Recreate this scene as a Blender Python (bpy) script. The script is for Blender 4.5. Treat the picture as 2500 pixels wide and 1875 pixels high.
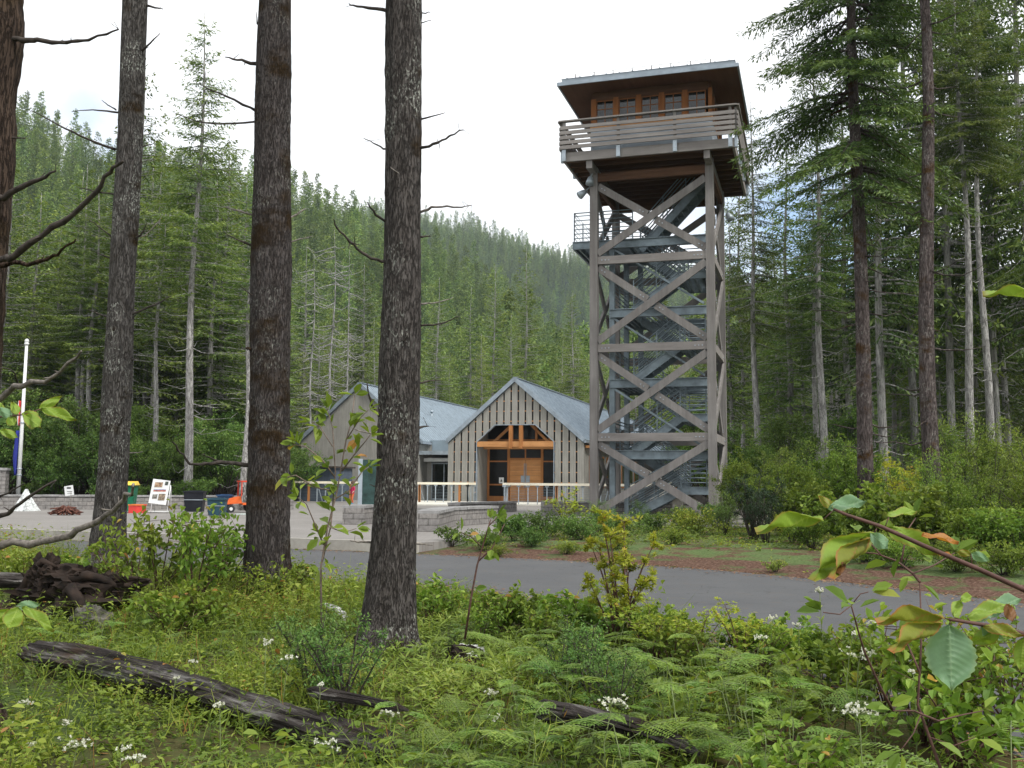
import bpy, math, random
import numpy as np
from mathutils import Vector, Matrix

for o in list(bpy.data.objects):
    bpy.data.objects.remove(o)
S = bpy.context.scene
COL = S.collection
rad = math.radians

# ---------------------------------------------------------------- camera, sky, sun, exposure
EYE = 1.15                      # metres above the plaza paving (plaza = 0)
PITCH, ROLL, FPX = rad(5.72), rad(0.5), 2430.0
cam = bpy.data.cameras.new('camera'); cam.lens = 35.0; cam.sensor_width = 36.0
cam.clip_start = 0.05; cam.clip_end = 5000
co = bpy.data.objects.new('camera', cam); COL.objects.link(co)
co.matrix_world = Matrix.Translation((0, 0, EYE)) @ Matrix.Rotation(rad(90) + PITCH, 4, 'X') @ Matrix.Rotation(ROLL, 4, 'Z')
S.camera = co

W = bpy.data.worlds.new('World'); S.world = W; W.use_nodes = True
nt = W.node_tree; nt.nodes.clear()
def wn(t, **k):
    n = nt.nodes.new(t)
    for a, b in k.items(): setattr(n, a, b)
    return n
out = wn('ShaderNodeOutputWorld')
sky = wn('ShaderNodeTexSky', sky_type='NISHITA', sun_disc=False)
sky.sun_elevation = rad(52); sky.sun_rotation = rad(132)
bgs = wn('ShaderNodeBackground'); bgs.inputs[1].default_value = 0.15
bgc = wn('ShaderNodeBackground'); bgc.inputs[1].default_value = 1.0
geo = wn('ShaderNodeNewGeometry')
tc = wn('ShaderNodeTexCoord')
noi = wn('ShaderNodeTexNoise'); noi.inputs['Scale'].default_value = 5.0; noi.inputs['Detail'].default_value = 6
nt.links.new(tc.outputs['Generated'], noi.inputs['Vector'])
# cloud brightness varies a little at random
crm = wn('ShaderNodeValToRGB')
crm.color_ramp.elements[0].position = 0.3; crm.color_ramp.elements[0].color = (0.74, 0.77, 0.81, 1)
crm.color_ramp.elements[1].position = 0.7; crm.color_ramp.elements[1].color = (0.98, 0.985, 0.99, 1)
nt.links.new(noi.outputs['Fac'], crm.inputs['Fac']); nt.links.new(crm.outputs['Color'], bgc.inputs[0])
nt.links.new(sky.outputs['Color'], bgs.inputs[0])
# openings in the overcast where blue shows: one low on the right, a fainter one low on the left
def hole(az, el, a0, a1):
    d = wn('ShaderNodeVectorMath', operation='DOT_PRODUCT')
    nrm = wn('ShaderNodeVectorMath', operation='NORMALIZE'); nt.links.new(tc.outputs['Generated'], nrm.inputs[0])
    nt.links.new(nrm.outputs[0], d.inputs[0])
    d.inputs[1].default_value = (math.sin(rad(az)) * math.cos(rad(el)), math.cos(rad(az)) * math.cos(rad(el)), math.sin(rad(el)))
    m = wn('ShaderNodeMapRange'); m.inputs['From Min'].default_value = math.cos(rad(a1)); m.inputs['From Max'].default_value = math.cos(rad(a0))
    nt.links.new(d.outputs['Value'], m.inputs['Value']); return m.outputs[0]
h1, h2 = hole(17, 13, 2, 9), hole(-24, 17, 0, 4)
mx = wn('ShaderNodeMath', operation='MAXIMUM'); nt.links.new(h1, mx.inputs[0]); nt.links.new(h2, mx.inputs[1])
noi2 = wn('ShaderNodeTexNoise'); noi2.inputs['Scale'].default_value = 9.0; noi2.inputs['Detail'].default_value = 5
nt.links.new(tc.outputs['Generated'], noi2.inputs['Vector'])
mr2 = wn('ShaderNodeMapRange'); mr2.inputs['From Min'].default_value = 0.38; mr2.inputs['From Max'].default_value = 0.58
nt.links.new(noi2.outputs['Fac'], mr2.inputs['Value'])
mul = wn('ShaderNodeMath', operation='MULTIPLY'); nt.links.new(mx.outputs[0], mul.inputs[0]); nt.links.new(mr2.outputs[0], mul.inputs[1])
mixs = wn('ShaderNodeMixShader')
nt.links.new(mul.outputs[0], mixs.inputs[0]); nt.links.new(bgc.outputs[0], mixs.inputs[1]); nt.links.new(bgs.outputs[0], mixs.inputs[2])
nt.links.new(mixs.outputs[0], out.inputs[0])

sd = bpy.data.lights.new('sun', 'SUN'); sd.energy = 2.1; sd.angle = rad(12); sd.color = (1.0, 0.97, 0.92)
so = bpy.data.objects.new('sun', sd); COL.objects.link(so)
az, el = rad(132), rad(52)      # soft light from behind the camera's right shoulder
sv = Vector((math.sin(az) * math.cos(el), math.cos(az) * math.cos(el), math.sin(el)))
so.rotation_euler = sv.to_track_quat('Z', 'Y').to_euler()

S.render.engine = 'CYCLES'
S.view_settings.view_transform = 'Standard'; S.view_settings.look = 'None'
S.view_settings.exposure = 0.70; S.view_settings.gamma = 1.0
S.cycles.max_bounces = 6; S.cycles.diffuse_bounces = 3; S.cycles.glossy_bounces = 2
S.cycles.transmission_bounces = 3; S.cycles.volume_bounces = 0; S.cycles.transparent_max_bounces = 4
S.cycles.use_denoising = True
S.cycles.sample_clamp_indirect = 6

# ---------------------------------------------------------------- small helpers
def ray(px, py):                # direction of a photo pixel (2500x1875) in the world
    u, v = px - 1250.0, 937.5 - py
    u0 = u * math.cos(ROLL) - v * math.sin(ROLL); v0 = u * math.sin(ROLL) + v * math.cos(ROLL)
    return np.array((u0, FPX * math.cos(PITCH) - v0 * math.sin(PITCH), FPX * math.sin(PITCH) + v0 * math.cos(PITCH)))
def at(px, py, Y):              # the point at depth Y seen at that pixel
    r = ray(px, py); t = Y / r[1]
    return np.array((r[0] * t, Y, r[2] * t + EYE))

def tag(o, label=None, cat=None, group=None, kind=None):
    if label: o['label'] = label
    if cat: o['category'] = cat
    if group: o['group'] = group
    if kind: o['kind'] = kind
    return o
def empty(name, loc=(0, 0, 0), rz=0.0, label=None, cat=None, group=None):
    o = bpy.data.objects.new(name, None); COL.objects.link(o)
    o.location = loc; o.rotation_euler = (0, 0, rz); o.empty_display_size = 0.3
    return tag(o, label, cat, group)
def link(name, me, mat, parent=None):
    o = bpy.data.objects.new(name, me); COL.objects.link(o)
    if mat is not None:
        me.materials.clear(); me.materials.append(mat)
    if parent is not None: o.parent = parent
    return o
def copy_tree(o, parent=None):
    c = o.copy(); COL.objects.link(c)
    if parent is not None: c.parent = parent
    for ch in o.children: copy_tree(ch, c)
    return c

class MB:
    """collects boxes, beams, tubes and plates for one mesh"""
    def __init__(s): s.v = []; s.f = []; s.smooth = []
    def add(s, vs, fs, sm=False):
        n = len(s.v); s.v += [tuple(map(float, p)) for p in vs]; s.f += [tuple(i + n for i in f) for f in fs]; s.smooth += [sm] * len(fs); return s
    def box(s, x0, x1, y0, y1, z0, z1):
        v = [(x0, y0, z0), (x1, y0, z0), (x1, y1, z0), (x0, y1, z0), (x0, y0, z1), (x1, y0, z1), (x1, y1, z1), (x0, y1, z1)]
        return s.add(v, [(0, 3, 2, 1), (4, 5, 6, 7), (0, 1, 5, 4), (1, 2, 6, 5), (2, 3, 7, 6), (3, 0, 4, 7)])
    def beam(s, p, q, w, h, up=(0, 0, 1)):     # w across, h along 'up'
        p, q, up = Vector(p), Vector(q), Vector(up); d = (q - p).normalized()
        a = d.cross(up)
        if a.length < 1e-5: a = d.cross(Vector((0, 1, 0)))
        a.normalize(); b = a.cross(d).normalized(); a *= w / 2; b *= h / 2
        v = [p - a - b, p + a - b, p + a + b, p - a + b, q - a - b, q + a - b, q + a + b, q - a + b]
        return s.add(v, [(3, 2, 1, 0), (4, 5, 6, 7), (0, 1, 5, 4), (1, 2, 6, 5), (2, 3, 7, 6), (3, 0, 4, 7)])
    def tube(s, pts, r, n=6, caps=True, sm=True):
        pts = [Vector(p) for p in pts]
        if not hasattr(r, '__len__'): r = [r] * len(pts)
        vs = []; ref = Vector((0.13, 0.97, 0.21))
        for i, p in enumerate(pts):
            d = (pts[min(i + 1, len(pts) - 1)] - pts[max(i - 1, 0)])
            if d.length < 1e-9: d = Vector((0, 0, 1))
            d.normalize(); a = d.cross(ref)
            if a.length < 1e-3: a = d.cross(Vector((1, 0, 0)))
            a.normalize(); b = d.cross(a)
            for k in range(n):
                t = 2 * math.pi * k / n; vs.append(p + (a * math.cos(t) + b * math.sin(t)) * r[i])
        fs = [(i * n + k, i * n + (k + 1) % n, (i + 1) * n + (k + 1) % n, (i + 1) * n + k) for i in range(len(pts) - 1) for k in range(n)]
        if caps: fs += [tuple(range(n - 1, -1, -1)), tuple(range((len(pts) - 1) * n, len(pts) * n))]
        return s.add(vs, fs, sm)
    def prism(s, poly, axis, t0, t1):          # poly in the two other axes, in order
        n = len(poly)
        def P(u, v, t): return {'x': (t, u, v), 'y': (u, t, v), 'z': (u, v, t)}[axis]
        vs = [P(u, v, t0) for u, v in poly] + [P(u, v, t1) for u, v in poly]
        fs = [tuple(range(n)), tuple(range(2 * n - 1, n - 1, -1))] + [(i, n + i, n + (i + 1) % n, (i + 1) % n) for i in range(n)]
        return s.add(vs, fs)
    def mesh(s, name='mesh'):
        me = bpy.data.meshes.new(name); me.from_pydata(s.v, [], s.f); me.update()
        me.polygons.foreach_set('use_smooth', s.smooth)
        return me
    def build(s, name, mat, parent=None):
        me = s.mesh(name)
        import bmesh
        bm = bmesh.new(); bm.from_mesh(me); bmesh.ops.recalc_face_normals(bm, faces=bm.faces); bm.to_mesh(me); bm.free()
        return link(name, me, mat, parent)

def mesh_quads(V, tint=None, name='leaves', extra=None):
    """V: (n,4,3) quads; tint: (n,) 0..1 own colour of each leaf"""
    V = np.asarray(V, dtype=np.float32).reshape(-1, 4, 3); n = len(V)
    me = bpy.data.meshes.new(name)
    me.vertices.add(n * 4); me.vertices.foreach_set('co', V.reshape(-1))
    me.loops.add(n * 4); me.loops.foreach_set('vertex_index', np.arange(n * 4, dtype=np.int32))
    me.polygons.add(n); me.polygons.foreach_set('loop_start', np.arange(0, n * 4, 4, dtype=np.int32))
    me.polygons.foreach_set('use_smooth', np.zeros(n, dtype=bool))
    me.update(calc_edges=True)
    if tint is not None:
        a = me.attributes.new('tint', 'FLOAT', 'POINT'); a.data.foreach_set('value', np.repeat(np.asarray(tint, dtype=np.float32), 4))
    return me
def unit(a): return a / np.maximum(np.linalg.norm(a, axis=-1, keepdims=True), 1e-9)
def leaf_quads(pos, d, nrm, L, Wd, fold=0.25, droop=0.2):
    """two folded quads per leaf: returns (2n,4,3)"""
    d = unit(d); side = unit(np.cross(d, nrm)); up = np.cross(side, d)
    L = np.asarray(L)[:, None]; Wd = np.asarray(Wd)[:, None]
    m1 = pos + d * L * .38; m2 = pos + d * L * .74 - up * L * droop * .35; tip = pos + d * L * .98 - up * L * droop
    q = []
    for sg in (1, -1):
        l1 = m1 + side * sg * Wd * .5 + up * Wd * fold; l2 = m2 + side * sg * Wd * .38 + up * Wd * fold * .8
        q.append(np.stack([pos, l1, l2, tip], 1))
    return np.concatenate(q, 0)
def diamond(pos, d, nrm, L, Wd):
    d = unit(d); side = unit(np.cross(d, nrm)); L = np.asarray(L)[:, None]; Wd = np.asarray(Wd)[:, None]
    m = pos + d * L * .45
    return np.stack([pos, m + side * Wd * .5, pos + d * L, m - side * Wd * .5], 1)

def hashn(ix, iy, seed):
    h = (ix * 374761393 + iy * 668265263 + seed * 982451653) & 0xffffffff
    h = ((h ^ (h >> 13)) * 1274126177) & 0xffffffff
    return ((h ^ (h >> 16)) & 0xffff) / 65535.0
def vnoise(x, y, seed=0):
    x = np.asarray(x, float); y = np.asarray(y, float)
    ix = np.floor(x).astype(np.int64); iy = np.floor(y).astype(np.int64); fx = x - ix; fy = y - iy
    fx = fx * fx * (3 - 2 * fx); fy = fy * fy * (3 - 2 * fy)
    return ((hashn(ix, iy, seed) * (1 - fx) + hashn(ix + 1, iy, seed) * fx) * (1 - fy) + (hashn(ix, iy + 1, seed) * (1 - fx) + hashn(ix + 1, iy + 1, seed) * fx) * fy) * 2 - 1
def fbm(x, y, seed=0, o=4):
    s = 0; a = 1.0
    for i in range(o):
        s = s + a * vnoise(x * 2 ** i, y * 2 ** i, seed + i); a *= .5
    return s

# ---------------------------------------------------------------- materials
def newmat(name):
    m = bpy.data.materials.new(name); m.use_nodes = True; m.node_tree.nodes.clear()
    return m, m.node_tree
def ramp(nt, src, stops):
    r = nt.nodes.new('ShaderNodeValToRGB'); cr = r.color_ramp
    while len(cr.elements) < len(stops): cr.elements.new(0.5)
    for e, (p, c) in zip(cr.elements, stops): e.position = p; e.color = (*c, 1)
    nt.links.new(src, r.inputs[0]); return r.outputs[0]
def noise(nt, scale, detail=4, stretch=None, coord='Object', rough=.6):
    tc = nt.nodes.new('ShaderNodeTexCoord'); n = nt.nodes.new('ShaderNodeTexNoise')
    n.inputs['Scale'].default_value = scale; n.inputs['Detail'].default_value = detail; n.inputs['Roughness'].default_value = rough
    src = tc.outputs[coord]
    if stretch:
        mp = nt.nodes.new('ShaderNodeMapping'); mp.inputs['Scale'].default_value = stretch; nt.links.new(src, mp.inputs[0]); src = mp.outputs[0]
    nt.links.new(src, n.inputs['Vector']); return n.outputs['Fac']
def mixc(nt, f, a, b, bt='MIX'):
    m = nt.nodes.new('ShaderNodeMix'); m.data_type = 'RGBA'; m.blend_type = bt
    for i, s in ((0, f), (6, a), (7, b)):
        if hasattr(s, 'links') or hasattr(s, 'is_output'): nt.links.new(s, m.inputs[i])
        elif isinstance(s, (tuple, list)): m.inputs[i].default_value = (*s, 1)
        else: m.inputs[i].default_value = s
    return m.outputs[2]
def maprange(nt, s, a, b, c=0.0, d=1.0):
    m = nt.nodes.new('ShaderNodeMapRange'); nt.links.new(s, m.inputs[0])
    for i, v in ((1, a), (2, b), (3, c), (4, d)): m.inputs[i].default_value = v
    return m.outputs[0]
def bump(nt, h, strength=.3, dist=.02):
    b = nt.nodes.new('ShaderNodeBump'); b.inputs['Strength'].default_value = strength; b.inputs['Distance'].default_value = dist
    nt.links.new(h, b.inputs['Height']); return b.outputs[0]
def pbr(nt, col, rough=.8, normal=None, metal=0.0, spec=.3):
    p = nt.nodes.new('ShaderNodeBsdfPrincipled'); o = nt.nodes.new('ShaderNodeOutputMaterial')
    if isinstance(col, (tuple, list)): p.inputs['Base Color'].default_value = (*col, 1)
    else: nt.links.new(col, p.inputs['Base Color'])
    if hasattr(rough, 'is_output'): nt.links.new(rough, p.inputs['Roughness'])
    else: p.inputs['Roughness'].default_value = rough
    p.inputs['Metallic'].default_value = metal; p.inputs['Specular IOR Level'].default_value = spec
    if normal is not None: nt.links.new(normal, p.inputs['Normal'])
    nt.links.new(p.outputs[0], o.inputs[0]); return p
def plain(name, c, rough=.7, metal=0.0, var=.12, scale=3.0, spec=.3, b=0.0):
    m, nt = newmat(name); n = noise(nt, scale, 5)
    lo = tuple(x * (1 - var * 2) for x in c); hi = tuple(min(1, x * (1 + var * 2)) for x in c)
    pbr(nt, ramp(nt, n, [(.3, lo), (.7, hi)]), rough, bump(nt, n, b, .01) if b else None, metal, spec); return m
def leafmat(name, cols, trans=.35, rough=.5, rand=.35, world=True):
    """cols: dark->light ramp over each leaf's tint; whole-plant variation by object random"""
    m, nt = newmat(name)
    a = nt.nodes.new('ShaderNodeAttribute'); a.attribute_name = 'tint'
    oi = nt.nodes.new('ShaderNodeObjectInfo')
    c = ramp(nt, a.outputs['Fac'], cols)
    hs = nt.nodes.new('ShaderNodeHueSaturation'); nt.links.new(c, hs.inputs['Color'])
    nt.links.new(maprange(nt, oi.outputs['Random'], 0, 1, 1 - rand, 1 + rand), hs.inputs['Value'])
    ml = nt.nodes.new('ShaderNodeMath'); ml.operation = 'MULTIPLY_ADD'; nt.links.new(oi.outputs['Random'], ml.inputs[0]); ml.inputs[1].default_value = 7.13; ml.inputs[2].default_value = 0
    fr = nt.nodes.new('ShaderNodeMath'); fr.operation = 'FRACT'; nt.links.new(ml.outputs[0], fr.inputs[0])
    nt.links.new(maprange(nt, fr.outputs[0], 0, 1, .485, .515), hs.inputs['Hue'])
    df = nt.nodes.new('ShaderNodeBsdfPrincipled'); df.inputs['Roughness'].default_value = rough; df.inputs['Specular IOR Level'].default_value = .25
    tr = nt.nodes.new('ShaderNodeBsdfTranslucent'); mx = nt.nodes.new('ShaderNodeMixShader'); mx.inputs[0].default_value = trans
    o = nt.nodes.new('ShaderNodeOutputMaterial')
    nt.links.new(hs.outputs[0], df.inputs['Base Color']); nt.links.new(mixc(nt, 1.0, hs.outputs[0], (1.0, 1.0, .55), 'MULTIPLY'), tr.inputs[0])
    nt.links.new(df.outputs[0], mx.inputs[1]); nt.links.new(tr.outputs[0], mx.inputs[2]); nt.links.new(mx.outputs[0], o.inputs[0])
    return m

M = {}
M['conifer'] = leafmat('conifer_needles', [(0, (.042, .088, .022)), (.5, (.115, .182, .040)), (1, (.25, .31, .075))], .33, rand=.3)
M['conifer_hill'] = leafmat('hill_conifer_needles', [(0, (.054, .108, .032)), (.5, (.130, .205, .050)), (1, (.25, .325, .085))], .3, rand=.38)
M['limebush'] = leafmat('lime_bush_leaf', [(0, (.06, .115, .018)), (.5, (.15, .235, .035)), (1, (.31, .39, .075))], .4, rand=.25)
M['conifer_light'] = leafmat('light_conifer_needles', [(0, (.065, .112, .022)), (.5, (.155, .218, .045)), (1, (.29, .34, .085))], .35, rand=.2)
M['conifer_dark'] = leafmat('dark_conifer_needles', [(0, (.028, .060, .018)), (.5, (.072, .128, .034)), (1, (.16, .22, .06))], .25, rand=.2)
M['fern'] = leafmat('fern_green', [(0, (.08, .15, .025)), (.5, (.16, .26, .045)), (1, (.31, .39, .08))], .4, rand=.25)
M['herb'] = leafmat('undergrowth_green', [(0, (.06, .10, .016)), (.4, (.14, .205, .028)), (.75, (.28, .34, .05)), (.96, (.38, .41, .09)), (1, (.34, .16, .05))], .4, rand=.1)
M['limeherb'] = leafmat('lime_lance_leaf', [(0, (.14, .22, .04)), (.6, (.27, .36, .07)), (1, (.42, .44, .12))], .4, rand=.15)
M['bush'] = leafmat('bush_green', [(0, (.045, .095, .022)), (.5, (.10, .185, .04)), (1, (.22, .32, .08))], .35, rand=.25)
M['maple'] = leafmat('vine_maple_leaf', [(0, (.22, .30, .035)), (.6, (.42, .48, .06)), (.92, (.55, .50, .09)), (1, (.60, .26, .07))], .5, rand=.12)
M['salal'] = leafmat('oval_leaf', [(0, (.075, .135, .02)), (.55, (.165, .25, .035)), (.92, (.30, .38, .06)), (1, (.50, .28, .09))], .4, rand=.15)
M['heather'] = leafmat('dark_shrub', [(0, (.015, .035, .015)), (1, (.04, .075, .03))], .2)
M['petal'] = leafmat('white_petal', [(0, (.62, .62, .55)), (1, (.85, .85, .80))], .3, rand=.05)
M['needle_litter'] = leafmat('fallen_needles', [(0, (.10, .045, .02)), (.6, (.17, .085, .035)), (1, (.28, .17, .08))], .1)

def barkmat(name, dark, mid, light, moss=None, mossamt=.5, lichen=.1, scale=1.0):
    m, nt = newmat(name)
    n1 = noise(nt, 14 * scale, 8, (1, 1, .22), rough=.7); n2 = noise(nt, 1.6, 4); n3 = noise(nt, 34 * scale, 3, (1, 1, .5))
    n4 = noise(nt, 30 * scale, 5, (1, 1, .16), rough=.65)
    ab = nt.nodes.new('ShaderNodeMath'); ab.operation = 'SUBTRACT'; nt.links.new(n4, ab.inputs[0]); ab.inputs[1].default_value = .5
    ab2 = nt.nodes.new('ShaderNodeMath'); ab2.operation = 'ABSOLUTE'; nt.links.new(ab.outputs[0], ab2.inputs[0])
    crack = maprange(nt, ab2.outputs[0], 0.0, .055, .25, 1)
    c = ramp(nt, n1, [(.28, dark), (.5, mid), (.78, light)])
    c = mixc(nt, crack, tuple(x * .5 for x in dark), c)
    li = maprange(nt, n3, .54, .64, 0, 1); lic = maprange(nt, n2, .50, .60)
    ml = nt.nodes.new('ShaderNodeMath'); ml.operation = 'MULTIPLY'; nt.links.new(li, ml.inputs[0]); nt.links.new(lic, ml.inputs[1])
    m2 = nt.nodes.new('ShaderNodeMath'); m2.operation = 'MULTIPLY'; nt.links.new(ml.outputs[0], m2.inputs[0]); m2.inputs[1].default_value = lichen * 8
    m2.use_clamp = True
    c = mixc(nt, m2.outputs[0], c, (.42, .43, .38))
    if moss:
        mn = noise(nt, 1.1, 6, (1, 1, 1.6)); c = mixc(nt, maprange(nt, mn, .62 - mossamt * .25, .70 - mossamt * .2), c, ramp(nt, n3, [(.3, tuple(x * .6 for x in moss)), (.7, moss)]))
    sm = nt.nodes.new('ShaderNodeMath'); sm.operation = 'ADD'; nt.links.new(n1, sm.inputs[0]); nt.links.new(crack, sm.inputs[1])
    pbr(nt, c, .95, bump(nt, sm.outputs[0], .9, .03), spec=.1); return m
M['bark'] = barkmat('conifer_bark', (.042, .036, .032), (.084, .074, .068), (.165, .152, .142), (.055, .036, .018), .18, .12, 1.5)
M['bark_moss'] = barkmat('mossy_conifer_bark', (.040, .033, .030), (.076, .065, .061), (.145, .133, .130), (.048, .031, .016), .50, .06, 1.5)
M['bark_fuzz'] = barkmat('moss_covered_bark', (.042, .031, .025), (.072, .050, .038), (.120, .085, .062), (.070, .046, .024), .7, .03)
M['bark_lichen'] = barkmat('lichen_bark', (.052, .046, .041), (.110, .100, .092), (.22, .21, .197), (.052, .034, .016), .25, .18, 1.5)
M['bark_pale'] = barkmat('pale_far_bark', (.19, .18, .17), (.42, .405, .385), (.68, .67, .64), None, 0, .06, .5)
M['bark_brown'] = barkmat('brown_bark', (.06, .046, .042), (.125, .100, .094), (.23, .20, .19), (.09, .05, .02), .3, .06)
M['twig'] = plain('grey_dead_wood', (.17, .15, .13), .9, var=.3, scale=30)
M['twig_dark'] = plain('dark_dead_wood', (.055, .045, .038), .9, var=.3, scale=20)
M['sapstem'] = plain('grey_brown_stem', (.16, .12, .095), .8, var=.2, scale=30)
M['stem'] = plain('red_brown_stem', (.09, .045, .035), .7, var=.2, scale=30)
M['greenstem'] = plain('green_stem', (.16, .20, .08), .8, var=.2, scale=20)
M['pine_timber'] = None
def woodmat(name, a, b, axis='z', scale=6.0):
    m, nt = newmat(name); st = {'x': (.08, 1, 1), 'y': (1, .08, 1), 'z': (1, 1, .08)}[axis]
    n = noise(nt, scale, 7, st, rough=.7); n2 = noise(nt, .9, 4)
    c = ramp(nt, n, [(.3, a), (.7, b)]); c = mixc(nt, maprange(nt, n2, .3, .7, 0, .45), c, tuple(x * .62 for x in a))
    pbr(nt, c, .85, bump(nt, n, .35, .01), spec=.15); return m
M['timber'] = woodmat('weathered_timber', (.175, .160, .150), (.31, .292, .278))
M['timber_x'] = woodmat('weathered_timber_boards', (.21, .19, .178), (.36, .335, .315), 'x')
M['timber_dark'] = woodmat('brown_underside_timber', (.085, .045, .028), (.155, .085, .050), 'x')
M['cedar'] = woodmat('cedar_frame', (.34, .135, .045), (.52, .235, .085), 'z')
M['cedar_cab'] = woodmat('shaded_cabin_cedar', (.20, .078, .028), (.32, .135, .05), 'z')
M['cedar_x'] = woodmat('cedar_beam', (.46, .21, .08), (.66, .34, .14), 'x')
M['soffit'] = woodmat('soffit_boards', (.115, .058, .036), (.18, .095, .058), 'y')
M['cladding'] = woodmat('grey_board_cladding', (.28, .27, .243), (.41, .395, .36), 'z', 9)
M['cladding_dark'] = woodmat('shaded_board', (.10, .09, .08), (.15, .135, .12), 'z', 9)
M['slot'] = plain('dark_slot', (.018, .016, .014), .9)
M['steel'] = plain('blue_grey_steel', (.20, .245, .27), .55, .35, .16, 2.5)
M['galv'] = plain('galvanised_steel', (.36, .41, .45), .5, .4, .12, 3)
M['panel'] = plain('zinc_wall_panel', (.29, .335, .375), .5, .3, .08, 1.5)
M['roof'] = plain('standing_seam_roof', (.285, .345, .385), .42, .35, .10, .7)
M['roof_trim'] = plain('roof_trim', (.30, .35, .40), .5, .3, .1)
M['white'] = plain('white_paint', (.72, .73, .72), .5, 0, .05)
M['pine'] = plain('pale_handrail_wood', (.78, .72, .58), .5, 0, .06)
M['concrete'] = plain('pale_concrete', (.62, .60, .53), .9, 0, .06, 2)
M['kerb'] = plain('kerb_concrete', (.34, .32, .28), .9, 0, .12, 3, b=.2)
M['black'] = plain('black_plastic', (.03, .03, .033), .5)
def glassmat(name, c=(.012, .013, .012), rough=.06):
    m, nt = newmat(name); n = noise(nt, .7, 2)
    pbr(nt, c, rough, bump(nt, n, .05, .02), 0, .55); return m
M['glass'] = glassmat('dark_window_glass')
M['glass_in'] = plain('dark_interior_glass', (.012, .012, .011), .15, 0, .1, 2, .12)
def stonemat():
    m, nt = newmat('stacked_stone'); tc = nt.nodes.new('ShaderNodeTexCoord'); b = nt.nodes.new('ShaderNodeTexBrick')
    sx = nt.nodes.new('ShaderNodeSeparateXYZ'); nt.links.new(tc.outputs['Object'], sx.inputs[0]); ad = nt.nodes.new('ShaderNodeMath'); nt.links.new(sx.outputs[0], ad.inputs[0]); nt.links.new(sx.outputs[1], ad.inputs[1])
    cb = nt.nodes.new('ShaderNodeCombineXYZ'); nt.links.new(ad.outputs[0], cb.inputs[0]); nt.links.new(sx.outputs[2], cb.inputs[1]); nt.links.new(cb.outputs[0], b.inputs['Vector']); b.inputs['Scale'].default_value = 1.0
    b.inputs['Brick Width'].default_value = .42; b.inputs['Row Height'].default_value = .155; b.inputs['Mortar Size'].default_value = .016
    b.inputs['Color1'].default_value = (.20, .19, .185, 1); b.inputs['Color2'].default_value = (.30, .275, .255, 1); b.inputs['Mortar'].default_value = (.05, .045, .04, 1)
    b.inputs['Bias'].default_value = -.1
    n = noise(nt, 9, 6); c = mixc(nt, .5, b.outputs['Color'], ramp(nt, n, [(.3, (.12, .115, .11)), (.7, (.36, .34, .32))]))
    pbr(nt, c, .95, bump(nt, n, .6, .03), spec=.1); return m
M['stone'] = stonemat()
M['stonecap'] = plain('stone_cap', (.27, .265, .26), .9, 0, .15, 4, b=.3)
HAZE_D = 0.00019
# ================================================================ THE LAND
def catmull(P, n=14):
    P = np.array(P, float); out = []
    for i in range(len(P) - 1):
        p0, p1, p2, p3 = P[max(i - 1, 0)], P[i], P[i + 1], P[min(i + 2, len(P) - 1)]
        for k in range(n):
            t = k / n; out.append(.5 * ((2 * p1) + (p2 - p0) * t + (2 * p0 - 5 * p1 + 4 * p2 - p3) * t * t + (3 * p1 - p0 - 3 * p2 + p3) * t ** 3))
    out.append(P[-1]); return np.array(out)
ROAD = catmull([(-90, 66), (-60, 46), (-40, 34.5), (-25, 27), (-14, 21.4), (-6, 18.2), (-1.5, 16.3), (1.2, 14.6), (3.0, 12.2), (4.2, 9.4), (5.0, 6.2), (5.4, 2), (5.6, -4), (6, -25)])
RT = unit(np.gradient(ROAD, axis=0)); RN = np.stack([-RT[:, 1], RT[:, 0]], 1)      # RN points to the plaza side
def road_s(x, y):
    x = np.asarray(x, float); y = np.asarray(y, float); sh = x.shape; x = x.ravel(); y = y.ravel(); out = np.empty(len(x))
    for a in range(0, len(x), 20000):
        dx = x[a:a + 20000, None] - ROAD[None, :, 0]; dy = y[a:a + 20000, None] - ROAD[None, :, 1]
        k = np.argmin(dx * dx + dy * dy, 1); r = np.arange(len(k))
        out[a:a + 20000] = dx[r, k] * RN[k, 0] + dy[r, k] * RN[k, 1]
    return out.reshape(sh)
def sst(x, a, b):
    t = np.clip((x - a) / (b - a), 0, 1); return t * t * (3 - 2 * t)
def crest(th):                  # height of the two ridges by compass angle (degrees right of the view)
    near = np.interp(th, [-60, -35, -26, -18, -12, -7, -3, 3, 10, 20, 60], [132, 128, 120, 116, 108, 94, 76, 36, 16, 8, 6])
    far = np.interp(th, [-60, -20, -8, -2, 3, 10, 20, 35, 60], [150, 175, 230, 206, 182, 160, 140, 150, 160])
    return near, far
def hills(x, y):
    x = np.asarray(x, float); y = np.asarray(y, float)
    r = np.hypot(x, y); th = np.degrees(np.arctan2(x, y)); near, far = crest(th)
    und = 1 + .07 * fbm(x / 90, y / 90, 5, 3)
    h1 = near * und * sst(r, 150, 440) * (1 - .35 * sst(r, 470, 640))
    h2 = far * (1 + .05 * fbm(x / 110, y / 110, 9, 3)) * sst(r, 520, 880)
    front = sst(y, 20, 90)
    return np.maximum(h1, h2) * front
def ground(x, y):
    x = np.asarray(x, float); y = np.asarray(y, float)
    s = road_s(x, y)
    near = -.192 - .225 * sst(-s, 2.6, 5.6) + .05 * fbm(x * .9, y * .9, 1, 3) * sst(-s, 2.7, 4) + .40 * np.exp(-(((x + 8.4) / 3.2) ** 2 + ((y - 12.6) / 2.6) ** 2))
    far = -.192 + .145 * sst(s, 2.6, 5.2) + .10 * sst(x, 10, 16) * sst(s, 5, 9)
    z = np.where(s < -2.6, near, np.where(s > 2.6, far, -.215))
    return z + hills(x, y)

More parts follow.
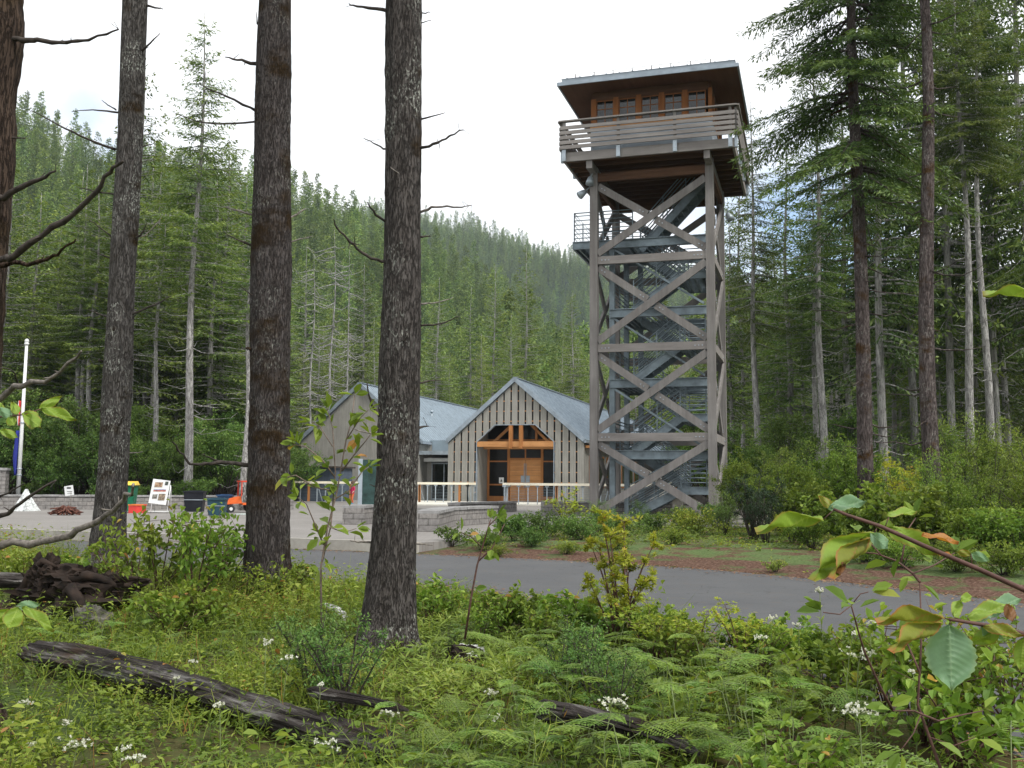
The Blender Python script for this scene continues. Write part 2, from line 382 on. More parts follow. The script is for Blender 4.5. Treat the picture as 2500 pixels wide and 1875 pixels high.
def axis(lim0, lim1, fine, coarse_to, g=1.09):
    a = list(np.arange(lim0, lim1, fine)); v, st = lim1, fine
    while v < coarse_to: a.append(v); st *= g; v += st
    a.append(coarse_to); return a
ax_x = axis(-14, 10, .22, 1200); neg = [-14 - (v - 10) for v in ax_x if v > 10][::-1]; ax_x = np.array(neg + ax_x)
ax_y = axis(2, 30, .22, 1200, 1.07); ax_y = np.array([-300, -150, -80, -40, -20, -12, -8, -5, -3, -1, .5] + ax_y)
gx, gy = np.meshgrid(ax_x, ax_y); gz = ground(gx, gy)
def grid_mesh(name, X, Y, Z):
    n, m = X.shape; me = bpy.data.meshes.new(name)
    v = np.stack([X, Y, Z], -1).reshape(-1, 3).astype(np.float32)
    i = np.arange(n * m).reshape(n, m); q = np.stack([i[:-1, :-1], i[:-1, 1:], i[1:, 1:], i[1:, :-1]], -1).reshape(-1, 4).astype(np.int32)
    me.vertices.add(len(v)); me.vertices.foreach_set('co', v.reshape(-1)); me.loops.add(q.size); me.loops.foreach_set('vertex_index', q.reshape(-1))
    me.polygons.add(len(q)); me.polygons.foreach_set('loop_start', np.arange(0, q.size, 4, dtype=np.int32)); me.polygons.foreach_set('use_smooth', np.ones(len(q), dtype=bool))
    me.update(calc_edges=True); return me
m, nt = newmat('forest_soil')
n1 = noise(nt, 3.5, 8, coord='Object'); n2 = noise(nt, .35, 5); n3 = noise(nt, 40, 3)
c = ramp(nt, n1, [(.3, (.045, .032, .018)), (.5, (.075, .062, .026)), (.7, (.06, .085, .028))])
c = mixc(nt, maprange(nt, n2, .45, .6), c, (.045, .068, .022)); c = mixc(nt, maprange(nt, n3, .6, .75, 0, .5), c, (.16, .10, .05))
g_ = nt.nodes.new('ShaderNodeTexCoord'); sz_ = nt.nodes.new('ShaderNodeSeparateXYZ'); nt.links.new(g_.outputs['Object'], sz_.inputs[0])
c = mixc(nt, maprange(nt, sz_.outputs[2], 2, 12), c, ramp(nt, n2, [(.3, (.018, .034, .014)), (.7, (.035, .06, .022))]))
pbr(nt, c, .95, bump(nt, n1, .5, .05), spec=.05); M['soil'] = m
tag(link('ground', grid_mesh('ground', gx, gy, gz), M['soil']), kind='structure')

m, nt = newmat('asphalt')
n1 = noise(nt, 120, 3); n2 = noise(nt, .8, 5); n3 = noise(nt, 7, 5)
c = ramp(nt, n2, [(.3, (.066, .068, .072)), (.7, (.088, .089, .091))]); c = mixc(nt, maprange(nt, n1, .45, .7, 0, .55), c, (.15, .15, .15))
c = mixc(nt, maprange(nt, n3, .56, .75, 0, .5), c, (.115, .092, .070))
nc = noise(nt, .9, 3, rough=.5); sb = nt.nodes.new('ShaderNodeMath'); sb.operation = 'SUBTRACT'; nt.links.new(nc, sb.inputs[0]); sb.inputs[1].default_value = .5; ab = nt.nodes.new('ShaderNodeMath'); ab.operation = 'ABSOLUTE'; nt.links.new(sb.outputs[0], ab.inputs[0])
c = mixc(nt, maprange(nt, ab.outputs[0], 0, .004, .6, 0), c, (.028, .028, .028))
pbr(nt, c, .85, bump(nt, n1, .4, .004), spec=.25); M['asphalt'] = m
def strip(name, mat, s0, s1, i0, i1, zf, cols=2, kind='structure'):
    A = []
    for k in range(cols):
        t = s0 + (s1 - s0) * k / (cols - 1); A.append(ROAD[i0:i1] + RN[i0:i1] * t)
    A = np.array(A); return tag(link(name, grid_mesh(name, A[..., 0], A[..., 1], zf(A[..., 0], A[..., 1])), mat), kind=kind)
strip('road', M['asphalt'], -2.62, 2.62, 0, len(ROAD), lambda x, y: -.2 + 0 * x, 5)
# mulched planting bed between road and plaza
m, nt = newmat('bark_mulch')
n1 = noise(nt, 22, 6); n2 = noise(nt, .55, 5); n4 = noise(nt, 1.6, 6)
c = ramp(nt, n1, [(.3, (.04, .023, .016)), (.5, (.095, .052, .036)), (.72, (.21, .14, .105))])
c = mixc(nt, maprange(nt, n4, .40, .52, 0, .85), c, ramp(nt, n1, [(.3, (.05, .09, .03)), (.7, (.13, .19, .07))]))
pbr(nt, c, .95, bump(nt, n1, .7, .03), spec=.05); M['mulch'] = m
iM = int(np.argmin(np.hypot(ROAD[:, 0] + 3.1, ROAD[:, 1] - 16.9)))
strip('planting_bed', M['mulch'], 3.8, 9.5, iM, len(ROAD) - 16, lambda x, y: np.minimum(ground(x, y) + .014, -.012), 20)
m, nt = newmat('bare_bark_mulch'); n1 = noise(nt, 22, 6); n4 = noise(nt, 2.2, 5)
c = ramp(nt, n1, [(.3, (.04, .024, .017)), (.5, (.095, .054, .039)), (.72, (.22, .15, .11))]); c = mixc(nt, maprange(nt, n4, .52, .62, 0, .75), c, (.07, .11, .04))
pbr(nt, c, .95, bump(nt, n1, .7, .03), spec=.05); M['mulch_bare'] = m
strip('mulch_strip', M['mulch_bare'], 2.58, 3.8, iM, len(ROAD) - 16, lambda x, y: np.minimum(ground(x, y) + .014, -.012), 8)
# plaza paving and kerb
m, nt = newmat('plaza_pavers')
tc_ = nt.nodes.new('ShaderNodeTexCoord'); b_ = nt.nodes.new('ShaderNodeTexBrick'); nt.links.new(tc_.outputs['Object'], b_.inputs['Vector'])
b_.inputs['Scale'].default_value = 1; b_.inputs['Brick Width'].default_value = .3; b_.inputs['Row Height'].default_value = .15; b_.inputs['Mortar Size'].default_value = .012
b_.inputs['Color1'].default_value = (.20, .188, .175, 1); b_.inputs['Color2'].default_value = (.26, .245, .23, 1); b_.inputs['Mortar'].default_value = (.17, .15, .13, 1)
n1 = noise(nt, .45, 6); n2 = noise(nt, 12, 4)
c = mixc(nt, .5, b_.outputs['Color'], ramp(nt, n1, [(.3, (.185, .174, .163)), (.7, (.265, .25, .235))]))
pbr(nt, c, .9, bump(nt, n2, .2, .01), spec=.15); M['paver'] = m
i0, i1 = 20, iM + 2
kl = ROAD[i0:i1] + RN[i0:i1] * 2.72
poly = [tuple(p) for p in kl] + [(-1.0, 20.6), (0.4, 25), (1.6, 29.6), (8.2, 28.4), (11.5, 36), (13, 60), (14, 84), (-9, 92), (-19, 60), (-17, 44), (-17.6, 40.1), (-60, 30.5), (-75, 40)]
mb = MB(); mb.prism(poly, 'z', -.45, 0.0); pz = mb.build('plaza', M['paver']); tag(pz, kind='structure')
# kerb along the road
A = ROAD[i0:i1] + RN[i0:i1] * 2.64; B = ROAD[i0:i1] + RN[i0:i1] * 2.80
vs, fs = [], []
for k in range(len(A)):
    for (p, z) in ((A[k], -.24), (A[k], .012), (B[k], .012), (B[k], -.1)): vs.append((p[0], p[1], z))
for k in range(len(A) - 1):
    for j in range(3): fs.append((k * 4 + j, k * 4 + j + 1, k * 4 + 5 + j, k * 4 + 4 + j))
n_ = len(A) * 4; fs += [(3, 2, 1, 0), (n_ - 4, n_ - 3, n_ - 2, n_ - 1)]
mb = MB(); mb.add(vs, fs); tag(mb.build('kerb', M['kerb']), kind='structure')
# ================================================================ THE LOOKOUT TOWER
YAW = rad(-16.9)
EXv = np.array((math.cos(YAW), math.sin(YAW))); EYv = np.array((-math.sin(YAW), math.cos(YAW)))
TW = empty('lookout_tower', (5.27, 35.1, 0), YAW, 'tall timber fire lookout tower with crossed braces, steel stairs and a windowed cabin on top', 'tower')
hs = 1.975
mb = MB(); mb.box(-2.55, 2.55, -2.55, 2.55, -.14, .06); mb.box(-2.75, 2.75, -2.75, 2.75, -.15, -.02); mb.build('base', M['kerb'], TW)
for sx in (-1, 1):
    for sy in (-1, 1):
        mb = MB(); mb.box(sx * hs - .135, sx * hs + .135, sy * hs - .135, sy * hs + .135, .06, 12.1)
        lg = mb.build('leg', M['timber'], TW)
        mb = MB(); mb.box(sx * hs - .15, sx * hs + .15, sy * hs - .15, sy * hs + .15, .06, .2); mb.build('leg_shoe', M['galv'], lg)
bands = [2.74, 5.77, 8.82]
levels = [(.15, 2.61), (2.88, 5.63), (5.91, 8.68), (8.96, 11.55)]
def with_bolts(mb, bt, name, mat):     # bolt heads stay in their timber's mesh, in a second material
    n = len(mb.f); mb.add(bt.v, bt.f); o = mb.build(name, mat, TW); o.data.materials.append(M['galv'])
    for p in o.data.polygons:
        if p.index >= n: p.material_index = 1
    return o
def face(axis_, side):          # braces of one face; axis_ 'x' = faces front/rear
    o = side * (hs + .02); inn = hs - .135
    def P(u, w, z): return (u, o + w, z) if axis_ == 'x' else (o + w, u, z)
    up = (0, 1, 0) if axis_ == 'x' else (1, 0, 0)
    for z in bands:
        MB_ = MB(); MB_.beam(P(-inn, 0, z), P(inn, 0, z), .14, .27); bt = MB()
        for u in (-inn + .15, -inn + .27, -inn + .39, inn - .15, inn - .27, inn - .39):
            a = P(u, side * .068, z); c_ = P(u, side * .088, z); bt.tube([a, c_], .022, 6, sm=False)
        with_bolts(MB_, bt, 'crossbeam', M['timber_x'])
    for (z0, z1) in levels:
        MB_ = MB(); MB_.beam(P(-inn, side * .045, z0 + .1), P(inn, side * .045, z1 - .1), .25, .075, up); MB_.build('brace', M['timber'], TW)
        # the other diagonal is in two pieces behind the gusset
        for (u0, za, u1, zb) in ((-inn, z1 - .1, -.14, (z0 + z1) / 2 + .10), (.14, (z0 + z1) / 2 - .10, inn, z0 + .1)):
            MB_ = MB(); MB_.beam(P(u0, -side * .035, za), P(u1, -side * .035, zb), .25, .075, up); bt = MB()
            for t in (.08, .14, .86, .92):
                p = [a + (c_ - a) * t for a, c_ in zip(P(u0, side * .0, za), P(u1, side * .0, zb))]; q = list(p); q[1 if axis_ == 'x' else 0] += side * .022
                bt.tube([p, q], .022, 6, sm=False)
            with_bolts(MB_, bt, 'brace', M['timber'])
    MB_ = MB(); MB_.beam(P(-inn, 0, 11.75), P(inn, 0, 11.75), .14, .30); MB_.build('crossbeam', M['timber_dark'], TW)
for a_ in ('x', 'y'):
    for s_ in (-1, 1): face(a_, s_)

# steel stair frame inside
st = lambda: MB()
for (a, b) in ((-1.45, -1.45), (-1.45, 1.3), (1.62, 1.45), (-.95, 1.5)):
    mb = MB(); mb.box(a - .09, a + .09, b - .09, b + .09, .06, 9.6 if a < 0 else 8.5)
    mb.box(a - .14, a + .14, b - .14, b + .14, 2.88, 2.93); mb.build('steel_post', M['steel'], TW)
def railing(pts, zh, parent, n=6, dz=.16, post=True):
    """bar railing along a polyline of (a,b,z) floor points"""
    mb = MB()
    for k in range(n): mb.tube([(p[0], p[1], p[2] + .16 + k * dz) for p in pts], .018, 4, sm=False)
    mb.tube([(p[0], p[1], p[2] + zh) for p in pts], .022, 5)
    for p, q in zip(pts[:-1], pts[1:]):
        L = math.dist(p, q); m_ = max(1, round(L / 1.1))
        for k in range(m_ + 1):
            t = k / m_; x, y, z = (p[i] + (q[i] - p[i]) * t for i in range(3)); mb.box(x - .018, x + .018, y - .018, y + .018, z - .05, z + zh)
    return mb.build('railing', M['steel'], parent)
def landing(a0, a1, b0, b1, z, rails):
    mb = MB(); mb.box(a0, a1, b0, b0 + .07, z - .24, z); mb.box(a0, a1, b1 - .07, b1, z - .24, z)
    mb.box(a0, a0 + .07, b0 + .07, b1 - .07, z - .24, z); mb.box(a1 - .07, a1, b0 + .07, b1 - .07, z - .24, z)
    mb.box(a0, a1, b0 - .05, b0 + .10, z, z + .02)
    nn = int((b1 - b0 - .2) / .09)
    for k in range(nn): mb.box(a0 + .07, a1 - .07, b0 + .12 + k * .09, b0 + .155 + k * .09, z - .05, z - .01)
    for k in range(3): mb.box(a0 + .2 + k * (a1 - a0 - .4) / 2 - .03, a0 + .2 + k * (a1 - a0 - .4) / 2 + .03, b0 + .07, b1 - .07, z - .22, z - .06)
    l = mb.build('landing', M['steel'], TW)
    for r in rails: railing([(p[0], p[1], z) for p in r], 1.07, l)
    return l
def flight(a0, z0, a1, z1, b0, b1):
    """stair from (a0,z0) to (a1,z1) between depths b0..b1"""
    f = MB(); n = max(3, round(abs(z1 - z0) / .19))
    for b in (b0, b1):
        f.beam((a0, b, z0 - .02), (a1, b, z1 - .12), .05, .28, (0, 0, 1))
        f.beam((a0, b, z0 + .12), (a1, b, z1 + .02), .10, .02, (0, 0, 1))
    o = f.build('stringer', M['steel'], TW)
    t = MB()
    for k in range(n):
        u = (k + .5) / n; a = a0 + (a1 - a0) * u; z = z0 + (z1 - z0) * u
        t.box(a - .13, a + .13, b0 + .03, b1 - .03, z - .02, z + .02)
        t.box(a - .13, a - .115, b0 + .03, b1 - .03, z - .13, z - .02) if a1 > a0 else t.box(a + .115, a + .13, b0 + .03, b1 - .03, z - .13, z - .02)
    t.build('treads', M['steel'], o)
    for b in (b0, b1): railing([(a0, b, z0 + .05), (a1, b, z1 + .05)], .98, o, 5, .17)
    return o
aL, aR = -.72, .86
bF0, bF1, bR0, bR1 = -1.35, -.35, .15, 1.2
Lz = [2.3, 4.74, 7.18, 9.62]; Rz = [1.08, 3.52, 5.96, 8.40]
for i, z in enumerate(Lz):
    if i < 3: landing(-1.5, aL, -1.4, 1.3, z, [[(-1.45, -1.38), (-1.45, 1.28)], [(-1.45, 1.27), (aL, 1.27)]])
    # long channel across the front and rear at landing height, with a diagonal tie below
    for b in (-1.52, 1.42):
        mb = MB(); mb.box(-1.5, 1.80, b - .04, b + .04, z - .26, z - .02); mb.box(-1.5, 1.80, b - .10, b + .04, z - .02, z + .01); mb.box(-1.5, 1.80, b - .10, b + .04, z - .29, z - .26)
        mb.build('channel_beam', M['steel'], TW)
    mb = MB(); mb.beam((-1.4, -1.5, z - .3), (1.7, -1.5, z - 2.35 if i else .25), .07, .07); mb.build('steel_tie', M['steel'], TW); mb = MB(); mb.beam((-1.4, 1.4, z - 2.3 if i else .3), (1.7, 1.4, z - .35), .07, .07); mb.build('steel_tie', M['steel'], TW)
for i, z in enumerate(Rz):
    landing(aR, 1.78, -1.4, 1.3, z, [[(1.72, -1.38), (1.72, 1.28)], [(aR, -1.38), (1.72, -1.38)], [(aR, 1.27), (1.72, 1.27)]])
zprev = [.06] + Lz[:3]
for i in range(4):
    flight(-.95 if i == 0 else aL, zprev[i], aR, Rz[i], bF0, bF1)     # front lane rises to the right
    flight(aR, Rz[i], aL, Lz[i], bR0, bR1)                            # rear lane rises to the left
landing(-2.85, aL, -1.55, 1.3, 9.62, [[(aL, -1.5), (-2.8, -1.5), (-2.8, 1.25), (aL, 1.25)]])
flight(aL, 9.62, 1.75, 12.3, .1, 1.2)
mb = MB(); mb.box(.55, .9, -1.2, -.9, .06, .95); mb.box(.7, .78, -1.1, -1.02, .06, 1.0); mb.build('stair_support', M['kerb'], TW)

# deck
DH = 2.85
mb = MB()
for k in range(11):
    y = -DH + .12 + k * (2 * DH - .24) / 10; mb.box(-DH + .08, DH - .08, y - .045, y + .045, 12.13, 12.40)
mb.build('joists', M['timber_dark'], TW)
for s_ in (-1, 1):
    mb = MB(); mb.box(s_ * (hs) - .1, s_ * hs + .1, -DH + .03, DH - .03, 11.86, 12.13); mb.build('deck_beam', M['timber'], TW)
mb = MB(); n_ = 38
for k in range(n_):
    x = -DH + (2 * DH) * k / n_; mb.box(x + .006, x + 2 * DH / n_ - .006, -DH + .05, DH - .05, 12.40, 12.445)
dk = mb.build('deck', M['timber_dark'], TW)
mb = MB(); mb.box(-DH - .02, DH + .02, -DH - .03, -DH + .05, 12.14, 12.45); mb.box(-DH - .02, DH + .02, DH - .05, DH + .03, 12.14, 12.45)
mb.box(-DH - .03, -DH + .05, -DH + .052, DH - .052, 12.14, 12.45); mb.box(DH - .05, DH + .03, -DH + .052, DH - .052, 12.14, 12.45)
mb.build('fascia', M['timber_x'], dk)
for side in range(4):           # deck railings, one per side
    r = empty('deck_railing', (0, 0, 0), side * math.pi / 2); r.parent = TW
    for k in range(5):
        mb = MB(); z = 12.60 + k * .172; mb.box(-DH - .10, DH + .06, -DH - .16, -DH - .115, z - .06, z + .06)
        if k == 0: slats = mb
        else: slats.add(mb.v, mb.f)
    slats.build('slats', M['timber_x'], r)
    mb = MB(); mb.box(-DH - .15, DH + .12, -DH - .20, -DH - .03, 13.50, 13.545); mb.build('top_rail', M['timber_x'], r)
    for x in (-DH + .02, -.95, .95, DH - .1):
        mb = MB(); mb.box(x - .05, x + .05, -DH - .112, -DH - .035, 12.46, 13.50); p = mb.build('post', M['timber'], r)
        mb = MB(); mb.box(x - .065, x + .065, -DH - .125, -DH - .032, 12.14, 12.53); mb.build('bracket', M['galv'], p)
# cabin
C = 2.08; Z0, Z1 = 12.45, 14.80
cb = empty('cabin'); cb.parent = TW
for side in range(4):
    rz = side * math.pi / 2
    mb = MB(); mb.box(-C, C - .12, -C, -C + .12, Z0, 13.52); p = mb.build('wall_panel', M['panel'], cb); p.rotation_euler = (0, 0, rz)
    mb = MB(); mb.box(-C - .02, C - .12, -C - .03, -C + .12, 13.52, 13.58); p = mb.build('sill', M['cedar_x'], cb); p.rotation_euler = (0, 0, rz)
    mb = MB(); mb.box(-C + .1, C - .1, -C + .01, -C + .11, 14.50, Z1 - .002); p = mb.build('header', M['timber_dark'], cb); p.rotation_euler = (0, 0, rz)  # header painted dark brown: the soffit's shade is put into its colour
    for k in range(6):
        x = -C + .1 + k * (2 * C - .2) / 5; mb = MB(); mb.box(x - .09, x + .09, -C - .012, -C + .115, 13.58, 14.56)
        if k == 5: continue
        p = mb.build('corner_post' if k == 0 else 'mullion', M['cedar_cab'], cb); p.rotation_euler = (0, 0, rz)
        xa, xb = x + .09, x + (2 * C - .2) / 5 - .09; mb = MB(); y0, y1 = -C + .03, -C + .08
        mb.box(xa, xa + .03, y0, y1, 13.58, 14.50); mb.box(xb - .03, xb, y0, y1, 13.58, 14.50); xm = (xa + xb) / 2
        mb.box(xa + .03, xb - .03, y0, y1, 13.58, 13.62); mb.box(xa + .03, xb - .03, y0, y1, 14.46, 14.50)
        mb.box(xm - .014, xm + .014, y0 + .01, y1 - .01, 13.62, 14.46)
        for zz in (13.9, 14.18): mb.box(xa + .03, xm - .014, y0 + .01, y1 - .01, zz - .013, zz + .013); mb.box(xm + .014, xb - .03, y0 + .01, y1 - .01, zz - .013, zz + .013)
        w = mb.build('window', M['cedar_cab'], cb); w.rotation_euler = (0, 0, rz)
        mb = MB(); mb.box(xa + .03, xb - .03, -C + .052, -C + .058, 13.62, 14.46); mb.build('pane', M['glass'], w)
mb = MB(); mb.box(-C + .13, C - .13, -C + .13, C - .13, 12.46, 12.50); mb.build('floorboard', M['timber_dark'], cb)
# roof: broad flat soffit, metal edge, low hip above
RH = 3.06
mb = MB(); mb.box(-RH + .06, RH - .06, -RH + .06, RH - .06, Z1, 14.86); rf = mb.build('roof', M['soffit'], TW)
mb = MB()
for s_ in range(4):
    q = MB(); q.box(-RH, RH - .055, -RH, -RH + .055, 14.78, 14.90); ca, sa = round(math.cos(s_ * math.pi / 2)), round(math.sin(s_ * math.pi / 2))
    mb.add([(x * ca - y * sa, x * sa + y * ca, z) for x, y, z in q.v], q.f)
mb.build('drip_edge', M['roof_trim'], rf)
mb = MB(); mb.box(-RH + .14, RH - .14, -RH + .14, RH - .14, 14.865, 15.06); mb.build('gutter', M['panel'], rf)
mb = MB(); e = RH - .12; mb.add([(-e, -e, 15.06), (e, -e, 15.06), (e, e, 15.06), (-e, e, 15.06), (0, 0, 15.5)], [(0, 3, 2, 1), (0, 1, 4), (1, 2, 4), (2, 3, 4), (3, 0, 4)])
for k in range(13):
    x = -e + .2 + k * (2 * e - .4) / 12; t = abs(x) / e
    for sy in (-1, 1):
        mb.beam((x, sy * e, 15.075), (x, sy * e * t, 15.075 + .44 * (1 - t)), .025, .05); mb.beam((sy * e, x, 15.075), (sy * e * t, x, 15.075 + .44 * (1 - t)), .025, .05)
mb.build('metal_roofing', M['roof'], rf)
mb = MB(); mb.tube([(-e + .5, -e + .05, 15.20), (e - .8, -e + .05, 15.20)], .006, 4)
for k in range(8): x = -e + .5 + k * (2 * e - 1.3) / 7; mb.tube([(x, -e + .05, 15.06), (x, -e + .05, 15.20)], .014, 4)
mb.build('lightning_wire', M['twig_dark'], rf)
# bell-shaped floodlights under the deck's left corner
def lamp(p, d):
    o = empty('floodlight', (0, 0, 0)); o.parent = TW
    mb = MB(); p = Vector(p); d = Vector(d).normalized()
    mb.tube([p, p + d * .05, p + d * .16, p + d * .30], [.05, .09, .12, .15], 10); mb.build('housing', M['galv'], o)
    mb = MB(); mb.tube([p, p - d * .1 + Vector((.1, 0, .1))], .025, 5); mb.build('arm', M['galv'], o)
lamp((-2.05, -2.22, 11.75), (-.1, -.2, -1)); lamp((-2.3, -1.9, 11.35), (-.7, -.5, -.7)); lamp((2.3, 1.0, 11.0), (.5, -.2, -.9))
# ================================================================ BUILDINGS
def frame(o): return lambda a, b, z=0: (o[0] + a * EXv[0] + b * EYv[0], o[1] + a * EXv[1] + b * EYv[1], z)
def gable_roof(parent, w, z_eave, z_ridge, b0, b1, ov=.0, th=.16):
    """metal roof with raised seams; ridge runs along local y at x = w/2"""
    run = w / 2 + ov; sl = (z_ridge - z_eave) / (w / 2); ze = z_eave - sl * ov; L = math.hypot(run, z_ridge - ze); mb = MB()
    nx, nz = -(z_ridge - ze) / L, run / L
    for sg in (0, 1):
        def X(x): return w - x if sg else x
        P = [(-ov, ze), (w / 2, z_ridge), (w / 2, z_ridge - th / nz), (-ov, ze - th / nz)]
        mb.prism([(X(x), z) for x, z in P], 'y', b0, b1)
    rf = mb.build('roof', M['roof'], parent)
    mb = MB(); n = int((b1 - b0) / .42)
    for sg in (0, 1):
        def X(x): return w - x if sg else x
        for k in range(n + 1):
            y = b0 + .02 + k * (b1 - b0 - .04) / n
            mb.beam((X(-ov) , y, ze + .02), (X(w / 2), y, z_ridge + .02), .03, .045)
    mb.build('seams', M['roof_trim'], rf)
    mb = MB()
    for sg in (0, 1):
        def X(x): return w - x if sg else x
        for y in (b0 - .03, b1 + .03):
            mb.beam((X(-ov - .03), y, ze - .07), (X(w / 2), y, z_ridge - .07 + .0), .06, .24)
        mb.box(min(X(-ov - .16), X(-ov - .02)), max(X(-ov - .16), X(-ov - .02)), b0, b1, ze - .22, ze - .08)
    mb.box(w / 2 - .12, w / 2 + .12, b0 - .05, b1 + .05, z_ridge - .0, z_ridge + .05)
    mb.build('trim', M['roof_trim'], rf); return rf
# --- main hall with the cedar entrance
HALL = empty('gabled_hall', (-3.87, 61.0, 0), YAW, 'grey board gabled hall with slotted front, cedar entrance and blue metal roof', 'building')
w, ze, zr, LEN = 8.5, 3.80, 7.50, 52.0
sl = (zr - ze) / (w / 2)
def roofz(a): return ze + sl * min(a, w - a) - .26
op = lambda a: (3.64 + (a - 1.83) * (4.68 - 3.64) / (2.98 - 1.83)) if a < 2.98 else (4.68 if a < 5.51 else 4.68 - (a - 5.51) * (4.68 - 3.66) / (6.68 - 5.51))
slots = [.40 + .45 * k for k in range(18)]; sw = .048
edges = [0.0]
for s_ in slots: edges += [s_ - sw, s_ + sw]
edges.append(w)
fw = MB(); back = MB(); bat = MB()
def col(mb, a0, a1, y0, y1, zlo_f, zhi_f, breaks):
    xs = sorted(set([a0, a1] + [b for b in breaks if a0 < b < a1]))
    for p, q in zip(xs[:-1], xs[1:]):
        mb.prism([(p, zlo_f(p + 1e-4)), (q, zlo_f(q - 1e-4)), (q, zhi_f(q - 1e-4)), (p, zhi_f(p + 1e-4))], 'y', y0, y1)
BR = [1.83, 2.98, w / 2, 5.51, 6.68]
for k in range(0, len(edges), 2):
    a0, a1 = edges[k], edges[k + 1]
    n = 3 if a1 - a0 > .3 else 1
    for j in range(n):              # three narrow boards in each panel, each set a touch differently
        p = a0 + (a1 - a0) * j / n + .002; q = a0 + (a1 - a0) * (j + 1) / n - .002; y = -.004 * ((j * 7 + k) % 3)
        segs = []
        for x0_, x1_ in ((p, min(q, 1.83)), (max(p, 1.83), min(q, 6.68)), (max(p, 6.68), q)):
            if x1_ - x0_ > .003: segs.append((x0_, x1_))
        for x0_, x1_ in segs:
            zlo = (lambda a: op(a)) if 1.829 < (x0_ + x1_) / 2 < 6.681 else (lambda a: 0.0)
            col(fw, x0_, x1_, y, .05, zlo, roofz, BR)
fw.build('board_front', M['cladding'], HALL)
for a0, a1 in ((0.03, 1.83), (6.68, w - .03)): col(back, a0, a1, .16, .20, lambda a: 0, roofz, BR)
col(back, 1.83, 6.68, .16, .20, op, roofz, BR); bk = back.build('dark_backing', M['slot'], HALL)
for s_ in slots:
    z = .62
    while z < roofz(s_) - .1:
        if not (1.83 < s_ < 6.68 and z < op(s_)): bat.box(s_ - sw + .001, s_ + sw - .001, .012, .06, z - .028, z + .028)
        z += .61
bat.build('battens', M['cedar_x'], HALL)
# edging of the opening
mb = MB(); pts = [(1.83, 0), (1.83, 3.64), (2.98, 4.68), (5.51, 4.68), (6.68, 3.66), (6.68, 0)]
for (p, q) in zip(pts[:-1], pts[1:]): mb.beam((p[0], .09, p[1]), (q[0], .09, q[1]), .05, .22, (0, 1, 0))
mb.build('opening_trim', M['roof_trim'], HALL)
# recessed porch walls and ceiling
mb = MB()
for k in range(12):
    y = .2 + k * .15; mb.box(1.80, 1.86 + .004 * (k % 2), y, y + .146, .02, 4.9); mb.box(6.64 - .004 * (k % 2), 6.70, y, y + .146, .02, 4.9)
mb.build('porch_wall', M['cladding'], HALL)
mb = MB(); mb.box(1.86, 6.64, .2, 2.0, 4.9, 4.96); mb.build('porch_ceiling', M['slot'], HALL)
mb = MB(); mb.box(1.87, 6.64, -.02, .18, 3.36, 3.68); mb.build('tie_beam', M['cedar_x'], HALL)
for a in (4.0, 4.64):
    mb = MB(); mb.box(a - .105, a + .105, -.10, .14, 3.26, 4.64); mb.build('king_post', M['cedar'], HALL)
for a in (5.25, 6.1):
    mb = MB(); mb.box(a - .07, a + .07, 1.2, 1.34, 3.40, 4.88); mb.build('truss_post', M['cedar'], HALL)
mb = MB(); mb.beam((2.3, 1.28, 3.5), (3.8, 1.28, 4.85), .12, .16); mb.beam((6.2, 1.28, 3.5), (4.8, 1.28, 4.85), .12, .16); mb.box(1.87, 6.64, 1.2, 1.36, 3.26, 3.42); mb.build('truss', M['cedar_x'], HALL)
# glazed cedar screen
y0, y1 = 2.0, 2.12
scr = MB()
for a0, a1, z0, z1 in ((1.87, 2.01, .05, 3.34), (3.18, 3.34, .05, 3.34), (5.33, 5.49, .05, 3.34), (6.50, 6.64, .05, 3.34), (1.87, 6.64, 3.34, 3.46), (2.01, 3.18, 2.49, 2.57), (5.49, 6.5, 2.49, 2.57), (3.34, 5.33, 2.62, 2.74), (4.30, 4.38, 2.74, 3.34), (2.01, 3.18, 1.04, 1.13), (5.49, 6.5, 1.04, 1.13), (2.01, 3.18, .05, .38), (5.49, 6.5, .05, .38), (1.87, 6.64, 3.46, 3.9)):
    scr.box(a0, a1, y0, y1, z0, z1)
sc = scr.build('entrance_screen', M['cedar'], HALL)
for a0, a1, z0, z1 in ((2.01, 3.18, 2.57, 3.34), (2.01, 3.18, 1.13, 2.49), (2.01, 3.18, .38, 1.04), (5.49, 6.5, 2.57, 3.34), (5.49, 6.5, 1.13, 2.49), (5.49, 6.5, .38, 1.04), (3.34, 4.30, 2.74, 3.34), (4.38, 5.33, 2.74, 3.34)):
    mb = MB(); mb.box(a0, a1, y0 + .05, y0 + .07, z0, z1); mb.build('pane', M['glass_in'], sc)
mb = MB(); mb.box(1.9, 6.6, y0 + .03, y0 + .06, 3.9, 4.9); mb.build('gable_glass', M['glass_in'], HALL)
for a0, a1 in ((3.345, 4.325), (4.345, 5.325)):
    mb = MB(); z = .08
    for k in range(8): mb.box(a0, a1, y0 + .02 + .004 * (k % 2), y0 + .08, z, z + .31); z += .3175
    d = mb.build('door', M['cedar_x'], HALL)
    mb = MB(); x = a1 - .06 if a0 < 4 else a0 + .03; mb.box(x, x + .03, y0 - .03, y0 + .01, .9, 2.4); mb.build('handle', M['galv'], d)
    x = 4.06 if a0 < 4 else 4.37; mb = MB(); mb.box(x, x + .26, y0 - .005, y0 + .018, 1.23, 1.65); mb.build('notice_plate', M['panel'], d)
mb = MB(); mb.box(2.64, 2.95, y0 + .02, y0 + .04, 1.17, 1.53); ps = mb.build('poster', M['white'], sc)
mb = MB(); mb.prism([(2.73, 1.27), (2.86, 1.27), (2.795, 1.45)], 'y', y0 + .012, y0 + .02); mb.build('tree_emblem', M['heather'], ps)
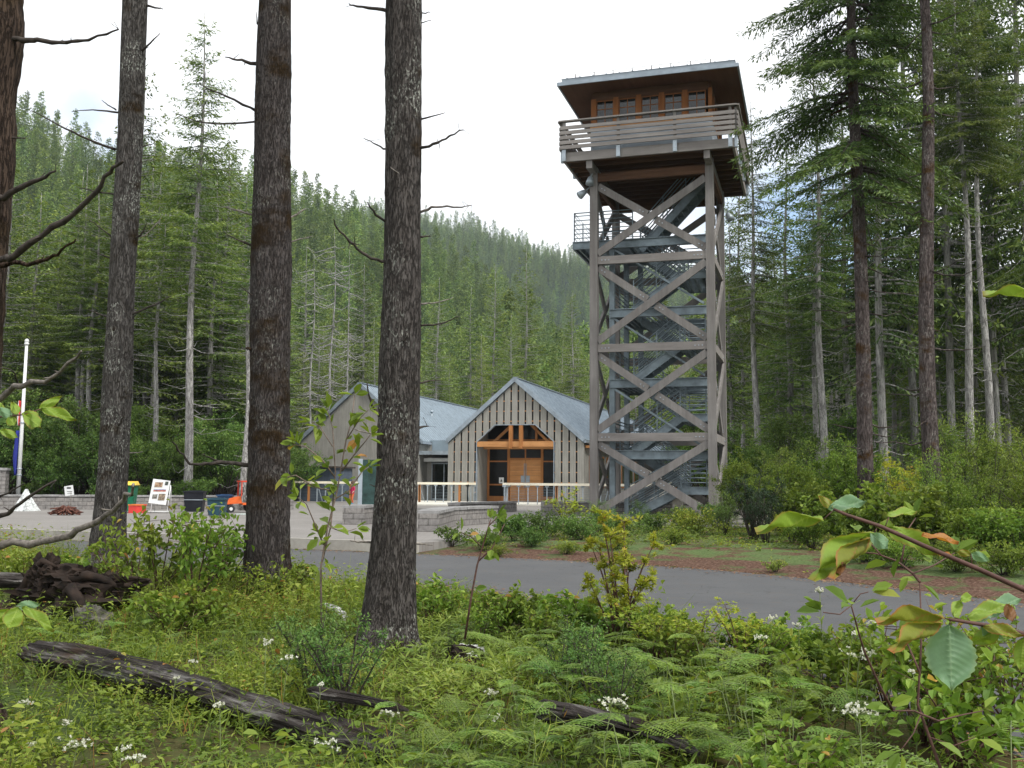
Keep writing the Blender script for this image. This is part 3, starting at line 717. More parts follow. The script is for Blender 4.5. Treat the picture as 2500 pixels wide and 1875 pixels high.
mb = MB(); mb.box(1.9, 2.4, y0 + .3, y0 + .9, .06, .9); mb.build('green_display', plain('green_felt', (.03, .10, .07), .8), sc)
# side and rear walls, floor
mb = MB()
for k in range(int(LEN / .3)):
    y = .22 + k * .3; dd = .006 * (k % 2)
    if y + .29 > LEN: break
    mb.box(.03 + dd, .12, y, y + .29, 0, 3.5)
mb.build('side_wall', M['cladding'], HALL); mb2 = MB(); mb2.add([(w - x, y, z) for x, y, z in mb.v], mb.f); mb2.build('side_wall', M['cladding'], HALL)
mb = MB(); mb.prism([(.13, 0), (w - .13, 0), (w - .13, 3.5), (w / 2, 7.1), (.13, 3.5)], 'y', LEN - .15, LEN - .02); mb.build('rear_wall', M['cladding'], HALL)
mb = MB(); mb.box(w + .0, w + .25, .3, LEN, 3.30, 3.44); mb.build('eave_beam', M['cedar_x'], HALL)
for k in range(7):
    mb = MB(); y = 1.5 + k * 2.6; mb.box(w - .028, w + .02, y, y + 1.7, .9, 2.9); wd = mb.build('window', M['cedar'], HALL)
    mb = MB(); mb.box(w + .022, w + .028, y + .1, y + 1.6, 1.0, 2.8); mb.build('pane', M['glass'], wd)
gable_roof(HALL, w, ze, zr, 0 - .12, LEN)
# --- second gabled building on the left
B2 = empty('gabled_wing', (-14.53, 68.0, 0), YAW, 'plain grey board gabled building with blue metal roof, left of the hall', 'building')
w2, ze2, zr2, L2 = 9.0, 3.93, 7.80, 34.0
mb = MB(); n = 30
def rz2(a): return ze2 + (zr2 - ze2) / (w2 / 2) * min(a, w2 - a) - .26
for k in range(n):
    p = .2 + (w2 - .4) * k / n; q = .2 + (w2 - .4) * (k + 1) / n - .006; col(mb, p, q, .006 * (k % 2), .08, lambda a: 0, rz2, [w2 / 2])
mb.build('board_front', M['cladding'], B2)
mb = MB()
for k in range(int((L2 - .3) / .3)):
    y = .1 + k * .3; dd = .006 * (k % 2); mb.box(.2 + dd, .3, y, y + .29, 0, 3.7)
mb.build('side_wall', M['cladding'], B2); mb2 = MB(); mb2.add([(w2 - x, y, z) for x, y, z in mb.v], mb.f); mb2.build('side_wall', M['cladding'], B2)
mb = MB(); mb.box(.21, w2 - .21, L2 - .3, L2 - .2, 0, 3.6); mb.build('rear_wall', M['cladding'], B2)
gable_roof(B2, w2, ze2, zr2, -.12, L2)
mb = MB(); mb.tube([(6.54, 8, 5.5), (6.54, 8, 6.35)], .07, 8); mb.tube([(6.54, 8, 6.35), (6.54, 8, 6.5)], .13, 8); mb.build('flue', M['galv'], B2)
# --- flat-roofed link between the two, with a glass door under a canopy
LK = empty('entrance_link', (-14.53, 68.0, 0), YAW, 'low glazed link with white edged canopy between the two gabled buildings', 'building')
b = 1.5
mb = MB()
for k in range(5): mb.box(8.82 + k * .07, 8.885 + k * .07, b, b + .1, 0, 3.85)
mb.build('wall', M['cladding'], LK)
mb = MB(); mb.box(9.18, 12.2, b, b + .06, 3.25, 3.9); mb.build('upper_panel', M['roof'], LK)
mb = MB(); mb.box(8.3, 12.1, b - 1.3, b - .02, 3.06, 3.20); mb.box(8.26, 12.1, b - 1.36, b - 1.3, 3.0, 3.24); cn = mb.build('canopy', M['galv'], LK)
mb = MB(); mb.box(8.66, 12.1, b - .5, b - .44, 2.56, 2.80); mb.build('sign_board', M['white'], LK)
mb = MB()
for a in (9.16, 10.02, 10.9): mb.box(a, a + .06, b + .0, b + .08, .05, 2.5)
mb.box(9.22, 12.0, b + .0, b + .08, 2.42, 2.5); mb.box(9.22, 12.0, b, b + .08, .05, .12)
fr_ = mb.build('door_frame', M['galv'], LK)
mb = MB(); mb.box(9.22, 12.0, b + .03, b + .05, .12, 2.42); mb.build('pane', M['glass'], fr_)
mb = MB(); mb.box(9.0, 12.2, b + .1, b + 6, 3.9, 4.0); mb.build('roof', M['roof'], LK)
mb = MB(); mb.box(9.1, 12.1, b + 5.8, b + 5.95, 0, 3.88); mb.build('rear_wall', M['cladding'], LK)
# --- small dark service shed far left, mostly hidden by trunks
# --- deck and railings
mb = MB(); dkp = [(-6.6, 51.6), (-.5, 50.9), (-.3, 53.3), (6.5, 52.3), (9.5, 57.5), (1.2, 60.0), (-3.6, 61.3), (-8.8, 62.6)]
mb.prism(dkp, 'z', .004, .07); pd = mb.build('entrance_slab', M['concrete']); tag(pd, kind='structure')
def rail_run(name, pts, label, braces=True, seed=0):
    r_ = empty(name, (pts[0][0], pts[0][1], 0), 0, label, 'railing'); o = np.array(pts[0]); rr = random.Random(seed)
    P = [tuple(np.array(p) - o) for p in pts]
    mb = MB()
    for p, q in zip(P[:-1], P[1:]): mb.beam((*p, 1.13), (*q, 1.13), .20, .13)
    mb.build('handrail', M['pine'], r_)
    mesh = MB(); k = 0
    for p, q in zip(P[:-1], P[1:]):
        L = math.dist(p, q); n = max(1, round(L / .48)); d = ((q[0] - p[0]) / L, (q[1] - p[1]) / L)
        for z in np.arange(.2, 1.05, .085): mesh.tube([(*p, z), (*q, z)], .007, 3, sm=False)
        for j in range(n + 1):
            t = j / n; x, y = p[0] + (q[0] - p[0]) * t, p[1] + (q[1] - p[1]) * t; k += 1
            if k % 5 == 0:
                mb = MB(); mb.box(x - .06, x + .06, y - .06, y + .06, .07, 1.08); mb.build('post', M['cedar'], r_)
            else:
                mb = MB(); mb.beam((x, y, .07), (x, y, 1.09), .05, .12, (0, 1, 0)); mb.box(x - .10, x + .10, y - .02, y + .02, .98, 1.09); mb.build('baluster', M['galv'], r_)
            if k % 7 == 3:
                mb = MB(); mb.beam((x, y, 1.05), (x - d[0] * .28, y - d[1] * .28 + .1, .1), .04, .07, (0, 1, 0)); mb.build('strut', M['galv'], r_)
    mesh.build('wire_mesh', M['steel'], r_); return r_
rail_run('bridge_railing', [(-.35, 52.0), (-.1, 53.4), (2.4, 52.9), (5.6, 52.2), (9.0, 51.3)], 'pale topped steel railing with slanting struts in front of the hall doors')
rail_run('bridge_railing', [(-2.15, 58.4), (-2.5, 57.3), (-5.2, 56.9), (-8.6, 56.6), (-15.6, 56.2)], 'pale topped railing on the left of the entrance slab, running behind the trunk')
# --- low stone walls
def stone_wall(pts, h, t, label, name='stone_wall'):
    o = np.array(pts[0]); r_ = empty(name, (o[0], o[1], 0), 0, label, 'low wall'); P = [np.array(p) - o for p in pts]; wb, cp = MB(), MB()
    for p, q in zip(P[:-1], P[1:]):
        wb.beam((*p, (h - .07) / 2), (*q, (h - .07) / 2), t, h - .07)
        d = (q - p) / np.linalg.norm(q - p); L = np.linalg.norm(q - p); n = max(1, int(L / .6))
        for k in range(n):
            u, v = p + d * (L * k / n + .004), p + d * (L * (k + 1) / n - .004); zz = h - .035 + .004 * ((k * 5) % 3)
            cp.beam((*u, zz), (*v, zz), t + .06 + .012 * ((k * 3) % 4), .07)
    wb.build('wall', M['stone'], r_); cp.build('capstones', M['stonecap'], r_); return r_
stone_wall([(-1.95, 23.75), (-1.75, 27.0), (-.62, 29.6)], .50, .5, 'grey stone seat wall nearest the road, in front of the entrance')
stone_wall([(-2.15, 37.7), (.02, 42.0)], .42, .5, 'stone seat wall between the nearest seat wall and the entrance slab')
stone_wall([(1.15, 36.75), (3.4, 37.2), (7.5, 38.2), (11.6, 38.6)], .52, .5, 'long low stone wall passing behind the tower legs')
stone_wall([(-4.3, 27.4), (-3.55, 33.6)], .52, .6, 'stone seat wall carrying the dark notice kiosk, behind the trunk')
stone_wall([(-24, 37.2), (-17.8, 39.5), (-15.27, 40.4), (-11.0, 41.9), (-9.2, 42.4)], .56, .5, 'long stone retaining wall at the back of the plaza on the left')
mb = MB(); mb.box(-.55, .55, -.4, .4, 0, 1.5); p = empty('stone_pillar', (-20.55, 39.6, 0), .3, 'square stone pillar by the flagpole at the left edge', 'pillar'); mb.build('shaft', M['stone'], p)
mb = MB(); mb.box(-.6, .6, -.45, .45, 1.5, 1.6); mb.build('capstone', M['stonecap'], p)
# --- kiosk
k_ = empty('notice_kiosk', (-4.15, 28.6, .52), .12, 'dark green notice panel with pale steel edge, standing on a seat wall behind the trunk', 'kiosk')
mb = MB(); mb.box(-.10, .98, -.05, .05, 0, 1.28); mb.build('panel', plain('dark_green_panel', (.025, .055, .05), .6, var=.3, scale=5), k_)
mb = MB(); mb.box(-.22, -.10, -.08, .08, 0, 1.30); mb.box(.98, 1.08, -.08, .08, 0, 1.30); mb.build('frame', M['galv'], k_)
# --- flagpole and its two furled flags
fp = empty('flagpole', (-19.68, 40.0, 0), 0, 'tall white flagpole with ball finial beside the stone wall', 'flagpole')
mb = MB(); mb.tube([(0, 0, 0), (0, 0, 6.6)], [.085, .055], 12); mb.build('pole', M['white'], fp)
mb = MB(); mb.tube([(0, 0, 6.58), (0, 0, 6.66)], .09, 10); mb.tube([(0, 0, 6.64), (0, 0, 6.68), (0, 0, 6.74), (0, 0, 6.80), (0, 0, 6.83)], [.02, .07, .09, .06, .01], 10); mb.build('finial', M['white'], fp)
mb = MB()
for z in (1.3, 1.55, 3.4): mb.tube([(0, 0, z), (0, 0, z + .04)], .10, 10)
mb.build('clamp', M['galv'], fp)
def furled(z0, z1, wdt, cols, label, name):
    m, nt = newmat(name); tc = nt.nodes.new('ShaderNodeTexCoord'); sx = nt.nodes.new('ShaderNodeSeparateXYZ'); nt.links.new(tc.outputs['Object'], sx.inputs[0])
    if len(cols) > 1:
        wv = nt.nodes.new('ShaderNodeMath'); wv.operation = 'SINE'; ml = nt.nodes.new('ShaderNodeMath'); ml.operation = 'MULTIPLY_ADD'; nt.links.new(sx.outputs[0], ml.inputs[0]); ml.inputs[1].default_value = 60; nt.links.new(sx.outputs[2], ml.inputs[2]); nt.links.new(ml.outputs[0], wv.inputs[0])
        c = ramp(nt, maprange(nt, wv.outputs[0], -1, 1), [(.45, cols[0]), (.55, cols[1])])
    else: c = cols[0]
    pbr(nt, c, .8)
    n = 14; mb = MB(); vs = []
    for i in range(n + 1):
        t = i / n; z = z1 + (z0 - z1) * t; wd = wdt * (.45 + .6 * math.sin(math.pi * min(1, t * .8 + .1)))
        for k in range(10):
            an = 2 * math.pi * k / 10; rr = (.5 + .16 * math.sin(an * 3 + t * 5)); vs.append((-.10 - wd * .5 + math.cos(an) * wd * rr, math.sin(an) * .09 * rr * 2, z))
    mb.add(vs, [(i * 10 + k, i * 10 + (k + 1) % 10, (i + 1) * 10 + (k + 1) % 10, (i + 1) * 10 + k) for i in range(n) for k in range(10)] + [tuple(range(10)), tuple(range(n * 10 + 9, n * 10 - 1, -1))], True)
    o = mb.build('flag', m); o.location = (-19.68, 39.97, 0); return tag(o, label, 'flag')
furled(3.3, 4.3, .07, [(.62, .05, .05), (.75, .75, .75)], 'limp red and white striped flag, upper one on the flagpole', 'flag_red_white')
furled(1.3, 3.1, .13, [(.02, .03, .22)], 'limp dark blue flag hanging below the striped one', 'flag_blue')
# --- things set out on the plaza, left
def obj_box(name, label, cat, loc, rz): return empty(name, loc, rz, label, cat)
mb = MB(); r5 = random.Random(5)
for k in range(46):
    an = r5.uniform(0, 2 * math.pi); R_ = r5.uniform(.25, .62); z = r5.uniform(.03, .30) * (1 - R_ * .6); d = (math.cos(an), math.sin(an))
    mb.tube([(-d[0] * R_, -d[1] * R_ * .8, z * .5), (d[0] * .1, d[1] * .1, z + .08), (d[0] * R_, d[1] * R_ * .8, max(.02, z * r5.uniform(.2, 1.3)))], r5.uniform(.012, .028), 5)
o = mb.build('brushwood_pile', plain('red_brown_sticks', (.12, .05, .035), .9, var=.4, scale=8)); o.location = (-14.6, 32.9, .0); tag(o, 'low heap of reddish brown sticks on the plaza paving', 'stick pile')
s = obj_box('small_sign', 'small tilted white sign on a thin stake behind the stick heap', 'sign', (-15.0, 34.2, 0), 0)
mb = MB(); mb.tube([(0, 0, 0), (-.02, 0, .75)], .012, 5); mb.build('stake', M['twig'], s)
mb = MB(); mb.beam((-.06, 0, .62), (-.12, 0, .95), .30, .012, (0, 1, 0)); pn = mb.build('board', M['white'], s)
mb = MB(); mb.box(-.17, -.03, -.012, -.008, .85, .90); mb.box(-.16, .02, -.012, -.008, .75, .765); mb.box(-.14, .02, -.012, -.008, .69, .70); mb.build('writing', M['black'], pn)
# white cloth-draped cone near the pole
mb = MB(); r6 = random.Random(8); vs = []
for i in range(9):
    t = i / 8
    for k in range(28): an = 2 * math.pi * k / 28; rr = (.05 + .40 * t ** 1.1) * (1 + .16 * math.sin(k * 2.4 + i * .4) * t + r6.uniform(-.05, .05)); vs.append((math.cos(an) * rr, math.sin(an) * rr, 0.80 * (1 - t)))
mb.add(vs, [(i * 28 + k, i * 28 + (k + 1) % 28, (i + 1) * 28 + (k + 1) % 28, (i + 1) * 28 + k) for i in range(8) for k in range(28)] + [tuple(range(28))], False)
o = mb.build('draped_netting', plain('white_netting', (.52, .54, .53), .9, var=.35, scale=9)); o.location = (-17.9, 37.0, 0); tag(o, 'whitish netting draped over a conical heap beside the flagpole', 'netting')
# green wheeled bin with yellow lid
bn = obj_box('wheeled_bin', 'green bin with yellow lid next to the nearest left trunk', 'bin', (-13.98, 36.4, 0), .2)
mb = MB(); mb.add([(-.28, -.3, .05), (.28, -.3, .05), (.28, .3, .05), (-.28, .3, .05), (-.36, -.4, .98), (.36, -.4, .98), (.36, .36, .98), (-.36, .36, .98)], [(0, 3, 2, 1), (4, 5, 6, 7), (0, 1, 5, 4), (1, 2, 6, 5), (2, 3, 7, 6), (3, 0, 4, 7)]); mb.build('body', plain('bin_green', (.01, .15, .075), .5), bn)
mb = MB(); mb.add([(-.40, -.46, .98), (.40, -.46, .98), (.40, .40, .98), (-.40, .40, .98), (-.34, -.36, 1.07), (.34, -.36, 1.07), (.34, .36, 1.12), (-.34, .36, 1.12)], [(0, 3, 2, 1), (4, 5, 6, 7), (0, 1, 5, 4), (1, 2, 6, 5), (2, 3, 7, 6), (3, 0, 4, 7)]); mb.build('lid', plain('bin_yellow', (.75, .50, .06), .5), bn)
mb = MB(); mb.tube([(-.33, .38, .1), (-.25, .38, .1)], .1, 10); mb.tube([(.25, .38, .1), (.33, .38, .1)], .1, 10); mb.build('wheels', M['black'], bn)
cb2 = obj_box('storage_crate', 'small open red crate on the ground beside the poster stand', 'crate', (-13.25, 35.6, 0), .1)
mb = MB(); mb.box(-.25, .25, -.2, -.18, .02, .30); mb.box(-.25, .25, .18, .2, .02, .30); mb.box(-.25, -.23, -.18, .18, .02, .30); mb.box(.23, .25, -.18, .18, .02, .30); mb.box(-.25, .25, -.2, .2, 0, .02); mb.build('body', plain('red_plastic', (.60, .05, .04), .5), cb2)
mb = MB(); mb.box(-.27, .27, -.22, -.202, .27, .31); mb.box(-.27, .27, .202, .22, .27, .31); mb.build('rim', plain('orange_rim', (.75, .2, .05), .5), cb2)
# poster stand: leaning white board with pictures
ps = obj_box('poster_stand', 'white display board with four pictures leaning on a folding stand', 'display board', (-12.55, 35.8, 0), .05)
mb = MB(); mb.beam((-.08, 0, .32), (.02, .12, 1.18), .62, .02, (0, 1, -.1)); bd = mb.build('board', M['white'], ps)
def onboard(u0, u1, v0, v1, name, col):
    mb = MB(); q = []
    for (u, v) in ((u0, v0), (u1, v0), (u1, v1), (u0, v1)): q.append((-.08 + .10 * v + u * .31 * 1.0, .12 * v - .0165, .32 + .86 * v))
    q2 = [(x, y - .004, z) for x, y, z in q]; mb.add(q2 + q, [(0, 1, 2, 3), (7, 6, 5, 4), (0, 4, 5, 1), (1, 5, 6, 2), (2, 6, 7, 3), (3, 7, 4, 0)]); mb.build(name, plain('print_' + name, col, .6, var=.4, scale=14), bd)
onboard(-.7, .2, .70, .90, 'picture', (.30, .20, .13)); onboard(.45, .8, .78, .93, 'badge', (.05, .06, .05)); onboard(-.7, .7, .52, .56, 'red_bar', (.45, .12, .04)); onboard(-.7, .7, .57, .60, 'blue_bar', (.08, .08, .22))
onboard(-.7, -.15, .22, .40, 'picture', (.18, .17, .15)); onboard(.0, .75, .15, .42, 'picture', (.22, .17, .12))
mb = MB()
for x in (-.3, .28): mb.tube([(x, 0, 0), (x + .06, .1, 1.0)], .016, 5); mb.tube([(x, .5, 0), (x + .06, .12, .95)], .014, 5)
mb.beam((-.35, -.05, .06), (.35, -.05, .06), .1, .03); mb.build('stand', M['white'], ps)
for loc, c_, lab, sz in (((-11.95, 37.9, 0), (.012, .014, .02), 'tall black storage bin behind the shrub leaves', (.36, .72)), ((-9.95, 34.0, 0), (.02, .06, .085), 'teal tub with ribbed sides in front of the orange garden tractor', (.30, .52)), ((-10.6, 37.2, 0), (.02, .055, .13), 'blue tub standing behind the teal one', (.26, .6))):
    o = obj_box('storage_tub', lab, 'tub', loc, .15); w_, h_ = sz; mt = plain('tub_plastic', c_, .5)
    mb = MB(); e = w_ * .86; mb.add([(-e, -e, .0), (e, -e, .0), (e, e, .0), (-e, e, .0), (-w_, -w_, h_), (w_, -w_, h_), (w_, w_, h_), (-w_, w_, h_)], [(0, 3, 2, 1), (4, 5, 6, 7), (0, 1, 5, 4), (1, 2, 6, 5), (2, 3, 7, 6), (3, 0, 4, 7)]); mb.build('body', mt, o)
    mb = MB(); mb.box(-w_ - .03, w_ + .03, -w_ - .03, w_ + .03, h_, h_ + .05); mb.box(-w_ * .7, w_ * .7, -w_ * .7, w_ * .7, h_ + .05, h_ + .07); mb.build('lid', mt, o)
    mb = MB(); mb.box(-w_ * .97, w_ * .97, -w_ * 1.0, -w_ * .9, h_ * .6, h_ * .64); mb.build('rib', M['galv'], o)
# orange garden tractor
tr = obj_box('garden_tractor', 'small orange and red ride-on garden tractor by the stone wall', 'tractor', (-10.05, 37.3, 0), .5)
org, red = plain('tractor_orange', (.75, .14, .03), .4, b=0), plain('tractor_red', (.55, .06, .03), .4)
mb = MB(); mb.prism([(-.55, .30), (-.50, .52), (-.05, .60), (.0, .34)], 'y', -.2, .2); mb.build('bonnet', org, tr)
mb = MB(); mb.prism([(.0, .28), (.0, .36), (.35, .36), (.35, .62), (.55, .60), (.58, .30)], 'y', -.3, .3); mb.build('rear_fender', org, tr)
mb = MB(); mb.prism([(.22, .62), (.22, .70), (.42, .70), (.50, 1.0), (.58, .98), (.50, .62)], 'y', -.17, .17); mb.build('seat', M['black'], tr)
mb = MB(); mb.box(-.1, .6, -.32, .32, 1.12, 1.18)
for x, y in ((-.05, -.28), (-.05, .28), (.52, -.28), (.52, .28)): mb.box(x - .02, x + .02, y - .02, y + .02, .6, 1.12)
mb.build('canopy', red, tr)
mb = MB(); mb.tube([(-.05, 0, .6), (.05, 0, .8)], .015, 5); mb.tube([(.05 + .02 * math.sin(a), .14 * math.cos(a), .8 + .14 * math.sin(a)) for a in np.linspace(0, 6.28, 13)], .014, 5); mb.build('steering_wheel', M['black'], tr)
for x, r_, y in ((-.42, .14, -.26), (-.42, .14, .26), (.40, .22, -.34), (.40, .22, .34)):
    mb = MB(); mb.tube([(x, y - .05, r_), (x, y + .05, r_)], r_, 16, sm=False); wh = mb.build('wheel', M['black'], tr)
    mb = MB(); mb.tube([(x, y - .055, r_), (x, y + .055, r_)], r_ * .45, 10, sm=False); mb.build('hub', M['white'], wh)
mb = MB(); mb.box(-.5, .3, -.4, .4, 0, .03); mb.box(-.5, .3, -.4, -.37, .03, .05); o = mb.build('ground_sheet', plain('pale_sheet', (.55, .62, .58), .8)); o.location = (-9.0, 35.0, .002); tag(o, 'pale green sheet lying flat on the paving by the tractor', 'sheet')
lg = obj_box('upright_log', 'upright section of red and white barked log by the far railing', 'log', (-10.9, 42.9, 0), 0)
mb = MB(); vs = []
for i in range(8):
    for k in range(18): an = 2 * math.pi * k / 18; rr = .27 * (1 + .05 * math.sin(k * 3.1 + i * .5) + .02 * (7 - i) / 7); vs.append((math.cos(an) * rr, math.sin(an) * rr, i * 1.32 / 7))
mb.add(vs, [(i * 18 + k, i * 18 + (k + 1) % 18, (i + 1) * 18 + (k + 1) % 18, (i + 1) * 18 + k) for i in range(7) for k in range(18)], True)
m, nt = newmat('red_log_bark'); n1 = noise(nt, 9, 5, (1, 1, .12)); pbr(nt, ramp(nt, n1, [(.38, (.18, .05, .04)), (.5, (.45, .36, .33)), (.6, (.62, .58, .55))]), .9, bump(nt, n1, .5, .02)); mb.build('trunk', m, lg)
mb = MB(); mb.tube([(0, 0, 1.3), (0, 0, 1.37)], .30, 18, sm=False); mb.build('cut_top', M['twig_dark'], lg)
sh = empty('service_shed', (-13.4, 60.5, 0), YAW, 'small dark blue grey shed behind the upright log', 'shed')
mb = MB()
for k in range(12): mb.box(k * .25, k * .25 + .245, .004 * (k % 2), .08, 0, 2.0)
mb.box(0, .08, .09, 2.3, 0, 2.0); mb.box(2.92, 3.0, .09, 2.3, 0, 2.0); mb.box(0, 3, 2.3, 2.38, 0, 2.0); mb.build('wall', plain('shed_blue', (.07, .09, .12), .7, var=.1), sh)
mb = MB(); mb.box(-.15, 3.15, -.2, 2.5, 2.0, 2.1); mb.build('roof', M['twig_dark'], sh)

# --- the child walking by the railing
PC = (-8.3, 52.4)
def person():
    root = empty('person', (PC[0], PC[1], 0), rad(150), 'child in a magenta and red top, orange leggings and blue shoes walking across the plaza', 'person')
    import bmesh
    J = {'pel': (0, 0, .58), 'wst': (0, 0, .70), 'chs': (0, 0, .86), 'nck': (0, .01, .96), 'hd0': (0, .015, 1.02), 'hd1': (0, .02, 1.12), 'hd2': (0, .01, 1.20),
         'shL': (-.115, 0, .92), 'elL': (-.17, .03, .77), 'wrL': (-.16, .14, .66), 'haL': (-.155, .18, .62), 'shR': (.115, 0, .92), 'elR': (.17, -.06, .78), 'wrR': (.18, -.05, .64), 'haR': (.18, -.02, .59),
         'hiL': (-.065, 0, .56), 'knL': (-.07, .10, .33), 'anL': (-.07, .06, .07), 'toL': (-.07, .19, .035), 'hiR': (.065, 0, .56), 'knR': (.07, -.03, .32), 'anR': (.07, -.17, .09), 'toR': (.07, -.06, .035)}
    E_ = [('pel', 'wst'), ('wst', 'chs'), ('chs', 'nck'), ('nck', 'hd0'), ('hd0', 'hd1'), ('hd1', 'hd2'), ('chs', 'shL'), ('shL', 'elL'), ('elL', 'wrL'), ('wrL', 'haL'), ('chs', 'shR'), ('shR', 'elR'), ('elR', 'wrR'), ('wrR', 'haR'),
          ('pel', 'hiL'), ('hiL', 'knL'), ('knL', 'anL'), ('anL', 'toL'), ('pel', 'hiR'), ('hiR', 'knR'), ('knR', 'anR'), ('anR', 'toR')]
    Rr = {'pel': .095, 'wst': .085, 'chs': .10, 'nck': .035, 'hd0': .055, 'hd1': .085, 'hd2': .06, 'sh': .045, 'el': .032, 'wr': .023, 'ha': .025, 'hi': .07, 'kn': .045, 'an': .032, 'to': .028}
    ks = list(J); me = bpy.data.meshes.new('body'); me.from_pydata([J[k] for k in ks], [(ks.index(a), ks.index(b)) for a, b in E_], [])
    o = bpy.data.objects.new('body', me); COL.objects.link(o)
    sk = o.modifiers.new('skin', 'SKIN'); o.modifiers.new('sub', 'SUBSURF').levels = 1
    for i, k in enumerate(ks):
        r = Rr.get(k) or Rr[k[:2]]; me.skin_vertices[0].data[i].radius = (r, r); me.skin_vertices[0].data[i].use_root = (k == 'pel')
    dg = bpy.context.evaluated_depsgraph_get(); me2 = bpy.data.meshes.new_from_object(o.evaluated_get(dg)); bpy.data.objects.remove(o)
    skin, top, leg, shoe, hair = plain('skin', (.55, .33, .24), .6), plain('magenta_top', (.50, .03, .10), .8), plain('orange_leggings', (.65, .15, .06), .8), plain('blue_shoe', (.06, .25, .45), .7), plain('brown_hair', (.09, .05, .03), .7)
    b = bpy.data.objects.new('body', me2); COL.objects.link(b); b.parent = root; me2.materials.clear()
    for m_ in (skin, top, leg, shoe): me2.materials.append(m_)
    for p in me2.polygons:
        z = p.center.z; x = abs(p.center.x); p.use_smooth = True
        p.material_index = 3 if z < .085 else 2 if z < .56 and x < .15 else 1 if (.56 <= z < .95 and not (x > .13 and z < .70)) else 0
    mb = MB(); mb.tube([(0, .0, 1.06), (0, -.01, 1.12), (0, -.005, 1.19), (0, .0, 1.225)], [.10, .105, .085, .03], 12); mb.tube([(0, -.09, 1.12), (0, -.12, 1.0), (0, -.10, .92)], [.05, .035, .015], 8); mb.build('hair', hair, root)
    mb = MB(); mb.tube([(0, .10, 1.07), (0, .118, 1.06)], .014, 6); mb.build('nose', skin, root)
    for s_ in (-1, 1): mb = MB(); mb.tube([(s_ * .035, .088, 1.09), (s_ * .035, .100, 1.09)], .010, 6); mb.build('eye', M['black'], root)
    for s_, (hx, hy, hz) in ((-1, J['haL']), (1, J['haR'])):
        mb = MB()
        for k, ln in enumerate((.035, .042, .045, .040)): x = hx + (k - 1.5) * .011; mb.tube([(x, hy, hz), (x, hy + .012, hz - ln * .6), (x, hy + .024, hz - ln)], [.006, .0055, .004], 5)
        mb.tube([(hx - s_ * .02, hy + .005, hz + .005), (hx - s_ * .034, hy + .02, hz - .012)], [.007, .005], 5); mb.build('fingers', skin, root)
person()
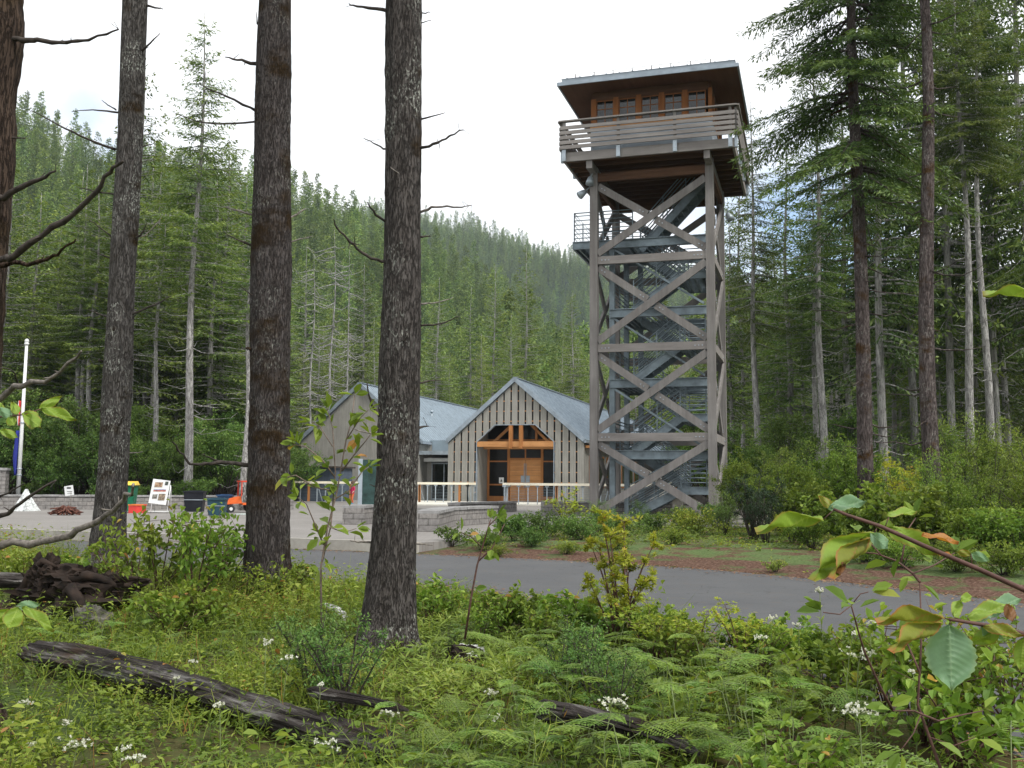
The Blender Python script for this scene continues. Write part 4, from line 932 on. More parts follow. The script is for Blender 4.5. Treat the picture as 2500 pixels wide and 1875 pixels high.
# ================================================================ CONIFERS
def conifer_parts(seed, H, cb, Lmax, nbr=120, leaf=(.34, .10), node=.24, sprays=4, r0=.2, dead=14, deadL=1.6, droop=.35, thin=0.0, sag=.0, jag=.35, bias=None):
    """returns (trunk mesh, crown mesh); cb = height of the lowest live branch as a share of H"""
    R = np.random.RandomState(seed); rr = random.Random(seed)
    mb = MB(); n = 12; wob = [(.10 * math.sin(i * .9 + seed), .10 * math.cos(i * .7 + seed * 2)) for i in range(n + 1)]
    def axis_at(z):
        t = min(max(z / H, 0), 1) * n; i = min(int(t), n - 1); f = t - i
        return np.array((wob[i][0] * (1 - f) + wob[i + 1][0] * f, wob[i][1] * (1 - f) + wob[i + 1][1] * f))
    zs = np.linspace(0, H, 15); pts = [(*axis_at(z), z) for z in zs]; pts[0] = (pts[0][0], pts[0][1], -.6)
    mb.tube(pts, [r0 * (1 - .93 * (z / H) ** 1.15) * (1.22 if z < .5 else 1) for z in zs], 10)
    for k in range(dead):
        z = rr.uniform(.08, cb + .08) * H; a = rr.uniform(0, 6.28); L = rr.uniform(.25, 1) * deadL; c = axis_at(z); d = np.array((math.cos(a), math.sin(a)))
        P = [(c[0] + d[0] * L * t, c[1] + d[1] * L * t, z - .22 * L * math.sin(t * 2.2) * rr.uniform(.4, 1.2) + .16 * L * t * t) for t in (0, .3, .6, .85, 1)]
        mb.tube(P, [.028, .020, .014, .010, .005], 4, False)
    Q, T = [], []
    zb = cb * H
    for k in range(nbr):
        u = (k + R.rand()) / nbr; u = u ** .92
        z = zb + (H * .985 - zb) * u; a = R.rand() * 6.283
        prof = (1 - u) ** .72 * (.55 + .45 * min(1, u / .16)); L = Lmax * prof * R.uniform(1 - jag, 1.08) + .22
        if thin and R.rand() < thin: continue
        if bias is not None: L *= .75 + .45 * math.cos(a - bias)
        d = np.array((math.cos(a), math.sin(a), 0)); c = np.array((*axis_at(z), z))
        rise = .42 * u - .05 - sag; dr = droop * (1.1 - u)
        f = lambda t: c + d * (L * t) + np.array((0, 0, L * (rise * t - dr * t * t + .16 * t ** 4)))
        m_ = max(3, int(L / node)); ts = np.linspace(.12, 1.0, m_)
        if L > .8: mb.tube([f(0), f(.35), f(.7), f(.95)], [.012 + .012 * L, .008 + .008 * L, .010, .005], 4, False)
        side = np.array((-d[1], d[0], 0))
        for t in ts:
            p = f(t)
            for sg in (-1, 1):
                ll = (.34 * L * (1.08 - t) + .16) * R.uniform(.6, 1.15); dd = unit(d * .62 + side * sg * .8 + np.array((0, 0, -.22 - .25 * R.rand() - sag)))
                ns = max(1, int(ll / (leaf[0] * .62))); ss = (np.arange(ns) + .3) / ns * ll
                for q in range(max(1, sprays // 3)):
                    base = p + dd * ss[:, None] + R.normal(0, .03, (ns, 3))
                    ang = unit(dd + R.normal(0, .34, (ns, 3)) + np.array((0, 0, -.10)))
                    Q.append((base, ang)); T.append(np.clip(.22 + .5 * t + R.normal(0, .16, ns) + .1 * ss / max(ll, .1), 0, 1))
        Q.append((np.array([f(1.0), f(.93)]), unit(np.array([d, d]) + R.normal(0, .2, (2, 3))))); T.append(np.array([.8, .8]))
    # leader
    B = np.concatenate([q[0] for q in Q]); D = np.concatenate([q[1] for q in Q]); T = np.concatenate(T)
    zl = np.linspace(H * .93, H, 6); B = np.concatenate([B, np.array([(*axis_at(z), z) for z in zl])]); D = np.concatenate([D, unit(R.normal(0, .4, (6, 3)) + np.array((0, 0, 1)))]); T = np.concatenate([T, np.full(6, .7)])
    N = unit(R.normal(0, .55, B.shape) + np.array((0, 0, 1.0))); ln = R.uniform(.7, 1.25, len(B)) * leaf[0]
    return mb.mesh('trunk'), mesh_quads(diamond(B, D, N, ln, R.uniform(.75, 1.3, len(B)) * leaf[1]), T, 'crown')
PROTO = {
    'full':  conifer_parts(1, 22, .16, 3.2, 170, leaf=(.25, .085), node=.20, dead=10, r0=.20),
    'lush':  conifer_parts(2, 20, .08, 3.4, 185, leaf=(.26, .09), node=.20, dead=4, r0=.20, droop=.42),
    'tall':  conifer_parts(3, 24, .40, 2.8, 140, leaf=(.20, .050), node=.16, sprays=6, dead=26, r0=.19, deadL=2.0),
    'bare':  conifer_parts(4, 23, .56, 2.4, 95, leaf=(.24, .075), node=.19, dead=34, r0=.18, deadL=2.0),
    'mid':   conifer_parts(5, 21, .28, 3.0, 150, leaf=(.25, .085), node=.20, dead=16, r0=.18, sag=.08),
    'snag':  conifer_parts(6, 14, .86, .7, 12, dead=120, r0=.12, deadL=2.6, leaf=(.2, .05)),
    'sparse': conifer_parts(7, 24, .40, 2.9, 110, leaf=(.19, .045), node=.15, sprays=6, dead=18, r0=.20, sag=.1, thin=.10),
    'broad': conifer_parts(12, 23, .20, 4.2, 190, leaf=(.27, .095), node=.21, dead=14, r0=.21, droop=.38, jag=.3),
    'near':  conifer_parts(8, 26, .33, 3.7, 170, leaf=(.175, .036), node=.13, sprays=9, r0=.215, dead=24, deadL=1.7, droop=.5, sag=.1),
    'near2': conifer_parts(9, 25, .60, 3.3, 100, leaf=(.18, .04), node=.14, sprays=9, r0=.21, dead=40, deadL=1.5, droop=.45, sag=.12),
    'hill':  conifer_parts(10, 24, .10, 3.3, 125, leaf=(.62, .27), node=.42, dead=0, r0=.2, jag=.25),
}
TREES = []
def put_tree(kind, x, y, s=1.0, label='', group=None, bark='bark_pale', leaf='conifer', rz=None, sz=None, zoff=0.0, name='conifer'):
    tm, cm = PROTO[kind]; key = (kind, bark, leaf)
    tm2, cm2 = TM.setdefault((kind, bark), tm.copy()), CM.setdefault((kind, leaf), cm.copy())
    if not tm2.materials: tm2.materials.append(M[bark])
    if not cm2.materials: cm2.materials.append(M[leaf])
    z = float(ground(np.array([x]), np.array([y]))[0]) + zoff
    r = empty(name, (x, y, z), RT_.uniform(0, 6.28) if rz is None else rz, label, 'tree', group); r.scale = (s, s, s * (sz or 1))
    t = bpy.data.objects.new('trunk', tm2); COL.objects.link(t); t.parent = r
    c = bpy.data.objects.new('crown', cm2); COL.objects.link(c); c.parent = r
    TREES.append((x, y)); return r
TM, CM = {}, {}; RT_ = random.Random(77)
HT = {'broad': 23, 'full': 22, 'lush': 20, 'tall': 24, 'bare': 23, 'mid': 21, 'snag': 14, 'sparse': 24, 'near': 26, 'near2': 25}
def tree_px(kind, px, D, top=None, s=1.0, rad_px=None, **k):
    """a tree whose trunk stands at depth D on the photo column px, tall enough to reach photo row 'top'"""
    p = at(px, 1150, D); x = p[0]
    if top is not None:
        z = at(px, top, D)[2]; g = float(ground(np.array([x]), np.array([D]))[0]); sz = (z - g) / HT[kind]; k['sz'] = sz / s
    return put_tree(kind, x, D, s, **k)
GL, GC, GR = 'conifers of the wood behind the flagpole', 'conifers of the wood behind the buildings', 'conifers of the wood beyond the tower'
# left, trees one can tell apart
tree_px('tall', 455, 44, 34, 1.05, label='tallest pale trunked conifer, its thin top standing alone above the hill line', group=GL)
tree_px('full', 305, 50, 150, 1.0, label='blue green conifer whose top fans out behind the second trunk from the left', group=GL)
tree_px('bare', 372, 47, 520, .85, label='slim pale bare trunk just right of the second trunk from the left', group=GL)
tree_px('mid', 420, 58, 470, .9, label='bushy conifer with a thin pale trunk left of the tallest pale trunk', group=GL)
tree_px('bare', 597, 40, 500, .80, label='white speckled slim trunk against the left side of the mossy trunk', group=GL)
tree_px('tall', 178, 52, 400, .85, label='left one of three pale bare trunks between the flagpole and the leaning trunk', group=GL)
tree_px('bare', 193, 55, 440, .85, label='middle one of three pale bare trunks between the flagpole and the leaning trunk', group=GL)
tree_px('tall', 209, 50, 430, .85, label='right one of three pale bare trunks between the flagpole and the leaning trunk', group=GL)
tree_px('lush', 120, 60, 560, 1.0, label='light green low branched conifer behind the flagpole', group=GL)
tree_px('full', 20, 62, 520, 1.0, label='dark green conifer at the left edge above the stone pillar', group=GL)
tree_px('lush', 530, 56, 330, 1.05, label='dense conifer filling the gap left of the mossy trunk', group=GL)
tree_px('full', 345, 66, 330, 1.0, label='dense mid green conifer behind the slim pale bare trunk', group=GL)
tree_px('snag', 754, 78, 620, 1.0, label='left one of three grey dead spires with curved bare branches above the gabled wing', group='dead spires above the gabled wing')
tree_px('snag', 803, 80, 560, 1.1, label='middle dead spire, tallest of the three above the gabled wing', group='dead spires above the gabled wing')
tree_px('snag', 842, 84, 610, 1.0, label='right dead spire of the three, next to the big plain trunk', group='dead spires above the gabled wing')
for px_, D_, tp_, s_, lb_ in ((60, 56, 470, .95, 'broad deep green conifer left of the flagpole top'), (165, 60, 420, 1.0, 'broad deep green conifer above the three pale trunks'), (250, 62, 380, 1.0, 'broad conifer hidden partly by the leaning trunk'), (345, 58, 400, 1.0, 'broad dark conifer right of the leaning trunk'), (410, 60, 430, .95, 'broad conifer just left of the tallest pale trunk'), (505, 54, 400, 1.0, 'broad conifer just right of the tallest pale trunk'), (575, 60, 420, 1.0, 'broad conifer touching the left side of the mossy trunk'), (-20, 58, 520, 1.0, 'broad conifer cut by the left edge'), (735, 92, 600, 1.0, 'broad green conifer behind the left dead spire'), (880, 95, 640, 1.0, 'broad green conifer behind the big plain trunk')):
    tree_px('broad', px_, D_, tp_, s_, label=lb_, group=GL)
# centre
tree_px('full', 1282, 112, 604, 1.2, label='broad yellow green conifer rising above the ridge of the gabled hall', group=GC, leaf='conifer_light')
tree_px('full', 1203, 114, 650, 1.1, label='light green conifer with pale trunk left of the broad one above the hall', group=GC, leaf='conifer_light')
tree_px('mid', 1145, 116, 700, .95, label='slim pale stemmed conifer standing between the two gables', group=GC)
tree_px('mid', 1397, 110, 715, 1.0, label='slim pale trunked conifer beside the tower, over the hall roof', group=GC, leaf='conifer_light')
tree_px('mid', 1062, 112, 760, 1.0, label='low dark conifer just right of the big plain trunk', group=GC)
# right
tree_px('near', 2113, 26, None, 1.0, label='dark barked conifer with black green boughs reaching out to the tower', group=GR, bark='bark_brown', leaf='conifer_dark', rz=2.1)
tree_px('near2', 2284, 24, None, 1.0, label='stout reddish grey trunk, second large one on the right', group=GR, bark='bark_brown', leaf='conifer_dark', rz=.4)
tree_px('sparse', 1847, 48, 250, .9, label='thin crowned conifer with mottled pale trunk close to the tower', group=GR)
tree_px('mid', 1813, 60, 330, .85, label='slim conifer directly behind the tower edge on the right', group=GR)
tree_px('sparse', 2010, 40, 100, .85, label='pale double looking trunk with drooping boughs, left of the dark barked conifer', group=GR, leaf='conifer')
tree_px('tall', 1996, 47, 420, .85, label='pale slim trunk tight against the left of another pale trunk', group=GR)
tree_px('tall', 2131, 50, 150, .85, label='thin pale trunk right behind the dark barked conifer', group=GR)
tree_px('mid', 2183, 56, 280, .85, label='pale thin trunk midway between the two large trunks on the right', group=GR)
tree_px('near2', 2377, 40, -90, .90, label='pale straight trunk right of the stout reddish one', group=GR, rz=1.0)
tree_px('near2', 2416, 43, -160, .90, label='pale straight trunk, second one right of the stout reddish one', group=GR, rz=3.0)
tree_px('full', 2458, 52, -20, 1.0, label='darker slim trunk near the right edge behind the pale pair', group=GR)
tree_px('near', 2700, 33, -300, 1.0, label='dense conifer whose boughs hang in from the right edge', group=GR, rz=4.0)
for px_, D_, tp_, kd_, lf_, lb_ in ((1930, 52, 330, 'full', 'conifer', 'full conifer left of the pale pair, over the thicket'), (2075, 50, 120, 'full', 'conifer_dark', 'dark full conifer behind the dark barked one'), (2160, 44, -420, 'full', 'conifer_dark', 'dark full conifer between the two large right trunks'), (2235, 50, -520, 'broad', 'conifer_dark', 'broad dark conifer just left of the stout trunk'), (2330, 48, -620, 'broad', 'conifer', 'broad green conifer just right of the stout trunk'), (2440, 50, -560, 'broad', 'conifer', 'broad green conifer filling the sky behind the pale pair'), (2530, 46, -650, 'broad', 'conifer', 'broad green conifer crossing the right edge'), (2390, 60, -300, 'full', 'conifer_light', 'light green conifer between the pale pair'), (1740, 75, 560, 'full', 'conifer_light', 'light green conifer right behind the tower'), (1900, 66, 520, 'full', 'conifer', 'mid green conifer low right of the tower')):
    tree_px(kd_, px_, D_, tp_, 1.0, label=lb_, group=GR, leaf=lf_)
# the rest of the wood, scattered behind
def free(x, y, dmin):
    if not all((x - a) ** 2 + (y - b) ** 2 > dmin ** 2 for a, b in TREES): return False
    d = np.array((x, y)) - np.array((-3.87, 61.0)); a, b = d @ EXv, d @ EYv
    if -4 < a < 12.5 and -14 < b < 56: return False
    d = np.array((x, y)) - np.array((-14.53, 68.0)); a, b = d @ EXv, d @ EYv
    if -3 < a < 13 and -12 < b < 38: return False
    d = np.array((x, y)) - np.array((5.27, 35.1)); a, b = d @ EXv, d @ EYv
    if -4 < a < 4 and -5 < b < 5: return False
    if road_s(np.array([x]), np.array([y]))[0] < 6: return False
    return True
def scatter(n, px0, px1, d0, d1, kinds, smin, smax, dmin, label, group, leaf='conifer', top=None):
    k = tries = 0
    while k < n and tries < 6000:
        tries += 1; D = math.sqrt(RT_.uniform(d0 * d0, d1 * d1)); x = (RT_.uniform(px0, px1) - 1250) / 2430 * D
        if x < -17 and D < 47: continue
        if -17 <= x < 12 and D < 60: continue
        if 12 <= x < 14 and D < 40: continue
        if not free(x, D, dmin): continue
        kd = RT_.choice(kinds); s = RT_.uniform(smin, smax); sz = 1
        put_tree(kd, x, D, s, label=label[kd in ('tall', 'bare', 'sparse')] , group=group, leaf=leaf, sz=RT_.uniform(.92, 1.1)); k += 1
scatter(26, -120, 700, 50, 76, ['full', 'lush', 'mid', 'tall', 'bare'], .70, .95, 3.0, ('low branched green conifer in the wood close behind the plaza wall', 'bare stemmed conifer in the wood close behind the plaza wall'), GL)
scatter(46, -200, 760, 76, 130, ['full', 'lush', 'mid', 'tall'], .8, 1.05, 3.4, ('green conifer deep in the wood behind the flagpole', 'pale stemmed conifer deep in the wood behind the flagpole'), GL)
scatter(60, 640, 1700, 100, 150, ['full', 'lush', 'mid', 'full'], .78, 1.0, 3.6, ('green conifer in the wood behind the gabled buildings', 'pale stemmed conifer in the wood behind the gabled buildings'), GC, 'conifer_light')
scatter(18, 640, 1080, 84, 100, ['full', 'mid', 'bare'], .6, .8, 3.0, ('smaller green conifer behind the gabled wing', 'smaller pale stemmed conifer behind the gabled wing'), GC, 'conifer_light')
scatter(46, 1720, 2750, 46, 80, ['tall', 'mid', 'bare', 'full'], .66, .88, 3.2, ('green conifer in the open wood beyond the tower', 'pale stemmed conifer in the open wood beyond the tower'), GR)
scatter(52, 1640, 2800, 78, 140, ['full', 'lush', 'mid', 'tall'], .8, 1.05, 3.6, ('green conifer far back in the wood beyond the tower', 'pale stemmed conifer far back in the wood beyond the tower'), GR)
scatter(18, 2250, 3000, 50, 78, ['near', 'full', 'lush'], .9, 1.1, 3.0, ('dense dark conifer in the corner on the right', 'dense dark conifer in the corner on the right'), GR)
print('TREES', len(TREES))

# ---- hillside forest: nobody could count it
rs = np.random.RandomState(4); pts = []
def hillpts(r0, r1, t0, t1, cell):
    n = int((math.radians(t1 - t0)) * (r1 * r1 - r0 * r0) / 2 / (cell * cell))
    r = np.sqrt(rs.uniform(r0 * r0, r1 * r1, n)); th = np.radians(rs.uniform(t0, t1, n)); return np.stack([r * np.sin(th), r * np.cos(th)], 1)
P = np.concatenate([hillpts(140, 260, -40, 38, 5.6), hillpts(260, 560, -40, 38, 5.6), hillpts(560, 760, -28, 30, 6.6), hillpts(760, 940, -28, 30, 5.0)])
fz = ground(P[:, 0], P[:, 1]); n = len(P); sc_ = rs.uniform(.50, 1.15, n) * (1 + .12 * fbm(P[:, 0] / 40, P[:, 1] / 40, 3, 2))
me = bpy.data.meshes.new('hillside_forest'); me.vertices.add(n); me.vertices.foreach_set('co', np.stack([P[:, 0], P[:, 1], fz - .5], 1).astype(np.float32).reshape(-1))
for nm, v in (('scl', sc_), ('rot', rs.uniform(0, 6.28, n)), ('pick', rs.rand(n))):
    a = me.attributes.new(nm, 'FLOAT', 'POINT'); a.data.foreach_set('value', v.astype(np.float32))
hf = link('hillside_forest', me, None); tag(hf, 'dense conifer forest covering both hillsides behind the valley', 'forest', kind='stuff')
# one real tree of the wood lends its crown to the far forest
ht = put_tree('hill', -58, 150, 1.0, leaf='conifer_hill', label='full skirted conifer at the foot of the left hill', group=GL); ht_crown = [c for c in ht.children if c.name.startswith('crown')][0]
ng = bpy.data.node_groups.new('forest_scatter', 'GeometryNodeTree'); ng.interface.new_socket('Geometry', in_out='INPUT', socket_type='NodeSocketGeometry'); ng.interface.new_socket('Geometry', in_out='OUTPUT', socket_type='NodeSocketGeometry')
gi, go = ng.nodes.new('NodeGroupInput'), ng.nodes.new('NodeGroupOutput'); jn = ng.nodes.new('GeometryNodeJoinGeometry')
def attr(nm):
    a = ng.nodes.new('GeometryNodeInputNamedAttribute'); a.data_type = 'FLOAT'; a.inputs['Name'].default_value = nm; return a.outputs['Attribute']
oi = ng.nodes.new('GeometryNodeObjectInfo'); oi.inputs['Object'].default_value = ht_crown; oi.inputs['As Instance'].default_value = False; oi.transform_space = 'ORIGINAL'
ip = ng.nodes.new('GeometryNodeInstanceOnPoints'); cx = ng.nodes.new('ShaderNodeCombineXYZ'); ng.links.new(attr('rot'), cx.inputs[2])
ng.links.new(gi.outputs[0], ip.inputs['Points']); ng.links.new(oi.outputs['Geometry'], ip.inputs['Instance']); ng.links.new(cx.outputs[0], ip.inputs['Rotation'])
cs = ng.nodes.new('ShaderNodeCombineXYZ'); sa = attr('scl'); pa = attr('pick'); mm = ng.nodes.new('ShaderNodeMath'); mm.operation = 'MULTIPLY_ADD'; ng.links.new(pa, mm.inputs[0]); mm.inputs[1].default_value = .35; mm.inputs[2].default_value = .85
mz = ng.nodes.new('ShaderNodeMath'); mz.operation = 'MULTIPLY'; ng.links.new(sa, mz.inputs[0]); ng.links.new(mm.outputs[0], mz.inputs[1])
ng.links.new(sa, cs.inputs[0]); ng.links.new(sa, cs.inputs[1]); ng.links.new(mz.outputs[0], cs.inputs[2]); ng.links.new(cs.outputs[0], ip.inputs['Scale'])
ng.links.new(ip.outputs[0], go.inputs[0])
md = hf.modifiers.new('scatter', 'NODES'); md.node_group = ng
print('HILL', n)
# ================================================================ FOREGROUND TRUNKS
def G1(x, y): return float(ground(np.array([x]), np.array([y]))[0])
def big_trunk(D, prof, top, bark, label, name='conifer', seed=0, crown=None):
    """prof: rows (px, py, width px) from the top of the photo down; the trunk goes on above the picture"""
    pts, rr = [], []
    for px, py, w in prof[::-1]:
        p = at(px, py, D); pts.append(p); rr.append(w / 2 * np.linalg.norm(at(px + 1, py, D) - p))
    g = G1(pts[0][0], D)
    if pts[0][2] > g - .1: pts.insert(0, np.array((pts[0][0] * 1.0, D, g - .15))); rr.insert(0, rr[0] * 1.12)
    d = (pts[-1] - pts[2]) / (pts[-1][2] - pts[2][2]); z = pts[-1][2]
    for zz, f in ((z + 3, .92), (z + 8, .62), (top, .12)): pts.append(pts[-1] + d * (zz - pts[-1][2])); rr.append(rr[-1] * f if f > .5 else .03)
    P = np.array(pts); Rr = np.array(rr); zs = []
    z = P[0, 2]
    while z < P[-1, 2]: zs.append(z); z += .045 if z < 7 else .5
    zs = np.array(zs); X, Y, RR = (np.interp(zs, P[:, 2], a) for a in (P[:, 0], P[:, 1], Rr))
    nA = 72; A = np.arange(nA) / nA * 2 * np.pi; ZZ, AA = np.meshgrid(zs, A, indexing='ij')
    zg = ZZ - g
    fl = np.exp(-np.maximum(zg, 0) / .26) * (.26 + .34 * np.maximum(0, np.cos(AA * 4 + seed)))
    lump = .035 * fbm(AA * 1.3 + 10 + np.cos(AA), ZZ * .9, seed, 3)
    fur = .035 * np.exp(-((((ZZ + .04 * np.sin(AA * 2 + seed)) % .62) - .31) / .05) ** 2) * (.4 + .6 * vnoise(AA * 2, np.floor(ZZ / .62), seed + 9)) - .030 * np.clip(1 - 3.2 * np.abs(vnoise(AA * 5.2 + .5 * vnoise(AA * 3, ZZ * 3, seed + 3), ZZ * 2.6, seed + 8)), 0, 1) + .014 * vnoise(AA * 16, ZZ * 13, seed + 5) + .010 * vnoise(AA * 30, ZZ * 28, seed + 6)
    k_ = np.minimum(1, (2 * np.pi - AA) / .3)          # close the seam
    Rm = RR[:, None] * (1 + fl + lump * k_ + fur * k_ + .02 * np.sin(ZZ * 2.3 + seed))
    Vx = X[:, None] + np.cos(AA) * Rm; Vy = Y[:, None] + np.sin(AA) * Rm
    n = len(zs); v = np.stack([Vx, Vy, ZZ], -1).reshape(-1, 3); i = np.arange(n * nA).reshape(n, nA); j = np.roll(i, -1, 1)
    q = np.stack([i[:-1], j[:-1], j[1:], i[1:]], -1).reshape(-1, 4)
    me = bpy.data.meshes.new('trunk'); me.from_pydata((v - (P[0, 0], D, g)).tolist(), [], q.tolist()); me.update(); me.polygons.foreach_set('use_smooth', np.ones(len(q), dtype=bool))
    r = empty(name, (P[0, 0], D, g), 0, label, 'tree'); link('trunk', me, M[bark], r)
    if crown:
        c = bpy.data.objects.new('crown', CM_get('near', 'conifer')); COL.objects.link(c); c.parent = r
        c.location = (pts[-1][0] - P[0, 0] - d[0] * 3, 0, top - 26.3 + 1.0); c.rotation_euler = (0, 0, seed * 1.3)
    TREES.append((P[0, 0], D)); return r, (P[0, 0], D, g)
def CM_get(kind, leaf):
    if (kind, leaf) not in CM:
        CM[(kind, leaf)] = PROTO[kind][1].copy(); CM[(kind, leaf)].materials.append(M[leaf])
    return CM[(kind, leaf)]
rb = random.Random(3)
def branches(root, org, D, lst, mat='twig_dark'):
    """dead branches as parts: each a list of photo points, thickness px, and how far it swings in depth"""
    for it in lst:
        pts, th, dy = it[0], it[1], it[2]; mt = it[3] if len(it) > 3 else mat; n = len(pts)
        W3 = [at(px, py, D + dy * (k / (n - 1))) - np.array(org) for k, (px, py) in enumerate(pts)]
        # smooth & roughen
        P = []
        for k in range(n - 1):
            for t in np.linspace(0, 1, 5)[:-1]:
                p0, p1, p2, p3 = W3[max(k - 1, 0)], W3[k], W3[k + 1], W3[min(k + 2, n - 1)]
                P.append(.5 * (2 * p1 + (p2 - p0) * t + (2 * p0 - 5 * p1 + 4 * p2 - p3) * t * t + (3 * p1 - p0 - 3 * p2 + p3) * t ** 3))
        P.append(W3[-1]); m_ = len(P); s = D / FPX
        P = [p + np.array([rb.gauss(0, th * s * .16) for _ in range(3)]) for p in P]
        rr = [max(.0035, th * s * .5 * (1 - .72 * (k / (m_ - 1)) ** 1.2) * rb.uniform(.85, 1.2)) for k in range(m_)]
        mb = MB(); mb.tube(P, rr, 7)
        if th >= 6:
            for _ in range(2 if len(pts) < 4 else 5):
                k = rb.randrange(2, m_); a = Vector(P[k]); d = Vector((rb.gauss(0, 1), rb.gauss(0, 1), rb.gauss(.2, 1))).normalized() * s * rb.uniform(8, 26)
                mb.tube([a, a + d * .6, a + d], [rr[k] * .45, rr[k] * .3, .002], 4, False)
        mb.build('branch', M[mt], root)
T3, o3 = big_trunk(9.6, [(987, 0, 87), (984, 340, 88), (982, 678, 92), (970, 1130, 104), (960, 1356, 113), (953, 1470, 122), (945, 1560, 128)], 19, 'bark', 'large plain grey trunk standing just left of the gabled hall, with short dead branches', seed=2)
branches(T3, o3, 9.6, [([(946, 25), (885, 17), (852, 10)], 9, .2), ([(1028, 32), (1052, 30)], 4, 0), ([(1028, 56), (1052, 49)], 3, .1), ([(1026, 291), (1087, 276)], 5, -.1), ([(1016, 367), (1058, 354), (1087, 338), (1130, 317)], 9, -.4),
    ([(946, 367), (923, 354), (887, 338)], 6, .2), ([(945, 380), (952, 405), (976, 426)], 5, -.25, 'twig'), ([(952, 551), (919, 523), (896, 496)], 8, -.3), ([(952, 641), (906, 629), (864, 599), (830, 565), (813, 535)], 9, -.5), ([(1026, 517), (1066, 506), (1117, 506), (1151, 502)], 7, -.2, 'twig'), ([(1026, 578), (1052, 576)], 6, 0),
    ([(1026, 742), (1065, 738), (1106, 726)], 5, .2, 'twig'), ([(1024, 794), (1072, 791), (1122, 773)], 6, -.1), ([(1020, 935), (1075, 928)], 6, .1), ([(1018, 1044), (1048, 1040)], 7, .1), ([(940, 1034), (911, 992), (895, 932)], 8, -.35), ([(946, 1058), (894, 1055), (860, 1048)], 5, -.2, 'twig'),
    ([(920, 1326), (883, 1323), (855, 1320)], 7, -.2, 'twig'), ([(1004, 1326), (1032, 1328), (1056, 1332)], 5, .1, 'twig'), ([(965, 820), (985, 832), (992, 822)], 5, -.35), ([(960, 1165), (985, 1160), (990, 1150)], 6, -.35), ([(925, 1188), (902, 1184)], 5, 0)])
T2, o2 = big_trunk(12.7, [(672, 0, 77), (666, 340, 88), (662, 678, 96), (657, 1130, 99), (652, 1400, 108), (650, 1470, 112)], 20, 'bark_moss', 'brown moss blotched trunk, third from the left, in front of the gabled wing', seed=5)
branches(T2, o2, 12.7, [([(627, 157), (590, 148), (550, 139)], 9, -.2), ([(622, 270), (554, 236), (487, 205)], 7, -.6), ([(620, 299), (506, 301), (424, 275)], 5, .5), ([(617, 525), (542, 503)], 6, .1, 'twig'), ([(617, 598), (580, 585), (550, 569)], 6, -.2), ([(639, 728), (612, 718), (586, 697)], 5, -.4), ([(703, 535), (749, 509)], 6, .2, 'twig'), ([(703, 593), (764, 576)], 4, .2, 'twig'),
    ([(612, 1136), (535, 1129), (499, 1133), (466, 1129), (441, 1104), (419, 1078)], 10, -.7), ([(540, 1130), (515, 1118), (494, 1108)], 5, -.6), ([(632, 860), (602, 851)], 16, -.2, 'bark_fuzz'), ([(640, 240), (652, 330), (660, 345)], 5, -.3), ([(628, 60), (626, 30)], 4, 0), ([(622, 610), (640, 700), (650, 705)], 5, -.3)])
T1, o1 = big_trunk(14.5, [(330, 0, 58), (318, 340, 60), (298, 678, 62), (278, 1130, 72), (264, 1322, 78), (258, 1440, 84)], 20, 'bark_lichen', 'lichen spotted leaning trunk, second from the left, above the rotten stump', seed=8)
branches(T1, o1, 14.5, [([(358, 14), (398, 22)], 7, 0), ([(337, 130), (359, 113), (391, 82)], 7, -.3), ([(289, 275), (227, 268), (176, 272)], 5, .2), ([(284, 268), (262, 255), (249, 246)], 4, .1), ([(284, 366), (231, 347), (159, 313), (77, 270)], 7, -.6), ([(280, 475), (238, 468), (188, 456)], 5, .2), ([(280, 586), (250, 560), (215, 536)], 5, -.2), ([(275, 633), (232, 615)], 4, 0), ([(270, 778), (214, 755)], 5, .1),
    ([(342, 359), (375, 351)], 5, .2), ([(325, 585), (347, 569), (359, 545)], 6, -.2), ([(320, 578), (352, 575), (385, 545), (395, 527)], 4, .4, 'twig'), ([(309, 771), (362, 752), (417, 723)], 7, -.1), ([(305, 880), (338, 876)], 6, 0), ([(300, 965), (328, 960)], 6, 0), ([(300, 1109), (349, 1104)], 5, .1, 'twig'), ([(240, 878), (258, 886)], 7, .1), ([(276, 1050), (292, 1035), (302, 1014)], 7, -.4)])
T0, o0 = big_trunk(6.2, [(-54, 0, 200), (-52, 60, 204), (-72, 250, 200), (-72, 400, 204), (-82, 500, 204), (-94, 650, 206), (-115, 900, 214), (-140, 1200, 224), (-165, 1500, 250)], 19, 'bark_fuzz', 'thick moss furred trunk cut off by the left edge', seed=11)
branches(T0, o0, 6.2, [([(-10, 96), (46, 97), (93, 99), (160, 105), (219, 99), (289, 72)], 15, -.3), ([(20, 337), (62, 338)], 6, 0), ([(-40, 492), (8, 477), (72, 447), (138, 418)], 19, -.3), ([(-90, 650), (0, 633), (34, 624), (127, 557), (219, 481), (270, 422), (300, 390)], 20, -.8), ([(-90, 660), (13, 646), (84, 641), (139, 620), (185, 584)], 14, -.3, 'bark_fuzz'),
    ([(-120, 1010), (0, 970), (47, 941), (108, 927), (174, 887), (199, 861)], 16, -.8, 'twig'), ([(47, 941), (30, 905), (2, 898)], 5, -.6), ([(-130, 1330), (0, 1263), (47, 1230), (127, 1176)], 14, -.7), ([(-140, 1320), (0, 1328), (127, 1317), (203, 1288), (260, 1252), (311, 1209), (325, 1190)], 20, -1.0, 'twig'), ([(-60, 1240), (0, 1213), (60, 1180)], 8, -.4)])

